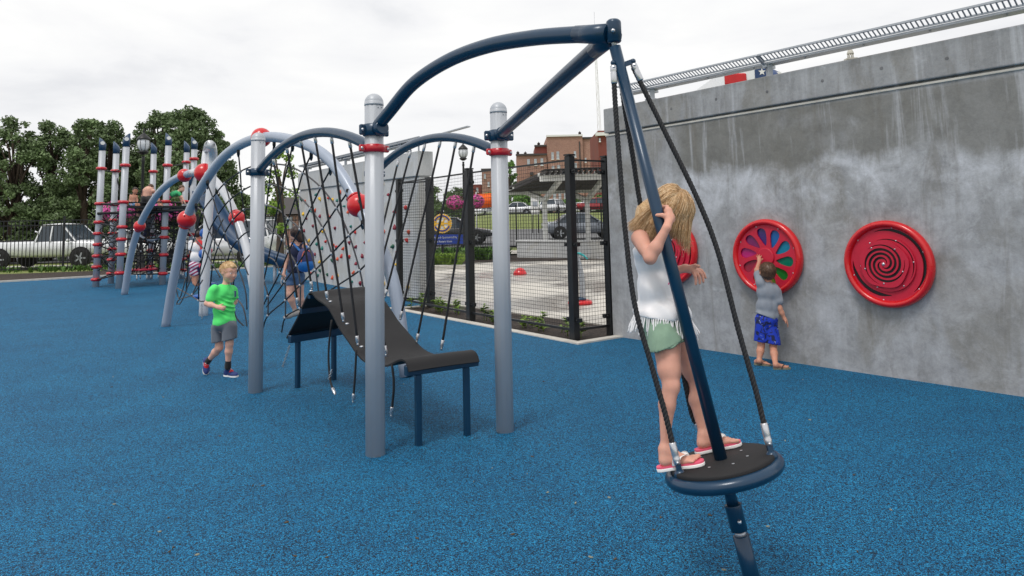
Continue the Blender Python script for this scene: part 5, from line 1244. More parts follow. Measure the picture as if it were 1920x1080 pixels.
# ================================================================ people: one continuous implicit skin, meshed with surface nets
def smin(a, b, k):
    h = np.clip(.5+.5*(b-a)/k, 0, 1); return b*(1-h)+a*h-k*h*(1-h)
def _field(pr, X, Y, Zg):
    kd = pr[0]
    if kd == 'c':
        a = np.array(pr[1], np.float32); b = np.array(pr[3], np.float32); d = b-a; dd = float(d@d)+1e-9
        px, py, pz = X-a[0], Y-a[1], Zg-a[2]; t = np.clip((px*d[0]+py*d[1]+pz*d[2])/dd, 0, 1)
        q = np.sqrt((px-t*d[0])**2+(py-t*d[1])**2+(pz-t*d[2])**2); return q-(pr[2]+(pr[4]-pr[2])*t)
    c = np.array(pr[1], np.float32); r = pr[2]; R = pr[3]
    px, py, pz = X-c[0], Y-c[1], Zg-c[2]; k = []
    for i in range(3): k.append((px*R[i][0]+py*R[i][1]+pz*R[i][2])/r[i])
    l = np.sqrt(k[0]**2+k[1]**2+k[2]**2); g = np.sqrt((k[0]/r[0])**2+(k[1]/r[1])**2+(k[2]/r[2])**2)+1e-6
    return l*(l-1)/g
def _bounds(pr, m):
    if pr[0] == 'c':
        a = np.array(pr[1]); b = np.array(pr[3]); return np.minimum(a-pr[2], b-pr[4])-m, np.maximum(a+pr[2], b+pr[4])+m
    c = np.array(pr[1]); r = max(pr[2]); return c-r-m, c+r+m
def sdf_mesh(prims, h, k=.012, sub=(), planes=(), disp=None, ksub=.004):
    B = [_bounds(p, k+2*h) for p in prims]; lo = np.min([b[0] for b in B], 0); hi = np.max([b[1] for b in B], 0)
    n = np.ceil((hi-lo)/h).astype(int)+1; ax = [lo[i]+h*np.arange(n[i]) for i in range(3)]
    ph = np.full(n, .5, np.float32)
    def loc(pr, m):
        l, u = _bounds(pr, m); i0 = np.clip(((l-lo)/h).astype(int), 0, n); i1 = np.clip(((u-lo)/h).astype(int)+2, 0, n)
        sl = tuple(slice(i0[i], i1[i]) for i in range(3)); g = np.meshgrid(*[ax[i][sl[i]] for i in range(3)], indexing='ij'); return sl, [q.astype(np.float32) for q in g]
    for pr in prims:
        kk = pr[5] if (pr[0] == 'c' and len(pr) > 5) else (pr[4] if (pr[0] == 'e' and len(pr) > 4) else k)
        sl, g = loc(pr, k*1.5+3*h); ph[sl] = smin(ph[sl], _field(pr, *g), kk)
    for pr in sub:
        sl, g = loc(pr, 3*h)
        if all(s.stop > s.start for s in sl): ph[sl] = -smin(-ph[sl], _field(pr, *g), ksub)
    g = None
    if disp or planes:
        g = np.meshgrid(*ax, indexing='ij')
    if disp: ph += disp(*g).astype(np.float32)
    for (p, nn) in planes:
        nn = np.array(nn)/np.linalg.norm(nn); ph = np.maximum(ph, ((g[0]-p[0])*nn[0]+(g[1]-p[1])*nn[1]+(g[2]-p[2])*nn[2]).astype(np.float32))
    ph[0] = ph[-1] = .1; ph[:, 0] = ph[:, -1] = .1; ph[:, :, 0] = ph[:, :, -1] = .1
    ins = ph < 0; cnt = np.zeros(n-1, np.int8); acc = np.zeros(tuple(n-1)+(3,), np.float32); ne = np.zeros(n-1, np.float32)
    nx, ny, nz = n-1
    offs = [(i, j, l) for i in (0, 1) for j in (0, 1) for l in (0, 1)]
    for o in offs:
        for a in range(3):
            if o[a]: continue
            o2 = list(o); o2[a] = 1
            A = ph[o[0]:o[0]+nx, o[1]:o[1]+ny, o[2]:o[2]+nz]; Bv = ph[o2[0]:o2[0]+nx, o2[1]:o2[1]+ny, o2[2]:o2[2]+nz]
            c = (A < 0) != (Bv < 0); ix = np.nonzero(c); t = A[ix]/(A[ix]-Bv[ix])
            v = np.zeros((len(t), 3), np.float32); v[:] = o; v[:, a] = t; acc[ix] += v; ne[ix] += 1
    act = ne > 0; idx = -np.ones(n-1, np.int64); w_ = np.nonzero(act); idx[w_] = np.arange(len(w_[0]))
    verts = (np.stack(w_, 1)+acc[w_]/ne[w_][:, None])*h+lo
    faces = []
    for a in range(3):
        A = ph; sl0 = [slice(None)]*3; sl1 = [slice(None)]*3; sl0[a] = slice(0, -1); sl1[a] = slice(1, None)
        i0 = A[tuple(sl0)] < 0; i1 = A[tuple(sl1)] < 0; b, c = (a+1) % 3, (a+2) % 3
        e = np.nonzero(i0 != i1); e = np.stack(e, 1); ok = (e[:, b] > 0) & (e[:, c] > 0) & (e[:, b] < n[b]-1) & (e[:, c] < n[c]-1); e = e[ok]
        fl = i0[tuple(e.T)]
        def cell(db, dc): q = e.copy(); q[:, b] += db; q[:, c] += dc; return idx[tuple(q.T)]
        q = np.stack([cell(-1, -1), cell(0, -1), cell(0, 0), cell(-1, 0)], 1); q[~fl] = q[~fl][:, ::-1]; faces.append(q)
    f = np.concatenate(faces)
    # light smoothing
    for _ in range(2):
        s = np.zeros_like(verts); cn = np.zeros(len(verts))
        for i in range(4):
            a_, b_ = f[:, i], f[:, (i+1) % 4]; np.add.at(s, a_, verts[b_]); np.add.at(cn, a_, 1); np.add.at(s, b_, verts[a_]); np.add.at(cn, b_, 1)
        verts = verts*.5+.5*s/np.maximum(cn, 1)[:, None]
    return verts.tolist(), f.tolist()
def ax3(x, y, z): return [tuple(V(x).normalized()), tuple(V(y).normalized()), tuple(V(z).normalized())]
def C_(a, ra, b, rb, *k): return ('c', tuple(a), ra, tuple(b), rb)+k
def head_frame(fd, up=Z):
    f = V(fd).normalized(); r = f.cross(V(up)).normalized(); u = r.cross(f).normalized(); return f, r, u      # r = the person's right
def head_prims(c, hh, fd, up=Z, face=True):
    f, r, u = head_frame(fd, up); R = ax3(r, f, u); p = []
    p.append(('e', tuple(c+u*.10*hh-f*.05*hh), (.385*hh, .43*hh, .40*hh), R)); p.append(('e', tuple(c-u*.15*hh+f*.10*hh), (.305*hh, .30*hh, .32*hh), R, .04*hh*2))
    for s in (-1, 1):
        p.append(('e', tuple(c-u*.12*hh+f*.22*hh+r*s*.15*hh), (.14*hh, .14*hh, .14*hh), R)); p.append(('e', tuple(c-u*.03*hh-f*.02*hh+r*s*.365*hh), (.035*hh, .07*hh, .10*hh), R, .01*hh))
    if face:
        p += [C_(c+u*.05*hh+f*.36*hh, .035*hh, c-u*.13*hh+f*.44*hh, .045*hh, .02*hh), ('e', tuple(c-u*.145*hh+f*.41*hh), (.07*hh, .05*hh, .04*hh), R, .02*hh), ('e', tuple(c-u*.42*hh+f*.27*hh), (.09*hh, .09*hh, .08*hh), R),
              ('e', tuple(c-u*.255*hh+f*.375*hh), (.09*hh, .04*hh, .022*hh), R, .01*hh), ('e', tuple(c-u*.30*hh+f*.365*hh), (.08*hh, .04*hh, .025*hh), R, .01*hh), ('e', tuple(c+u*.09*hh+f*.33*hh), (.22*hh, .07*hh, .045*hh), R, .03*hh)]
    sub = [('e', tuple(c+u*.0*hh+f*.425*hh+r*s*.15*hh), (.06*hh, .045*hh, .03*hh), R) for s in (-1, 1)]
    return p, sub
def face_parts(par, c, hh, fd, up=Z, lash=True):
    f, r, u = head_frame(fd, up)
    for s in (-1, 1):
        e = c+u*.005*hh+f*.338*hh+r*s*.15*hh; mb = MB(); mb.ball(e, .044*hh, 14, 10, f, (1, 1, .8)); eo = obj('eye', mb, M['eyewhite'], par)
        mb = MB(); mb.ball(e+f*.026*hh, .026*hh, 12, 8, f, (1, 1, .5)); obj('iris', mb, M['iris'], eo)
        mb = MB(); mb.tube(spline([c+u*.13*hh+f*.37*hh+r*s*.07*hh, c+u*.155*hh+f*.365*hh+r*s*.15*hh, c+u*.12*hh+f*.30*hh+r*s*.24*hh], 4), .011*hh, 6); obj('eyebrow', mb, M['brow'], par)
    mb = MB(); mb.tube(spline([c-u*.27*hh+f*.395*hh-r*.075*hh, c-u*.275*hh+f*.42*hh, c-u*.27*hh+f*.395*hh+r*.075*hh], 4), .016*hh, 8); obj('lips', mb, M['lips'], par)
def hand_prims(w, d, pn, L_, curl=(.3, .3, .3, .3), thumb=1, tc=.3, spread=.12):
    """w wrist, d pointing direction, pn palm normal (out of the palm), L_ hand length, thumb = side (+1 = pn x d)"""
    d = V(d).normalized(); pn = (V(pn)-d*V(pn).dot(d)).normalized(); s = pn.cross(d)*thumb; p = []
    W = L_*.40; pl_ = L_*.50; R = ax3(s, d, pn)
    p.append(('e', tuple(w+d*pl_*.52), (W*.50, pl_*.60, L_*.12), R)); p.append(C_(w, L_*.135, w+d*pl_*.3, L_*.14))
    fl = (.40, .46, .43, .34)
    for i in range(4):
        off = (1.5-i)/3.; b = w+d*pl_*(.92-.06*abs(off*2))+s*off*W*.86; dd = (d+s*off*spread*2).normalized(); r_ = L_*.058*(1 if i < 3 else .9); c = curl[i]; q = b
        for j, fr in enumerate((.45, .30, .25)):
            dn = (dd*math.cos(c*(j+.6))+pn*math.sin(c*(j+.6))).normalized(); e = q+dn*L_*fl[i]*fr; p.append(C_(q, r_*(1-.08*j), e, r_*(.94-.1*j), L_*.015)); q = e
    b = w+d*pl_*.22+s*W*.42; t1 = b+(d*.55+s*.75+pn*tc).normalized()*L_*.18; t2 = t1+(d*.85+s*.35+pn*tc*1.4).normalized()*L_*.16
    p += [C_(b, L_*.085, t1, L_*.07, L_*.03), C_(t1, L_*.068, t2, L_*.052, L_*.015)]
    return p
def foot_prims(an, heel, toe, hgt_, wf, toes=True, side=1):
    d = (toe-heel); Lf = d.length; d = d.normalized(); up = Z; s = d.cross(up).normalized()*side
    p = [C_(an, hgt_*.55, heel+d*Lf*.12+up*hgt_*.42, hgt_*.52), C_(heel+d*Lf*.12+up*hgt_*.40, hgt_*.46, heel+d*Lf*.66+up*hgt_*.24, hgt_*.34), C_(an+d*Lf*.05, hgt_*.5, heel+d*Lf*.58+up*hgt_*.30, hgt_*.34)]
    for k_ in (-1, 0, 1): p.append(C_(heel+d*Lf*.55+s*k_*wf*.22+up*hgt_*.2, hgt_*.26, heel+d*Lf*(.76+.02*k_)+s*k_*wf*.30+up*hgt_*.16, hgt_*.22))
    if toes:
        for i in range(5):
            o = (i-2)/2.; r_ = hgt_*(.22 if i == 4 else .155-.0*i); b = heel+d*Lf*(.76+.03*o)+s*o*wf*.40+up*hgt_*.17; e = heel+d*Lf*(.90+.055*o-.03*(o < -.4))+s*o*wf*.44+up*hgt_*.15; p.append(C_(b, r_, e, r_*.95, hgt_*.05))
    else: p.append(C_(heel+d*Lf*.6+up*hgt_*.25, hgt_*.34, heel+d*Lf*.9+up*hgt_*.2, hgt_*.24))
    return p
def skin(name, col): return mat(name, col, .52, 0, .10, 11, .05, 120, 0, .4, .12)
M['skin_girl'] = skin('fair_warm_skin', srgb(214, 158, 138)); M['skin_fair'] = skin('fair_skin', srgb(222, 172, 152)); M['skin_tan'] = skin('tanned_skin', srgb(196, 140, 116)); M['skin_brown'] = skin('light_brown_skin', srgb(170, 116, 92))
M['eyewhite'] = mat('eye_white', srgb(226, 222, 216), .2); M['iris'] = mat('blue_iris', srgb(60, 84, 104), .15); M['brow'] = mat('fair_eyebrow', srgb(168, 132, 92), .8); M['lips'] = mat('lips', srgb(190, 104, 98), .4)
def hairmat(name, c0, c1, c2):
    t = NT(name); o = t.obj(); a = t.noise(o, 55, 3, .7); b = t.noise(o, 260, 2, .6); c = t.ramp(t.mix(.5, a, b), [(.36, c0), (.5, c1), (.64, c2)]); t.bump(b, .4, .002); return t.done(Base_Color=c, Roughness=.42, Specular_IOR_Level=.4)
M['hair_blonde'] = hairmat('dark_blonde_hair', srgb(160, 120, 80), srgb(206, 166, 120), srgb(236, 206, 166)); M['hair_light'] = hairmat('light_blonde_hair', srgb(164, 128, 86), srgb(206, 170, 122), srgb(230, 202, 160)); M['hair_brown'] = hairmat('brown_hair', srgb(54, 38, 28), srgb(86, 62, 46), srgb(122, 92, 70)); M['hair_dark'] = hairmat('dark_brown_hair', srgb(30, 20, 18), srgb(52, 36, 32), srgb(80, 58, 50))
def cloth(name, col, var=.06, rough=.85, bump=.25):
    t = NT(name); o = t.obj(); a = t.noise(o, 9, 4, .6); wv = t.noise(o, 700, 2, .5); c = t.ramp(a, [(.3, tuple(x*(1-var) for x in col)), (.7, tuple(min(1, x*(1+var)) for x in col))]); t.bump(wv, bump, .001); t.set(t.b.inputs['Sheen Weight'], .15); return t.done(Base_Color=c, Roughness=rough)
M['cl_white'] = cloth('white_jersey', srgb(238, 236, 238)); M['cl_sage'] = cloth('sage_green_cotton', srgb(132, 160, 138), .16); M['cl_lime'] = cloth('lime_green_jersey', srgb(92, 240, 122)); M['cl_grey'] = cloth('grey_shorts_knit', srgb(96, 102, 112)); M['cl_heather'] = cloth('heather_grey_jersey', srgb(134, 140, 150), .1)
M['cl_navy'] = cloth('navy_cotton', srgb(36, 42, 72)); M['cl_denim'] = cloth('blue_denim', srgb(62, 92, 130), .18); M['cl_black'] = cloth('black_knit', srgb(24, 24, 28)); M['cl_red'] = cloth('red_jersey', srgb(206, 36, 46)); M['cl_pack'] = cloth('bright_blue_nylon', srgb(16, 104, 180), .1, .5); M['cl_purple'] = cloth('violet_navy_nylon', srgb(52, 56, 110), .1, .5); M['cl_orange'] = cloth('orange_piping', srgb(232, 118, 84), .05); M['cl_sky'] = cloth('light_blue_cotton', srgb(120, 168, 216)); M['cl_pink'] = cloth('pink_cotton', srgb(216, 80, 140)); M['cl_green'] = cloth('mint_green_cotton', srgb(60, 170, 110))
def fold(sc, amp, seed=0, stretch=(1, 1, .45)):
    r = np.random.default_rng(seed); ws = [(r.normal(size=3)*np.array(stretch), r.uniform(0, 6.28), r.uniform(.5, 1)) for _ in range(7)]
    def f(X, Y, Zg):
        s = 0
        for w_, ph_, a in ws: s = s+a*np.sin((X*w_[0]+Y*w_[1]+Zg*w_[2])*sc+ph_)
        return (np.abs(s/3.)**1.2*np.sign(s))*amp
    return f
def PJ(x, y, Y): return P(x, y, Y)

# ---------------------------------------------------------------- the girl on the spinner
def girl():
    dp = dc+axis*.004
    hR, tR = PL(1235, 874, dp+axis*.02, axis), PL(1314, 862, dp+axis*.02, axis)     # near foot (sandal top)
    hL, tL = PL(1306, 842, dp+axis*.02, axis), PL(1383, 825, dp+axis*.02, axis)
    root = thing('person', 'blonde girl in white fringed top and green shorts standing on the spinner disc', 'girl', (hR+tR)/2)
    Yb = 3.28
    pel, mid, chs, nk = P(1243, 612, 3.24), P(1228, 545, 3.27), P(1222, 482, 3.29), P(1221, 440, 3.29)
    hc = P(1257, 401, 3.29); hh = .205; fd = V((.80, -.10, -.60)); up_ = V((.5, 0, .85))
    sR, eR, wR = P(1200, 447, 3.185), P(1219, 484, 3.075), P(1250, 427, 3.065)
    sL, eL, wL = P(1243, 452, 3.395), P(1248, 512, 3.44), P(1285, 503, 3.40)
    hipR, kR_, aR = P(1250, 640, 3.17), P(1258, 724, 3.10), P(1245, 843, hR.y+.005)
    hipL, kL_, aL = P(1277, 640, 3.29), P(1306, 722, 3.27), P(1318, 818, hL.y+.01)
    hp, hs = head_prims(hc, hh, fd, up_, True)
    f, r, u = head_frame(fd, up_)
    fwd = V((.93, -.36, 0)).normalized(); sd = V((-.36, -.93, 0)).normalized(); RT = ax3(sd, fwd, Z)
    T = [('e', tuple(chs), (.105, .072, .10), RT), ('e', tuple(mid), (.090, .066, .10), RT), ('e', tuple(pel+Z*.02), (.10, .078, .09), RT), C_(chs.lerp(sR, .5)-Z*.01, .040, sR, .036), C_(chs.lerp(sL, .5), .040, sL, .036), ('e', tuple(P(1216, 452, 3.29)), (.085, .05, .05), RT)]
    body = T+hp+[C_(nk-Z*.02, .034, hc-u*.06-f*.015, .036), C_(P(1219, 447, 3.29), .045, nk, .036),
        C_(sR, .034, eR, .026), C_(sR, .034, sR.lerp(eR, .5)+V((0, -.005, 0)), .031), C_(eR, .026, eR.lerp(wR, .35), .0265), C_(eR.lerp(wR, .35), .0265, wR, .017),
        C_(sL, .032, eL, .025), C_(eL, .025, eL.lerp(wL, .4), .024), C_(eL.lerp(wL, .4), .023, wL, .0165),
        C_(hipR, .062, kR_.lerp(hipR, .35), .049), C_(kR_.lerp(hipR, .35), .049, kR_, .033), C_(kR_, .033, kR_+(aR-kR_)*.30+V((-.008, .0, 0)), .0345), C_(kR_+(aR-kR_)*.30+V((-.008, .0, 0)), .0345, aR.lerp(kR_, .12), .0185), C_(kR_+V((.012, -.004, .006)), .024, kR_+V((.012, -.004, -.010)), .022),
        C_(hipL, .060, kL_.lerp(hipL, .35), .047), C_(kL_.lerp(hipL, .35), .047, kL_, .032), C_(kL_, .032, kL_+(aL-kL_)*.30+V((-.008, .0, 0)), .033), C_(kL_+(aL-kL_)*.30+V((-.008, .0, 0)), .033, aL.lerp(kL_, .12), .018), C_(kL_+V((.012, -.004, .006)), .023, kL_+V((.012, -.004, -.010)), .021)]
    for (an, he, to, sgn) in ((aR, hR, tR, -1), (aL, hL, tL, 1)): body += foot_prims(an, he+(to-he)*.04, to, .046, .066, True, sgn)
    # near hand gripping the pole: palm on the near right side, thumb across the front, fingers wrapped behind
    pc_ = lambda y: (lambda z: dc+axis*((z-dc.z)/axis.z))(P(1236, y, 3.14).z)
    def around(y, ang, rad_):
        c = pc_(y); e1_ = (V((1, 0, 0))-axis*axis.x).normalized(); e2_ = axis.cross(e1_); return c+e1_*math.cos(ang)*rad_+e2_*math.sin(ang)*rad_
    # angle 0 = image right, -pi/2 = toward the camera
    palm = around(411, -.62, .052); body += [C_(wR, .0175, palm-Z*.006, .0195, .01), C_(palm-Z*.010, .0205, around(400, -.45, .047), .0185, .012)]
    for i, (y, a1_, a2_, ext) in enumerate(((392, -.15, .9, 1), (398, .05, 1.3, 1), (404, .1, 1.5, 1), (410, .1, 1.5, .9))):
        k0 = around(y+7, -.35, .046); k1 = around(y, a1_, .047); k2 = around(y-2, (a1_+a2_)/2, .037); k3 = around(y-3, a2_+.4, .036)
        body += [C_(k0, .0098, k1, .0090, .006), C_(k1, .0090, k2, .0082, .003), C_(k2, .0082, k3, .0076, .003)]
    tk = [around(412, -.95, .050), around(406, -1.35, .043), around(403.5, -1.95, .0375)]; body += [C_(tk[0], .0125, tk[1], .0105, .008), C_(tk[1], .0102, tk[2], .0080, .003)]
    # far hand held out, fingers drooping
    hd = (P(1299, 506, 3.385)-wL).normalized(); s_ = []
    body += [C_(wL, .0185, P(1296, 505, 3.385), .0195), ('e', tuple(P(1300, 507, 3.38)), (.033, .026, .014), ax3((1, 0, -.35), (0, 1, .1), (.35, 0, 1)))]
    for (b, m1, m2, e) in (((1308, 504), (1315, 507), (1320, 513), (1323, 521)), ((1308, 508), (1315, 513), (1318, 520), (1319, 529)), ((1305, 511), (1310, 518), (1312, 525), (1312, 532)), ((1301, 512), (1304, 519), (1305, 526), (1304.5, 533))):
        i = len(s_); s_.append(1); yy = 3.37+.012*i*0-.0+(.020*(1-i)); q = [P(b[0], b[1], 3.38+.012*(1-i)), P(m1[0], m1[1], yy), P(m2[0], m2[1], yy), P(e[0], e[1], yy)]
        for j in range(3): body.append(C_(q[j], .0090-.0007*j, q[j+1], .0085-.0008*j, .003))
    q = [P(1296, 501, 3.37), P(1304, 498, 3.355), P(1311, 499.5, 3.35)]; body += [C_(q[0], .012, q[1], .0095, .006), C_(q[1], .0095, q[2], .008, .003)]
    bo_ = obj('body', sdf_mesh(body, .0048, .014, hs), M['skin_girl'], root)
    # sandals
    M['sand_pink'] = mat('pink_sandal_foam', srgb(232, 96, 124), .6); M['sand_white'] = mat('white_sandal_foam', srgb(240, 238, 236), .5)
    for (he, to, sgn, an) in ((hR, tR, -1, aR), (hL, tL, 1, aL)):
        d = (to-he); Lf = d.length; d.normalize(); s = d.cross(axis).normalized(); he2 = he-d*.012; tot = Lf+.026
        prof = [(0, .0), (.02, .018), (.10, .027), (.3, .025), (.5, .025), (.68, .034), (.82, .036), (.93, .028), (.985, .015), (1., .0)]
        ol = [(t_*tot, -w_*(1.08 if sgn > 0 else .95)) for t_, w_ in prof]+[(t_*tot, w_*(.95 if sgn > 0 else 1.08)) for t_, w_ in prof[::-1][1:-1]]
        X, Y = d, axis.cross(d); mb = MB(); mb.prism(ol, he2-axis*.0205, X, Y, .013); so = obj('sandal_sole', mb, M['sand_white'], root); bbev(so, .003)
        mb = MB(); mb.prism([(x*.985+tot*.008, y*.93) for x, y in ol], he2-axis*.0075, X, Y, .007); obj('sandal_footbed', mb, M['sand_pink'], so)
        tp_ = he+d*Lf*.74+axis*.004; upn = axis
        for k_ in (-1, 1):
            e = he+d*Lf*.42+s*k_*.031-axis*.004; m_ = he+d*Lf*.60+s*k_*.024+upn*.030; path = spline([tp_, tp_+d*-.008+upn*.022+s*k_*.004, m_, he+d*Lf*.48+s*k_*.033+upn*.022, e], 6); mb = MB()
            rings = []
            for i, p in enumerate(path):
                t_ = (path[min(i+1, len(path)-1)]-path[max(i-1, 0)]).normalized(); sw = (d*.8+upn*.2-t_*(d*.8+upn*.2).dot(t_)).normalized(); nn = t_.cross(sw); wd_ = .006+.011*min(1, i/12.); rings.append([p+sw*wd_, p+nn*.002, p-sw*wd_, p-nn*.002])
            mb.loft(rings); obj('sandal_strap', mb, M['sand_white'], so)
    # shorts
    fr = (tR-hR).normalized()
    sh = [('e', tuple(pel+Z*.015), (.112, .094, .075), RT), C_(hipR+Z*.015+V((-.012, 0, 0)), .080, hipR.lerp(kR_, .36)+V((-.006, 0, 0)), .084), C_(hipL+Z*.015, .075, hipL.lerp(kL_, .33), .080)]
    p0 = P(1219, 653, 3.2); p1 = P(1281, 629, 3.2); n_ = V((-(p1.z-p0.z), 0, (p1.x-p0.x))).normalized()
    sb = [C_(hipR.lerp(kR_, .22), .066, hipR.lerp(kR_, .6), .071), C_(hipL.lerp(kL_, .22), .064, hipL.lerp(kL_, .6), .069)]
    so = obj('shorts', sdf_mesh(sh, .005, .02, sb, [(tuple(p0), tuple(-n_))], fold(70, .0075, 3, (1, 1, .8)), .003), M['cl_sage'], root)
    # rolled hems
    for (h_, k_, rr_) in ((hipR, kR_, .075), (hipL, kL_, .072)):
        d = (k_-h_); t_ = (p0-h_).dot(n_)/d.dot(n_); c = h_+d*t_; mb = MB(); ref = V((1, 0, n_.x*-1)); ps = []
        for i in range(40):
            a = 6.28318*i/40; dr = d.normalized(); X = (fwd-n_*fwd.dot(n_)).normalized(); Y = n_.cross(X); ps.append(c+(X*math.cos(a)*rr_*1.02+Y*math.sin(a)*rr_*1.02)*(1+.03*math.sin(a*5+1))+n_*.004*math.sin(a*7))
        ps.append(ps[0]); mb.tube(ps, .0055, 6, False); obj('rolled_hem', mb, M['cl_sage'], so)
    # top
    tp_ = [('e', tuple(chs), (.112, .078, .105), RT), ('e', tuple(mid+Z*.0), (.102, .080, .115), RT), ('e', tuple(P(1243, 590, 3.25)), (.124, .126, .085), RT), C_(P(1205, 470, 3.22), .045, P(1240, 468, 3.36), .045)]
    hz0, hz1 = P(1196, 590, 3.25), P(1300, 601, 3.25); hn = V((-(hz1.z-hz0.z), 0, hz1.x-hz0.x)).normalized()
    a0, a1_ = P(1180, 468, 3.2), P(1275, 446, 3.2); an_ = V((-(a1_.z-a0.z), 0, a1_.x-a0.x)).normalized()
    sb = [C_(P(1243, 640, 3.25)-hn*.02, .10, P(1243, 604, 3.25), .098), ('e', tuple(sR+V((0, -.01, 0))), (.05, .055, .05), RT)]
    top_mesh = sdf_mesh(tp_, .005, .02, sb, [(tuple(hz0), tuple(-hn)), (tuple(a0), tuple(an_))], fold(58, .0085, 8, (1, 1, .5)), .006)
    to = obj('fringed_top', top_mesh, M['cl_white'], root)
    from mathutils.bvhtree import BVHTree
    bv = BVHTree.FromPolygons([V(v) for v in top_mesh[0]], top_mesh[1])
    def onsurf(x, y, off=.002):
        d = ray(x, y).normalized(); h_ = bv.ray_cast(CAM, d); return h_[0]-d*off if h_[0] is not None else None
    def stripe(par, pts, w_, mt, nm):
        q = [onsurf(x, y) for x, y in pts]; q = [p for p in q if p is not None]
        if len(q) > 2: mb = MB(); mb.tube(spline(q, 4), w_, 6); obj(nm, mb, mt, par)
    # shoulder strap, printed swirls
    mb = MB(); mb.tube(spline([P(1200, 468, 3.185), P(1207, 447, 3.20), P(1213, 438, 3.245), P(1232, 446, 3.30)], 6), [.006]*19, 6); obj('shoulder_strap', mb, M['cl_white'], to)
    stripe(to, [(1252, 505), (1255, 512), (1258, 520), (1255, 528), (1253, 533)], .0035, M['cl_pink'], 'printed_swirl'); stripe(to, [(1247, 470), (1248, 480), (1251, 490), (1256, 497)], .004, cloth('lime_print', srgb(176, 206, 128)), 'printed_swirl'); stripe(to, [(1261, 470), (1263, 482), (1268, 492)], .004, cloth('peach_print', srgb(230, 178, 130)), 'printed_swirl')
    # fringe
    rg = random.Random(4); c = P(1243, 594, 3.25)
    for i in range(74):
        a = 6.28318*i/74; o_ = sd*math.cos(a)*.122+fwd*math.sin(a)*.124; b = c+o_; b = b-hn*((b-hz0).dot(hn))+hn*.006; out = o_.normalized(); Ls = rg.uniform(.062, .088); sw = rg.uniform(-.018, .018); tg = V((-out.y, out.x, 0))
        fl_ = rg.uniform(.004, .022)+(.018 if o_.x < -.09 or o_.x > .1 else 0)
        q = [b, b+out*fl_*.4-Z*Ls*.4+tg*sw*.3, b+out*fl_*.8-Z*Ls*.75+tg*sw*.8, b+out*fl_-Z*Ls+tg*sw]; mb = MB(); mb.tube(spline(q, 3), .0031, 6); obj('fringe_strand', mb, M['cl_white'], to)
    # hair: a volume under many single locks
    back = [P(1232, 385, 3.27), P(1210, 400, 3.26), P(1192, 420, 3.26), P(1184, 436, 3.25)]
    hp_ = [('e', tuple(hc+u*.030-f*.018), (.085, .100, .091), ax3(r, f, u)), C_(hc-f*.05+u*.015, .066, P(1213, 398, 3.28), .046), C_(P(1213, 398, 3.28), .046, P(1197, 420, 3.27), .022),
           C_(P(1230, 393, 3.225), .042, P(1222, 418, 3.19), .014), C_(P(1270, 388, 3.26), .048, P(1281, 410, 3.26), .026), C_(P(1262, 390, 3.22), .034, P(1270, 418, 3.215), .010)]
    ho = obj('hair', sdf_mesh(hp_, .0048, .03, (), (), fold(120, .0015, 5, (1, 1, .3))), M['hair_blonde'], root)
    rg = random.Random(9); mbs = MB(); crown = hc+u*.105-f*.045
    part = [hc+u*.118+f*q_-f*.02 for q_ in (-.07, -.03, .01, .05)]
    for i in range(3600):
        k_ = rg.random(); q_ = rg.random(); dd_ = rg.uniform(-1, 1); wave = q_*2+dd_; J = lambda w_: rg.gauss(0, w_)
        if k_ < .46:      # falls back over the shoulder
            rt = hc+u*(.112-.02*q_)+f*(-.015-.065*q_)+r*(.085*dd_); e = P(1177+46*q_+J(1.5), 424+25*q_+rg.uniform(-7, 6), 3.25-.085*dd_); lift = .022*(1-q_)
        elif k_ < .64:    # straight down the near side, behind the arm
            rt = hc+u*.09+f*(-.07+.05*q_)+r*(.07+.02*dd_); e = P(1212+28*q_+J(1), rg.uniform(420, 447), 3.182+.01*dd_); lift = 0
        else:             # curtain over the bowed face
            rt = hc+u*.112+f*(-.025+.105*q_)+r*(.085*dd_); e = P(1253+39*q_+J(1), 426+16*q_+rg.uniform(-6, 38)*(.4+.6*q_), 3.265-.078*dd_); lift = 0
        rt = rt+V((J(.004), J(.004), J(.003)))
        cc = hc+u*.018-f*.010
        dr = (rt-cc).normalized(); rt = cc+dr*(.102+rg.uniform(0, .004))
        pts = [rt]
        for w_ in (.2, .4, .6, .8):
            m_ = rt.lerp(e, w_); dd = m_-cc; Rm = .107-.012*w_+rg.uniform(0, .005)
            m_ = cc+dd.normalized()*max(dd.length, Rm)+Z*lift*math.sin(w_*3.14); m_ = m_+V((.0022*math.sin(w_*8+wave*7), .0022*math.cos(w_*7+wave*9), 0)); pts.append(m_)
        pts.append(e+V((rg.uniform(-.006, .006), rg.uniform(-.008, .008), rg.uniform(-.012, .004))))
        mbs.cur = rg.choice((0, 0, 1, 1, 2)); q = spline(pts, 3); rr_ = rg.uniform(.0005, .0014); n_ = len(q); mbs.tube(q, [rr_*(1-.8*(j/(n_-1.))**2.2) for j in range(n_)], 4, False)
    for i in range(26):                                               # loose flyaway ends at the front
        e = P(rg.uniform(1266, 1302), rg.uniform(440, 478), rg.uniform(3.2, 3.3)); s0 = P(rg.uniform(1262, 1286), rg.uniform(410, 430), 3.22); q = spline([s0, s0.lerp(e, .5)+V((rg.uniform(-.01, .02), 0, .0)), e, e+V((rg.uniform(-.015, .02), 0, rg.uniform(-.01, .015)))], 4); mbs.tube(q, .0006, 3, False)
    obj('hair_locks', mbs, [M['hair_blonde'], hairmat('light_hair_lock', srgb(204, 166, 122), srgb(230, 198, 156), srgb(244, 222, 190)), hairmat('deep_hair_lock', srgb(136, 98, 62), srgb(170, 130, 88), srgb(196, 158, 114))], ho)
    face_parts(root, hc, hh, fd, up_)
    return root
girl()

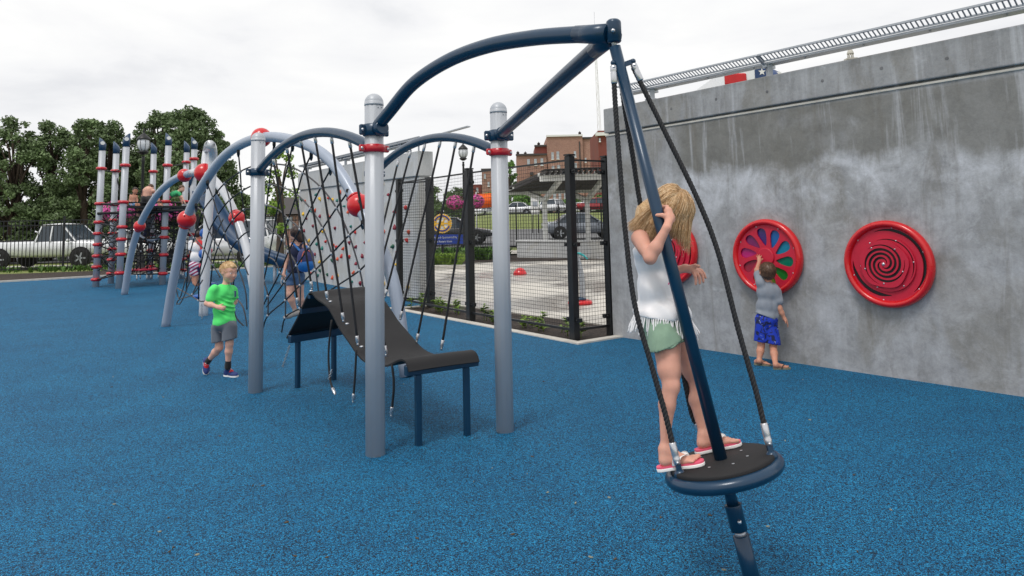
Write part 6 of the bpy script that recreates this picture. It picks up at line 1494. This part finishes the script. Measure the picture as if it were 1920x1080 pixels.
# ---------------------------------------------------------------- boy in the lime shirt
def shoe(par, an, heel, toe, hgt_=.055, w_=.062):
    d = (toe-heel); Lf = d.length; d.normalize(); s = d.cross(Z)
    s = s.normalized() if s.length > .05 else V((0, 1, 0)); up = s.cross(d).normalized(); R = ax3(d, s, up)
    pr = [('e', tuple(heel+d*Lf*.18+up*hgt_*.62), (Lf*.20, w_*.48, hgt_*.75), R), ('e', tuple(heel+d*Lf*.66+up*hgt_*.45), (Lf*.34, w_*.56, hgt_*.52), R), C_(heel+d*Lf*.25+up*hgt_*.95, w_*.40, heel+d*Lf*.55+up*hgt_*.65, w_*.38), C_(an+Z*-.005, w_*.42, heel+d*Lf*.22+up*hgt_*.8, w_*.42)]
    u_ = obj('shoe', sdf_mesh(pr, .006, .015, (), [(tuple(heel+up*.012), tuple(-up))]), M['shoe_navy'], par)
    prof = [(0, .0), (.03, .55), (.15, .85), (.4, .82), (.65, 1.08), (.85, 1.02), (.95, .7), (1.0, .0)]; ol = [(t_*Lf*1.04-.004, -k_*w_*.5) for t_, k_ in prof]+[(t_*Lf*1.04-.004, k_*w_*.5) for t_, k_ in prof[::-1][1:-1]]
    mb = MB(); mb.prism(ol, heel-up*.004, d, up.cross(d), .018); obj('sole', mb, M['sand_white'], u_)
    pr = [C_(heel+d*Lf*.36+up*hgt_*.98, w_*.42, heel+d*Lf*.58+up*hgt_*.66, w_*.42)]; obj('tongue', sdf_mesh(pr, .006, .01), M['cl_red'], u_)
    mb = MB()
    for k_ in range(3): c = heel+d*Lf*(.40+.09*k_)+up*hgt_*(1.36-.2*k_); mb.tube([c-s*w_*.3, c+up*.006, c+s*w_*.3], .003, 5)
    obj('laces', mb, M['sand_white'], u_)
M['shoe_navy'] = mat('navy_mesh_shoe', srgb(44, 62, 120), .7, 0, .25, 30)
def crop(par, c, hh, fd, up, mt, n, lean, seed, ln=.022):
    f, r, u = head_frame(fd, up); rg = random.Random(seed); mb = MB(); cc = c+u*.125*hh-f*.075*hh
    for _ in range(n):
        d = V((rg.gauss(0, 1), rg.gauss(0, 1), rg.gauss(0, 1))).normalized()
        if d.z < -.35 or (d.y > .55 and d.z < .62) : continue            # d is in the head frame: x side, y face, z up
        p = cc+r*d.x*.385*hh+f*d.y*.45*hh+u*d.z*.415*hh; nn = (r*d.x+f*d.y+u*d.z).normalized(); t_ = (f*lean[0]+u*lean[1]+V((rg.gauss(0, .25), rg.gauss(0, .25), rg.gauss(0, .25)))); t_ = (t_-nn*t_.dot(nn)).normalized(); q = ln*rg.uniform(.6, 1.3)
        mb.tube([p-nn*.003, p+t_*q*.5+nn*.003, p+t_*q+nn*.0015], [.0013, .0011, .0004], 3, False)
    obj('short_hair', mb, mt, par)
def boy_green():
    Y = 7.36; root = thing('person', 'light blond boy in a lime green shirt walking past the silver post', 'boy', G(430, 708))
    hc = P(429, 510.5, Y); hh = .200; fd = V((.88, -.48, -.16)); up_ = V((.05, 0, 1)); hp, hs = head_prims(hc, hh, fd, up_)
    f, r, u = head_frame(fd, up_); fwd = V((.88, -.48, 0)).normalized(); sd = V((-.48, -.88, 0)); RT = ax3(sd, fwd, Z)
    nk, chs, mid, pel = P(424, 533, Y+.01), P(419, 553, Y), P(420, 580, Y), P(421, 610, Y)
    sR, eR, wR = P(402, 543, Y-.10), P(388, 569, Y-.13), P(409, 576, Y-.17); sL, eL, wL = P(436, 543, Y+.10), P(440, 566, Y+.12), P(432, 580, Y+.05)
    hipF, kF, aF = P(431, 618, Y-.03), P(430, 645, Y-.05), P(427.5, 684, Y-.02); hipB, kB, aB = P(410, 618, Y+.03), P(411, 652, Y+.02), P(391, 676, Y+.12)
    heF, toF = G(421, 705), G(444, 707); toF = heF+(toF-heF).normalized()*.175
    toB = G(386.5, 703); heB = toB+V((-.03, .05, .14)).normalized()*.17; toB = toB+Z*.0
    body = hp+[('e', tuple(chs), (.11, .072, .11), RT), ('e', tuple(mid), (.09, .07, .12), RT), ('e', tuple(pel), (.095, .072, .08), RT), C_(chs.lerp(nk, .5), .042, nk, .032), C_(nk, .032, hc-u*.05-f*.02, .034),
        C_(chs.lerp(sR, .6), .036, sR, .034), C_(chs.lerp(sL, .6), .036, sL, .034), C_(sR, .032, eR, .026), C_(eR, .027, eR.lerp(wR, .35), .027), C_(eR.lerp(wR, .35), .027, wR, .019), C_(sL, .033, eL, .026), C_(eL, .026, wL, .018),
        C_(hipF, .052, kF, .037), C_(kF, .036, kF.lerp(aF, .35), .037), C_(kF.lerp(aF, .35), .037, aF, .023), C_(hipB, .052, kB, .037), C_(kB, .037, kB.lerp(aB, .35), .038), C_(kB.lerp(aB, .35), .038, aB, .023)]
    body += hand_prims(wR, P(418, 578, Y-.19)-wR, V((.3, 1, -.2)), .115, (.9, .95, 1., 1.), -1, .5); body += hand_prims(wL, V((-.8, -.4, -.1)), V((0, -1, 0)), .11, (.8,)*4, 1, .4)
    bo_ = obj('body', sdf_mesh(body, .0062, .018, hs), M['skin_fair'], root); face_parts(root, hc, hh, fd, up_)
    # short blond hair with a side-swept fringe
    hp_ = [('e', tuple(hc+u*.128*hh-f*.075*hh), (.38*hh, .45*hh, .41*hh), ax3(r, f, u)), C_(hc+u*.40*hh+f*.25*hh+r*.02*hh, .07*hh, hc+u*.30*hh+f*.34*hh-r*.14*hh, .05*hh), C_(hc+u*.44*hh+f*.12*hh, .07*hh, hc+u*.33*hh+f*.34*hh+r*.10*hh, .05*hh)]
    n0 = (f*.82-u*.48); n1 = (-u)
    sb = [('e', tuple(hc-u*.13*hh+f*.34*hh), (.42*hh, .40*hh, .42*hh), ax3(r, f, u))]
    obj('hair', sdf_mesh(hp_, .0055, .02, sb, [(tuple(hc-u*.26*hh), tuple(-u)), ], fold(260, .003, 2)), M['hair_light'], root); crop(root, hc, hh, fd, up_, M['hair_light'], 1500, (.8, -.5), 3)
    tp_ = [('e', tuple(chs+Z*.005), (.118, .084, .11), RT), ('e', tuple(mid), (.112, .092, .13), RT), ('e', tuple(P(421, 602, Y)), (.120, .102, .10), RT), C_(chs.lerp(sR, .6), .044, sR.lerp(eR, .05), .042), C_(sR, .042, sR.lerp(eR, .62), .048), C_(chs.lerp(sL, .6), .044, sL, .042), C_(sL, .042, sL.lerp(eL, .6), .046), C_(chs+Z*.045, .052, nk-Z*.014, .042)]
    p0, p1 = P(400, 621, Y), P(441, 605, Y); hn = V((-(p1.z-p0.z), 0, p1.x-p0.x)).normalized(); ed = (eR-sR).normalized()
    sb = [C_(nk+Z*.015, .038, nk+Z*.08, .045), ('e', tuple(P(422, 622, Y-.10)), (.05, .10, .06), RT)]
    def sleevecut(X, Yg, Zg): return fold(38, .0065, 21, (1, 1, .7))(X, Yg, Zg)+np.exp(-(((X-wR.x-.05)**2+(Zg-wR.z)**2)/.006))*.012*np.sin((X-wR.x)*90+(Zg-wR.z)*150)
    to = obj('lime_shirt', sdf_mesh(tp_, .0065, .025, sb, [(tuple(p0), tuple(-hn))], sleevecut, .006), M['cl_lime'], root)
    mb = MB(); q = P(441, 551, Y-.06); mb.box(q, (.008, .03, .06), (.5, .5, 0)); obj('chest_print', mb, M['cl_purple'], to)
    sh = [('e', tuple(pel+Z*.02), (.122, .098, .09), RT), C_(hipF+Z*.02, .073, hipF.lerp(kF, .9), .074), C_(hipB+Z*.02, .073, hipB.lerp(kB, .75), .076)]
    p0, p1 = P(400, 643, Y), P(441, 634, Y); hn = V((-(p1.z-p0.z), 0, p1.x-p0.x)).normalized(); sb = [C_(hipF.lerp(kF, .85), .060, kF-Z*.1, .064), C_(hipB.lerp(kB, .75), .060, kB-Z*.1, .064)]
    so = obj('shorts', sdf_mesh(sh, .0065, .02, sb, [(tuple(p0), tuple(-hn))], fold(60, .0045, 7, (1, 1, .2)), .004), M['cl_grey'], root)
    mb = MB(); q = P(440, 626, Y-.04); mb.tube([q+V((-.012, 0, .008)), q+V((0, -.003, -.004)), q+V((.018, .0, .016))], .003, 5); obj('small_tick_logo', mb, M['cl_white'], so)
    for (a, k_) in ((aF, kF), (aB, kB)): obj('sock', sdf_mesh([C_(a.lerp(k_, .16), .029, a-(k_-a)*.1, .033)], .006, .01), M['cl_black'], root)
    shoe(root, aF, heF, toF); shoe(root, aB, heB, toB)
boy_green()

# ---------------------------------------------------------------- boy in grey at the colour wheel
def flipflop(root, he, to, mt, strap):
    d = (to-he); Lf = d.length; d.normalize(); s = Z.cross(d); prof = [(0, .0), (.03, .5), (.15, .8), (.4, .75), (.68, 1.05), (.85, 1.), (.95, .65), (1, 0)]
    ol = [(t_*Lf*1.1-.008, -k_*.031) for t_, k_ in prof]+[(t_*Lf*1.1-.008, k_*.031) for t_, k_ in prof[::-1][1:-1]]; mb = MB(); mb.prism(ol, he+Z*.001, d, s, .014); so = obj('flip_flop', mb, mt, root)
    for k_ in (-1, 1): mb = MB(); mb.tube(spline([he+d*Lf*.75+Z*.014, he+d*Lf*.68+Z*.038+s*k_*.006, he+d*Lf*.52+Z*.042+s*k_*.026, he+d*Lf*.42+Z*.01+s*k_*.031], 4), .0045, 6); obj('strap', mb, strap, so)
def boy_grey():
    Y = 7.36; root = thing('person', 'boy in grey shirt and blue shorts reaching up to the colour wheel panel', 'boy', G(1442, 687))
    hc = P(1438, 511, Y); hh = .205; fd = V((-.10, 1, .12)); up_ = V((.06, -.1, 1)); hp, hs = head_prims(hc, hh, fd, up_); f, r, u = head_frame(fd, up_)
    fwd = V((.25, .97, 0)).normalized(); sd = V((.97, -.25, 0)); RT = ax3(sd, fwd, Z)
    nk, chs, mid, pel = P(1440, 531, Y), P(1441, 549, Y), P(1439, 575, Y), P(1437, 602, Y)
    hub_ = C2+wn*.078+PX_*-.0; hand_t = PL(1422.5, 477, hub_, wn)
    sL, eL = P(1427, 531, Y), P(1419, 507, Y+.07); wL = P(1424, 489, hand_t.y-.07)
    sR, eR, wR = P(1455, 548, Y-.02), P(1462, 579, Y-.05), P(1471, 598, Y-.06)
    hipL, kL_, aL = P(1429, 612, Y), P(1427, 648, Y+.02), P(1423, 677, G(1423, 686).y+.0); hipR, kR_, aR = P(1446, 614, Y), P(1450, 652, Y-.02), P(1454, 684, G(1454, 693).y)
    heL, toL = G(1415, 684), G(1443, 686); heR, toR = G(1451, 692.5), G(1475, 692); toL = heL+(toL-heL).normalized()*.16; toR = heR+(toR-heR).normalized()*.16
    body = hp+[('e', tuple(chs), (.105, .072, .11), RT), ('e', tuple(mid), (.09, .07, .11), RT), ('e', tuple(pel), (.10, .078, .09), RT), C_(chs.lerp(nk, .5), .045, nk, .035), C_(nk, .036, hc-u*.04, .04), C_(chs.lerp(sL, .6), .038, sL, .037), C_(chs.lerp(sR, .6), .038, sR, .037),
        C_(sL, .031, eL, .025), C_(eL, .025, wL, .017), C_(sR, .031, eR, .025), C_(eR, .026, eR.lerp(wR, .4), .025), C_(eR.lerp(wR, .4), .024, wR, .017), C_(hipL, .052, kL_, .034), C_(kL_, .034, kL_.lerp(aL, .35), .036), C_(kL_.lerp(aL, .35), .036, aL, .021), C_(hipR, .052, kR_, .034), C_(kR_, .034, kR_.lerp(aR, .35), .036), C_(kR_.lerp(aR, .35), .036, aR, .021)]
    body += hand_prims(wL, hand_t-wL+Z*.02, V((.2, 1, .0)), .105, (.15, .12, .15, .2), 1, .1, .3); body += hand_prims(wR, V((.45, -.05, -.75)), V((-1, .3, 0)), .105, (.35, .4, .45, .5), 1, .3)
    for (an, he, to, sg) in ((aL, heL, toL, 1), (aR, heR, toR, -1)): body += foot_prims(an, he+Z*.015, to+Z*.015, .042, .058, True, sg)
    obj('body', sdf_mesh(body, .006, .018, hs), M['skin_tan'], root); face_parts(root, hc, hh, fd, up_)
    obj('hair', sdf_mesh([('e', tuple(hc+u*.125*hh-f*.08*hh), (.385*hh, .445*hh, .415*hh), ax3(r, f, u)), ('e', tuple(hc-u*.10*hh-f*.20*hh), (.31*hh, .27*hh, .22*hh), ax3(r, f, u))], .0055, .02, [('e', tuple(hc-u*.13*hh+f*.34*hh), (.42*hh, .40*hh, .42*hh), ax3(r, f, u))], (), fold(280, .0026, 2)), M['hair_brown'], root); crop(root, hc, hh, fd, up_, M['hair_brown'], 1500, (-.3, -.9), 4, .016)
    tp_ = [('e', tuple(chs+Z*.005), (.118, .085, .115), RT), ('e', tuple(mid), (.108, .088, .12), RT), ('e', tuple(P(1437, 592, Y)), (.116, .094, .085), RT), C_(chs.lerp(sR, .5), .045, sR, .044), C_(sR, .046, sR.lerp(eR, .52), .052), C_(chs.lerp(sL, .5), .045, sL, .043), C_(sL, .044, sL.lerp(eL, .70), .043), C_(chs+Z*.05, .055, nk-Z*.012, .045)]
    p0, p1 = P(1416, 586, Y), P(1456, 601, Y); hn = V((-(p1.z-p0.z), 0, p1.x-p0.x)).normalized()
    obj('grey_shirt', sdf_mesh(tp_, .006, .022, [C_(nk+Z*.015, .039, nk+Z*.07, .045)], [(tuple(p0), tuple(-hn))], fold(44, .006, 31, (1.2, 1, .8)), .005), M['cl_heather'], root)
    t = NT('blue_print_swim_fabric'); o = t.obj(); nz = t.noise(o, 14, 2, .5, 1.5); nz2 = t.noise(o, 22, 2, .5, 2.)
    c = t.ramp(nz, [(.0, srgb(22, 60, 186)), (.52, srgb(18, 54, 178)), (.56, srgb(16, 24, 66)), (.68, srgb(16, 24, 66)), (.72, srgb(20, 58, 182))]); c = t.mix(t.ramp(nz2, [(.68, 0.), (.71, 1.)]), c, srgb(180, 200, 220)); M['swim'] = t.done(Base_Color=c, Roughness=.7)
    sh = [('e', tuple(pel+Z*.015), (.112, .09, .09), RT), C_(hipL+Z*.015, .068, hipL.lerp(kL_, .85), .073), C_(hipR+Z*.015, .068, hipR.lerp(kR_, .85), .075)]
    p0, p1 = P(1418, 640, Y), P(1461, 646, Y); hn = V((-(p1.z-p0.z), 0, p1.x-p0.x)).normalized()
    obj('swim_shorts', sdf_mesh(sh, .006, .018, [C_(hipL.lerp(kL_, .5), .058, kL_-Z*.1, .064), C_(hipR.lerp(kR_, .5), .058, kR_-Z*.1, .064)], [(tuple(p0), tuple(-hn))], fold(55, .004, 9, (1, 1, .3)), .004), M['swim'], root)
    fm = mat('grey_green_sandal_foam', srgb(120, 122, 104), .8); fs = mat('dark_sandal_strap', srgb(66, 60, 58), .7)
    flipflop(root, heL, toL, fm, fs); flipflop(root, heR, toR, fm, fs)
boy_grey()

# ---------------------------------------------------------------- child with the backpack on the dome net
def child_pack():
    Y = 10.3; root = thing('person', 'dark haired child wearing a blue backpack on the dome net, seen from behind', 'child', P(553, 592, Y))
    hc = P(554.5, 438.5, Y-.02); hh = .20; fd = V((-.55, .75, -.45)); up_ = V((-.1, .3, 1)); hp, hs = head_prims(hc, hh, fd, up_, False); f, r, u = head_frame(fd, up_); fwd = V((-.4, .92, 0)).normalized(); sd = V((.92, .4, 0)); RT = ax3(sd, fwd, Z)
    nk, chs, mid, pel = P(559, 453, Y), P(559, 471, Y), P(556, 494, Y), P(554, 516, Y)
    sL, eL, wL = P(546, 461, Y), P(538.5, 487, Y+.03), P(532, 514, Y-.05); sR, eR, wR = P(572, 461, Y), P(580, 484, Y+.08), P(572, 505, Y+.15)
    hipL, kL_, aL = P(547, 525, Y), P(543, 552, Y-.05), P(553, 581, Y+.02); hipR, kR_, aR = P(561, 525, Y), P(563, 553, Y+.05), P(565, 577, Y+.1)
    heL, toL = P(559, 589, Y), P(534, 595, Y-.02); heR, toR = P(569, 584, Y+.1), P(556, 588, Y+.1)
    body = hp+[('e', tuple(chs), (.11, .075, .12), RT), ('e', tuple(mid), (.10, .075, .12), RT), ('e', tuple(pel), (.12, .09, .10), RT), C_(chs.lerp(nk, .5), .05, nk, .036), C_(nk, .036, hc-u*.03, .04), C_(chs.lerp(sL, .6), .04, sL, .038), C_(chs.lerp(sR, .6), .04, sR, .038), C_(sL, .037, eL, .03), C_(eL, .03, wL, .02), C_(sR, .037, eR, .03), C_(eR, .03, wR, .02),
        C_(hipL, .072, kL_, .048), C_(kL_, .048, kL_.lerp(aL, .35), .049), C_(kL_.lerp(aL, .35), .049, aL, .028), C_(hipR, .072, kR_, .048), C_(kR_, .048, kR_.lerp(aR, .35), .049), C_(kR_.lerp(aR, .35), .049, aR, .028)]
    body += hand_prims(wL, V((-.1, -.1, -1)), V((0, -.5, 0)), .12, (.7,)*4, 1, .4)
    obj('body', sdf_mesh(body, .0075, .02), M['skin_fair'], root)
    obj('hair', sdf_mesh([('e', tuple(hc+u*.02-f*.02), (.083, .097, .095), ax3(r, f, u)), C_(hc-f*.06, .06, P(563, 449, Y-.06), .045), C_(P(563, 446, Y-.06), .045, P(566, 452, Y-.07), .02)], .007, .03, (), (), fold(160, .003, 2)), M['hair_dark'], root)
    obj('navy_top', sdf_mesh([('e', tuple(chs), (.122, .088, .11), RT), ('e', tuple(mid), (.115, .09, .13), RT), ('e', tuple(P(555, 506, Y)), (.125, .10, .08), RT), C_(P(549, 460, Y), .03, P(569, 460, Y), .03)], .0075, .02, [('e', tuple(sL+V((-.02, 0, 0))), (.035, .06, .05), RT)], (), fold(50, .004, 3)), M['cl_navy'], root)
    obj('denim_shorts', sdf_mesh([('e', tuple(pel+Z*-.01), (.132, .10, .09), RT), C_(hipL, .080, hipL.lerp(kL_, .35), .080), C_(hipR, .080, hipR.lerp(kR_, .35), .080)], .0075, .02, (), [(tuple(P(550, 534, Y)), (0, 0, -1))], fold(70, .004, 5)), M['cl_denim'], root)
    g_ = mat('grey_canvas_shoe', srgb(150, 146, 142), .8)
    for (a, h_, t_) in ((aL, heL, toL), (aR, heR, toR)): obj('shoe', sdf_mesh([C_(h_+Z*.015, .036, h_.lerp(t_, .75)+Z*.005, .034), C_(h_.lerp(t_, .6), .035, t_, .026), C_(a, .036, h_.lerp(t_, .2)+Z*.02, .036)], .007, .015), g_, root)
    # the pack is worn: a thing of its own
    pk = thing('backpack', 'bright blue and violet backpack with orange piping worn by the child on the dome net', 'backpack', P(573, 508, Y-.12)); bk = -fwd; sdk = sd
    c = P(571, 486, Y)+bk*.13; R = ax3(sdk, bk, Z)
    obj('pack_body', sdf_mesh([('e', tuple(c+Z*.05), (.11, .065, .12), R), ('e', tuple(c-Z*.07), (.12, .07, .10), R), ('e', tuple(c-Z*.0), (.115, .07, .14), R)], .008, .03, (), [(tuple(c-Z*.03), (0, 0, -1))]), M['cl_purple'], pk)
    obj('lower_pocket', sdf_mesh([('e', tuple(c-Z*.07), (.128, .085, .11), R)], .008, .03, (), [(tuple(c-Z*.025), (0, 0, 1))]), M['cl_pack'], pk)
    mb = MB(); mb.tube(spline([c+bk*.062+sdk*-.07-Z*.04, c+bk*.072+sdk*-.06+Z*.04, c+bk*.060+sdk*-.03+Z*.115, c+bk*.06+sdk*.03+Z*.125, c+bk*.06+sdk*.08+Z*.08], 5), .006, 6); obj('piping', mb, M['cl_orange'], pk)
    for (sx_, s_) in ((-.075, sL), (.065, sR)):
        mb = MB(); mb.tube(spline([c+sdk*sx_+Z*.12-bk*.01, chs+sdk*sx_+Z*.115-fwd*.0, chs+sdk*sx_*1.1+Z*.05+fwd*.085, mid+sdk*sx_*1.2+fwd*.08, c+sdk*sx_*1.3-Z*.08-bk*.04], 6), .016, 8); obj('strap', mb, M['cl_pack'], pk)
    mb = MB(); mb.tube(spline([P(532, 519, Y-.05), P(527, 528, Y-.06), P(530, 536, Y-.06), P(535, 527, Y-.05), P(534, 519, Y-.05)], 5), .008, 6); ss = tag(obj('sandal_pair', mb, M['ferr'], None, P(531, 536, Y-.06)), 'small silver strappy item hanging from the backpack child\'s left hand', 'hanging item')
child_pack()

# ---------------------------------------------------------------- smaller figures farther back
def small_person(lab, J, Y, hh, fd, skin_, hair_, top=None, bot=None, th=1., cat_='child', up_=Z, face=False, h=.011, bare=False):
    q = {k_: (P(v[0], v[1], Y+(v[2] if len(v) > 2 else 0))) for k_, v in J.items()}
    root = thing('person', lab, cat_, q.get('base', q['pel']))
    hc = q['head']; hp, hs = head_prims(hc, hh, fd, up_, face); f, r, u = head_frame(fd, up_); fx = V((fd[0], fd[1], 0)).normalized(); ax_s = (q['sR']-q['sL']).normalized(); ax_u = (q['chs']-q['pel']).normalized(); ax_f = ax_s.cross(ax_u).normalized(); ax_s = ax_u.cross(ax_f); RT = ax3(ax_s, ax_f, ax_u)
    mid = q['chs'].lerp(q['pel'], .5)
    body = hp+[('e', tuple(q['chs']), (.115*th, .078*th, .11*th), RT), ('e', tuple(mid), (.10*th, .076*th, .11*th), RT), ('e', tuple(q['pel']), (.11*th, .085*th, .09*th), RT), C_(q['chs'].lerp(hc, .35), .05*th, hc, .038*th)]
    for s in 'LR':
        body += [C_(q['chs'].lerp(q['s'+s], .5), .04*th, q['s'+s], .04*th), C_(q['s'+s], .036*th, q['e'+s], .029*th), C_(q['e'+s], .029*th, q['w'+s], .021*th), C_(q['pel'], .07*th, q['k'+s], .044*th), C_(q['k'+s], .044*th, q['a'+s], .027*th), C_(q['a'+s], .027*th, q['a'+s]+(fx*.11-Z*.03)*th, .024*th)]
        d = (q['w'+s]-q['e'+s]).normalized(); body += hand_prims(q['w'+s], d, V((0, -1, .2)), .11*th, (.5,)*4, 1, .4)
    obj('body', sdf_mesh(body, h, .02), skin_, root)
    obj('hair', sdf_mesh([('e', tuple(hc+u*.12*hh-f*.09*hh), (.40*hh, .46*hh, .44*hh), ax3(r, f, u))], h*.8, .02, [('e', tuple(hc-u*.15*hh+f*.36*hh), (.42*hh, .40*hh, .42*hh), ax3(r, f, u))], (), fold(150, .003, 2)), hair_, root)
    if top: obj('shirt', sdf_mesh([('e', tuple(q['chs']), (.13*th, .095*th, .115*th), RT), ('e', tuple(mid), (.12*th, .095*th, .12*th), RT)]+[C_(q['s'+s], .05*th, q['s'+s].lerp(q['e'+s], .55), .05*th) for s in 'LR'], h*.9, .025, (), (), fold(40, .006, 4)), top, root)
    if bot: obj('shorts', sdf_mesh([('e', tuple(q['pel']), (.125*th, .10*th, .09*th), RT)]+[C_(q['pel'], .085*th, q['pel'].lerp(q['k'+s], .8), .07*th) for s in 'LR'], h*.9, .02, (), (), fold(60, .004, 4)), bot, root)
    return root, q
t = NT('star_and_stripe_fabric'); o = t.obj(); wv = t.n('ShaderNodeTexWave', {'Vector': t.obj((1, 1, 1), (0, .5, 0)), 'Scale': 5., 'Distortion': 1.}, bands_direction='Z'); c = t.ramp(wv, [(.0, srgb(150, 40, 90)), (.45, srgb(150, 40, 90)), (.5, srgb(214, 206, 220)), (1., srgb(214, 206, 220))]); nn_ = t.noise(o, 2.6, 1); M['stripe'] = t.done(Base_Color=t.mix(t.ramp(nn_, [(.47, 0.), (.5, 1.)]), c, srgb(30, 34, 84)), Roughness=.8)
rt, q = small_person('boy in white shirt with red shoulder beside the hanging balls', dict(base=(366, 538), head=(373, 441), chs=(369, 464), pel=(365, 498), sL=(358, 455, .0), eL=(358, 474, .0), wL=(366, 484, .2), sR=(381, 455, 0), eR=(387, 466, .0), wR=(389, 453, -.02), kL=(360, 515), aL=(364, 531), kR=(369, 516), aR=(367, 534)), 15.0, .165, V((.5, .8, 0)), M['skin_tan'], M['hair_dark'], M['cl_white'], M['stripe'], 1.05)
sR = q['sR']; obj('red_shoulder', sdf_mesh([C_(sR+V((-.06, -.05, .01)), .055, sR+V((.03, -.05, -.05)), .055), C_(sR+V((.0, -.06, -.02)), .05, sR+V((.02, -.07, -.18)), .03)], .01, .02), M['cl_red'], rt)
YT = 19.9
small_person('shirtless child in light blue shorts sitting on the climbing tower platform', dict(head=(253.5, 358), chs=(250, 371), pel=(250, 383), sL=(245, 367), eL=(243, 376), wL=(247, 384, -.1), sR=(256, 368), eR=(258, 376), wR=(256, 384, -.1), kL=(256, 383, -.35), aL=(257, 395, -.4), kR=(260, 384, -.3), aR=(262, 396, -.35)), YT, .19, V((.5, -.8, -.2)), M['skin_tan'], M['hair_dark'], None, M['cl_sky'], .8)
small_person('shirtless child in black shorts bending over on the climbing tower platform', dict(head=(283, 352, .2), chs=(278, 358), pel=(275, 373), sL=(271, 357), eL=(268, 367, .1), wL=(268, 376, .1), sR=(287, 358), eR=(292, 366, .15), wR=(294, 375, .1), kL=(266, 386, .0), aL=(258, 404, -.1), kR=(296, 374, -.2), aR=(299, 385, -.2)), YT, .19, V((.3, .9, -.6)), M['skin_fair'], M['hair_brown'], None, M['cl_black'], 1.2, up_=V((0, .5, 1)))
small_person('child in green top and pink shorts crawling across the climbing tower platform', dict(head=(341, 354), chs=(331, 362), pel=(318, 366), sL=(334, 360, .1), eL=(338, 371, .1), wL=(341, 379, .1), sR=(334, 361, -.1), eR=(341, 369, -.1), wR=(346, 379, -.1), kL=(310, 375), aL=(304, 383), kR=(309, 376, -.2), aR=(301, 384, -.2)), YT, .19, V((.8, -.5, -.3)), M['skin_fair'], M['hair_brown'], M['cl_green'], M['cl_pink'], .85)
small_person('child in dark blue shorts climbing inside the rope cage under the platform', dict(head=(281, 399), chs=(278, 414), pel=(275, 431), sL=(271, 410), eL=(268, 400), wL=(269, 392), sR=(285, 410), eR=(290, 402), wR=(291, 393), kL=(271, 443), aL=(272, 455), kR=(279, 443), aR=(280, 455)), 20.4, .18, V((0, .9, 0)), M['skin_brown'], M['hair_dark'], M['cl_grey'], M['cl_navy'], .85)
# a few crumbs of bark and litter on the rubber
rg = random.Random(77); mcr = mat('bark_chip', srgb(92, 78, 60), .9); mlf = mat('pale_litter', srgb(150, 150, 132), .8)
mb = MB()
for i in range(70):
    x, y = rg.uniform(180, 1740), 690+380*rg.random()**1.2; g = G(x, y)
    if g.x > 3.4 or (g-W0).dot(wn) < .15: continue
    a = rg.uniform(0, 6.28); d = V((math.cos(a), math.sin(a), 0)); s = V((-d.y, d.x, 0)); L_ = rg.uniform(.004, .013); mb.cur = 0 if rg.random() < .6 else 1; mb.loft([[g+d*-L_+Z*.002, g+s*L_*.35+Z*.001, g+d*L_+Z*.002, g-s*L_*.35+Z*.001], [g+d*-L_*.9+Z*.006, g+s*L_*.3+Z*.007, g+d*L_*.8+Z*.009, g-s*L_*.3+Z*.006]])
tag(obj('scattered_litter', mb, [mcr, mlf], None, G(960, 900), smooth=False), 'tiny chips of bark and litter scattered over the blue rubber surface', 'litter', kind='stuff')
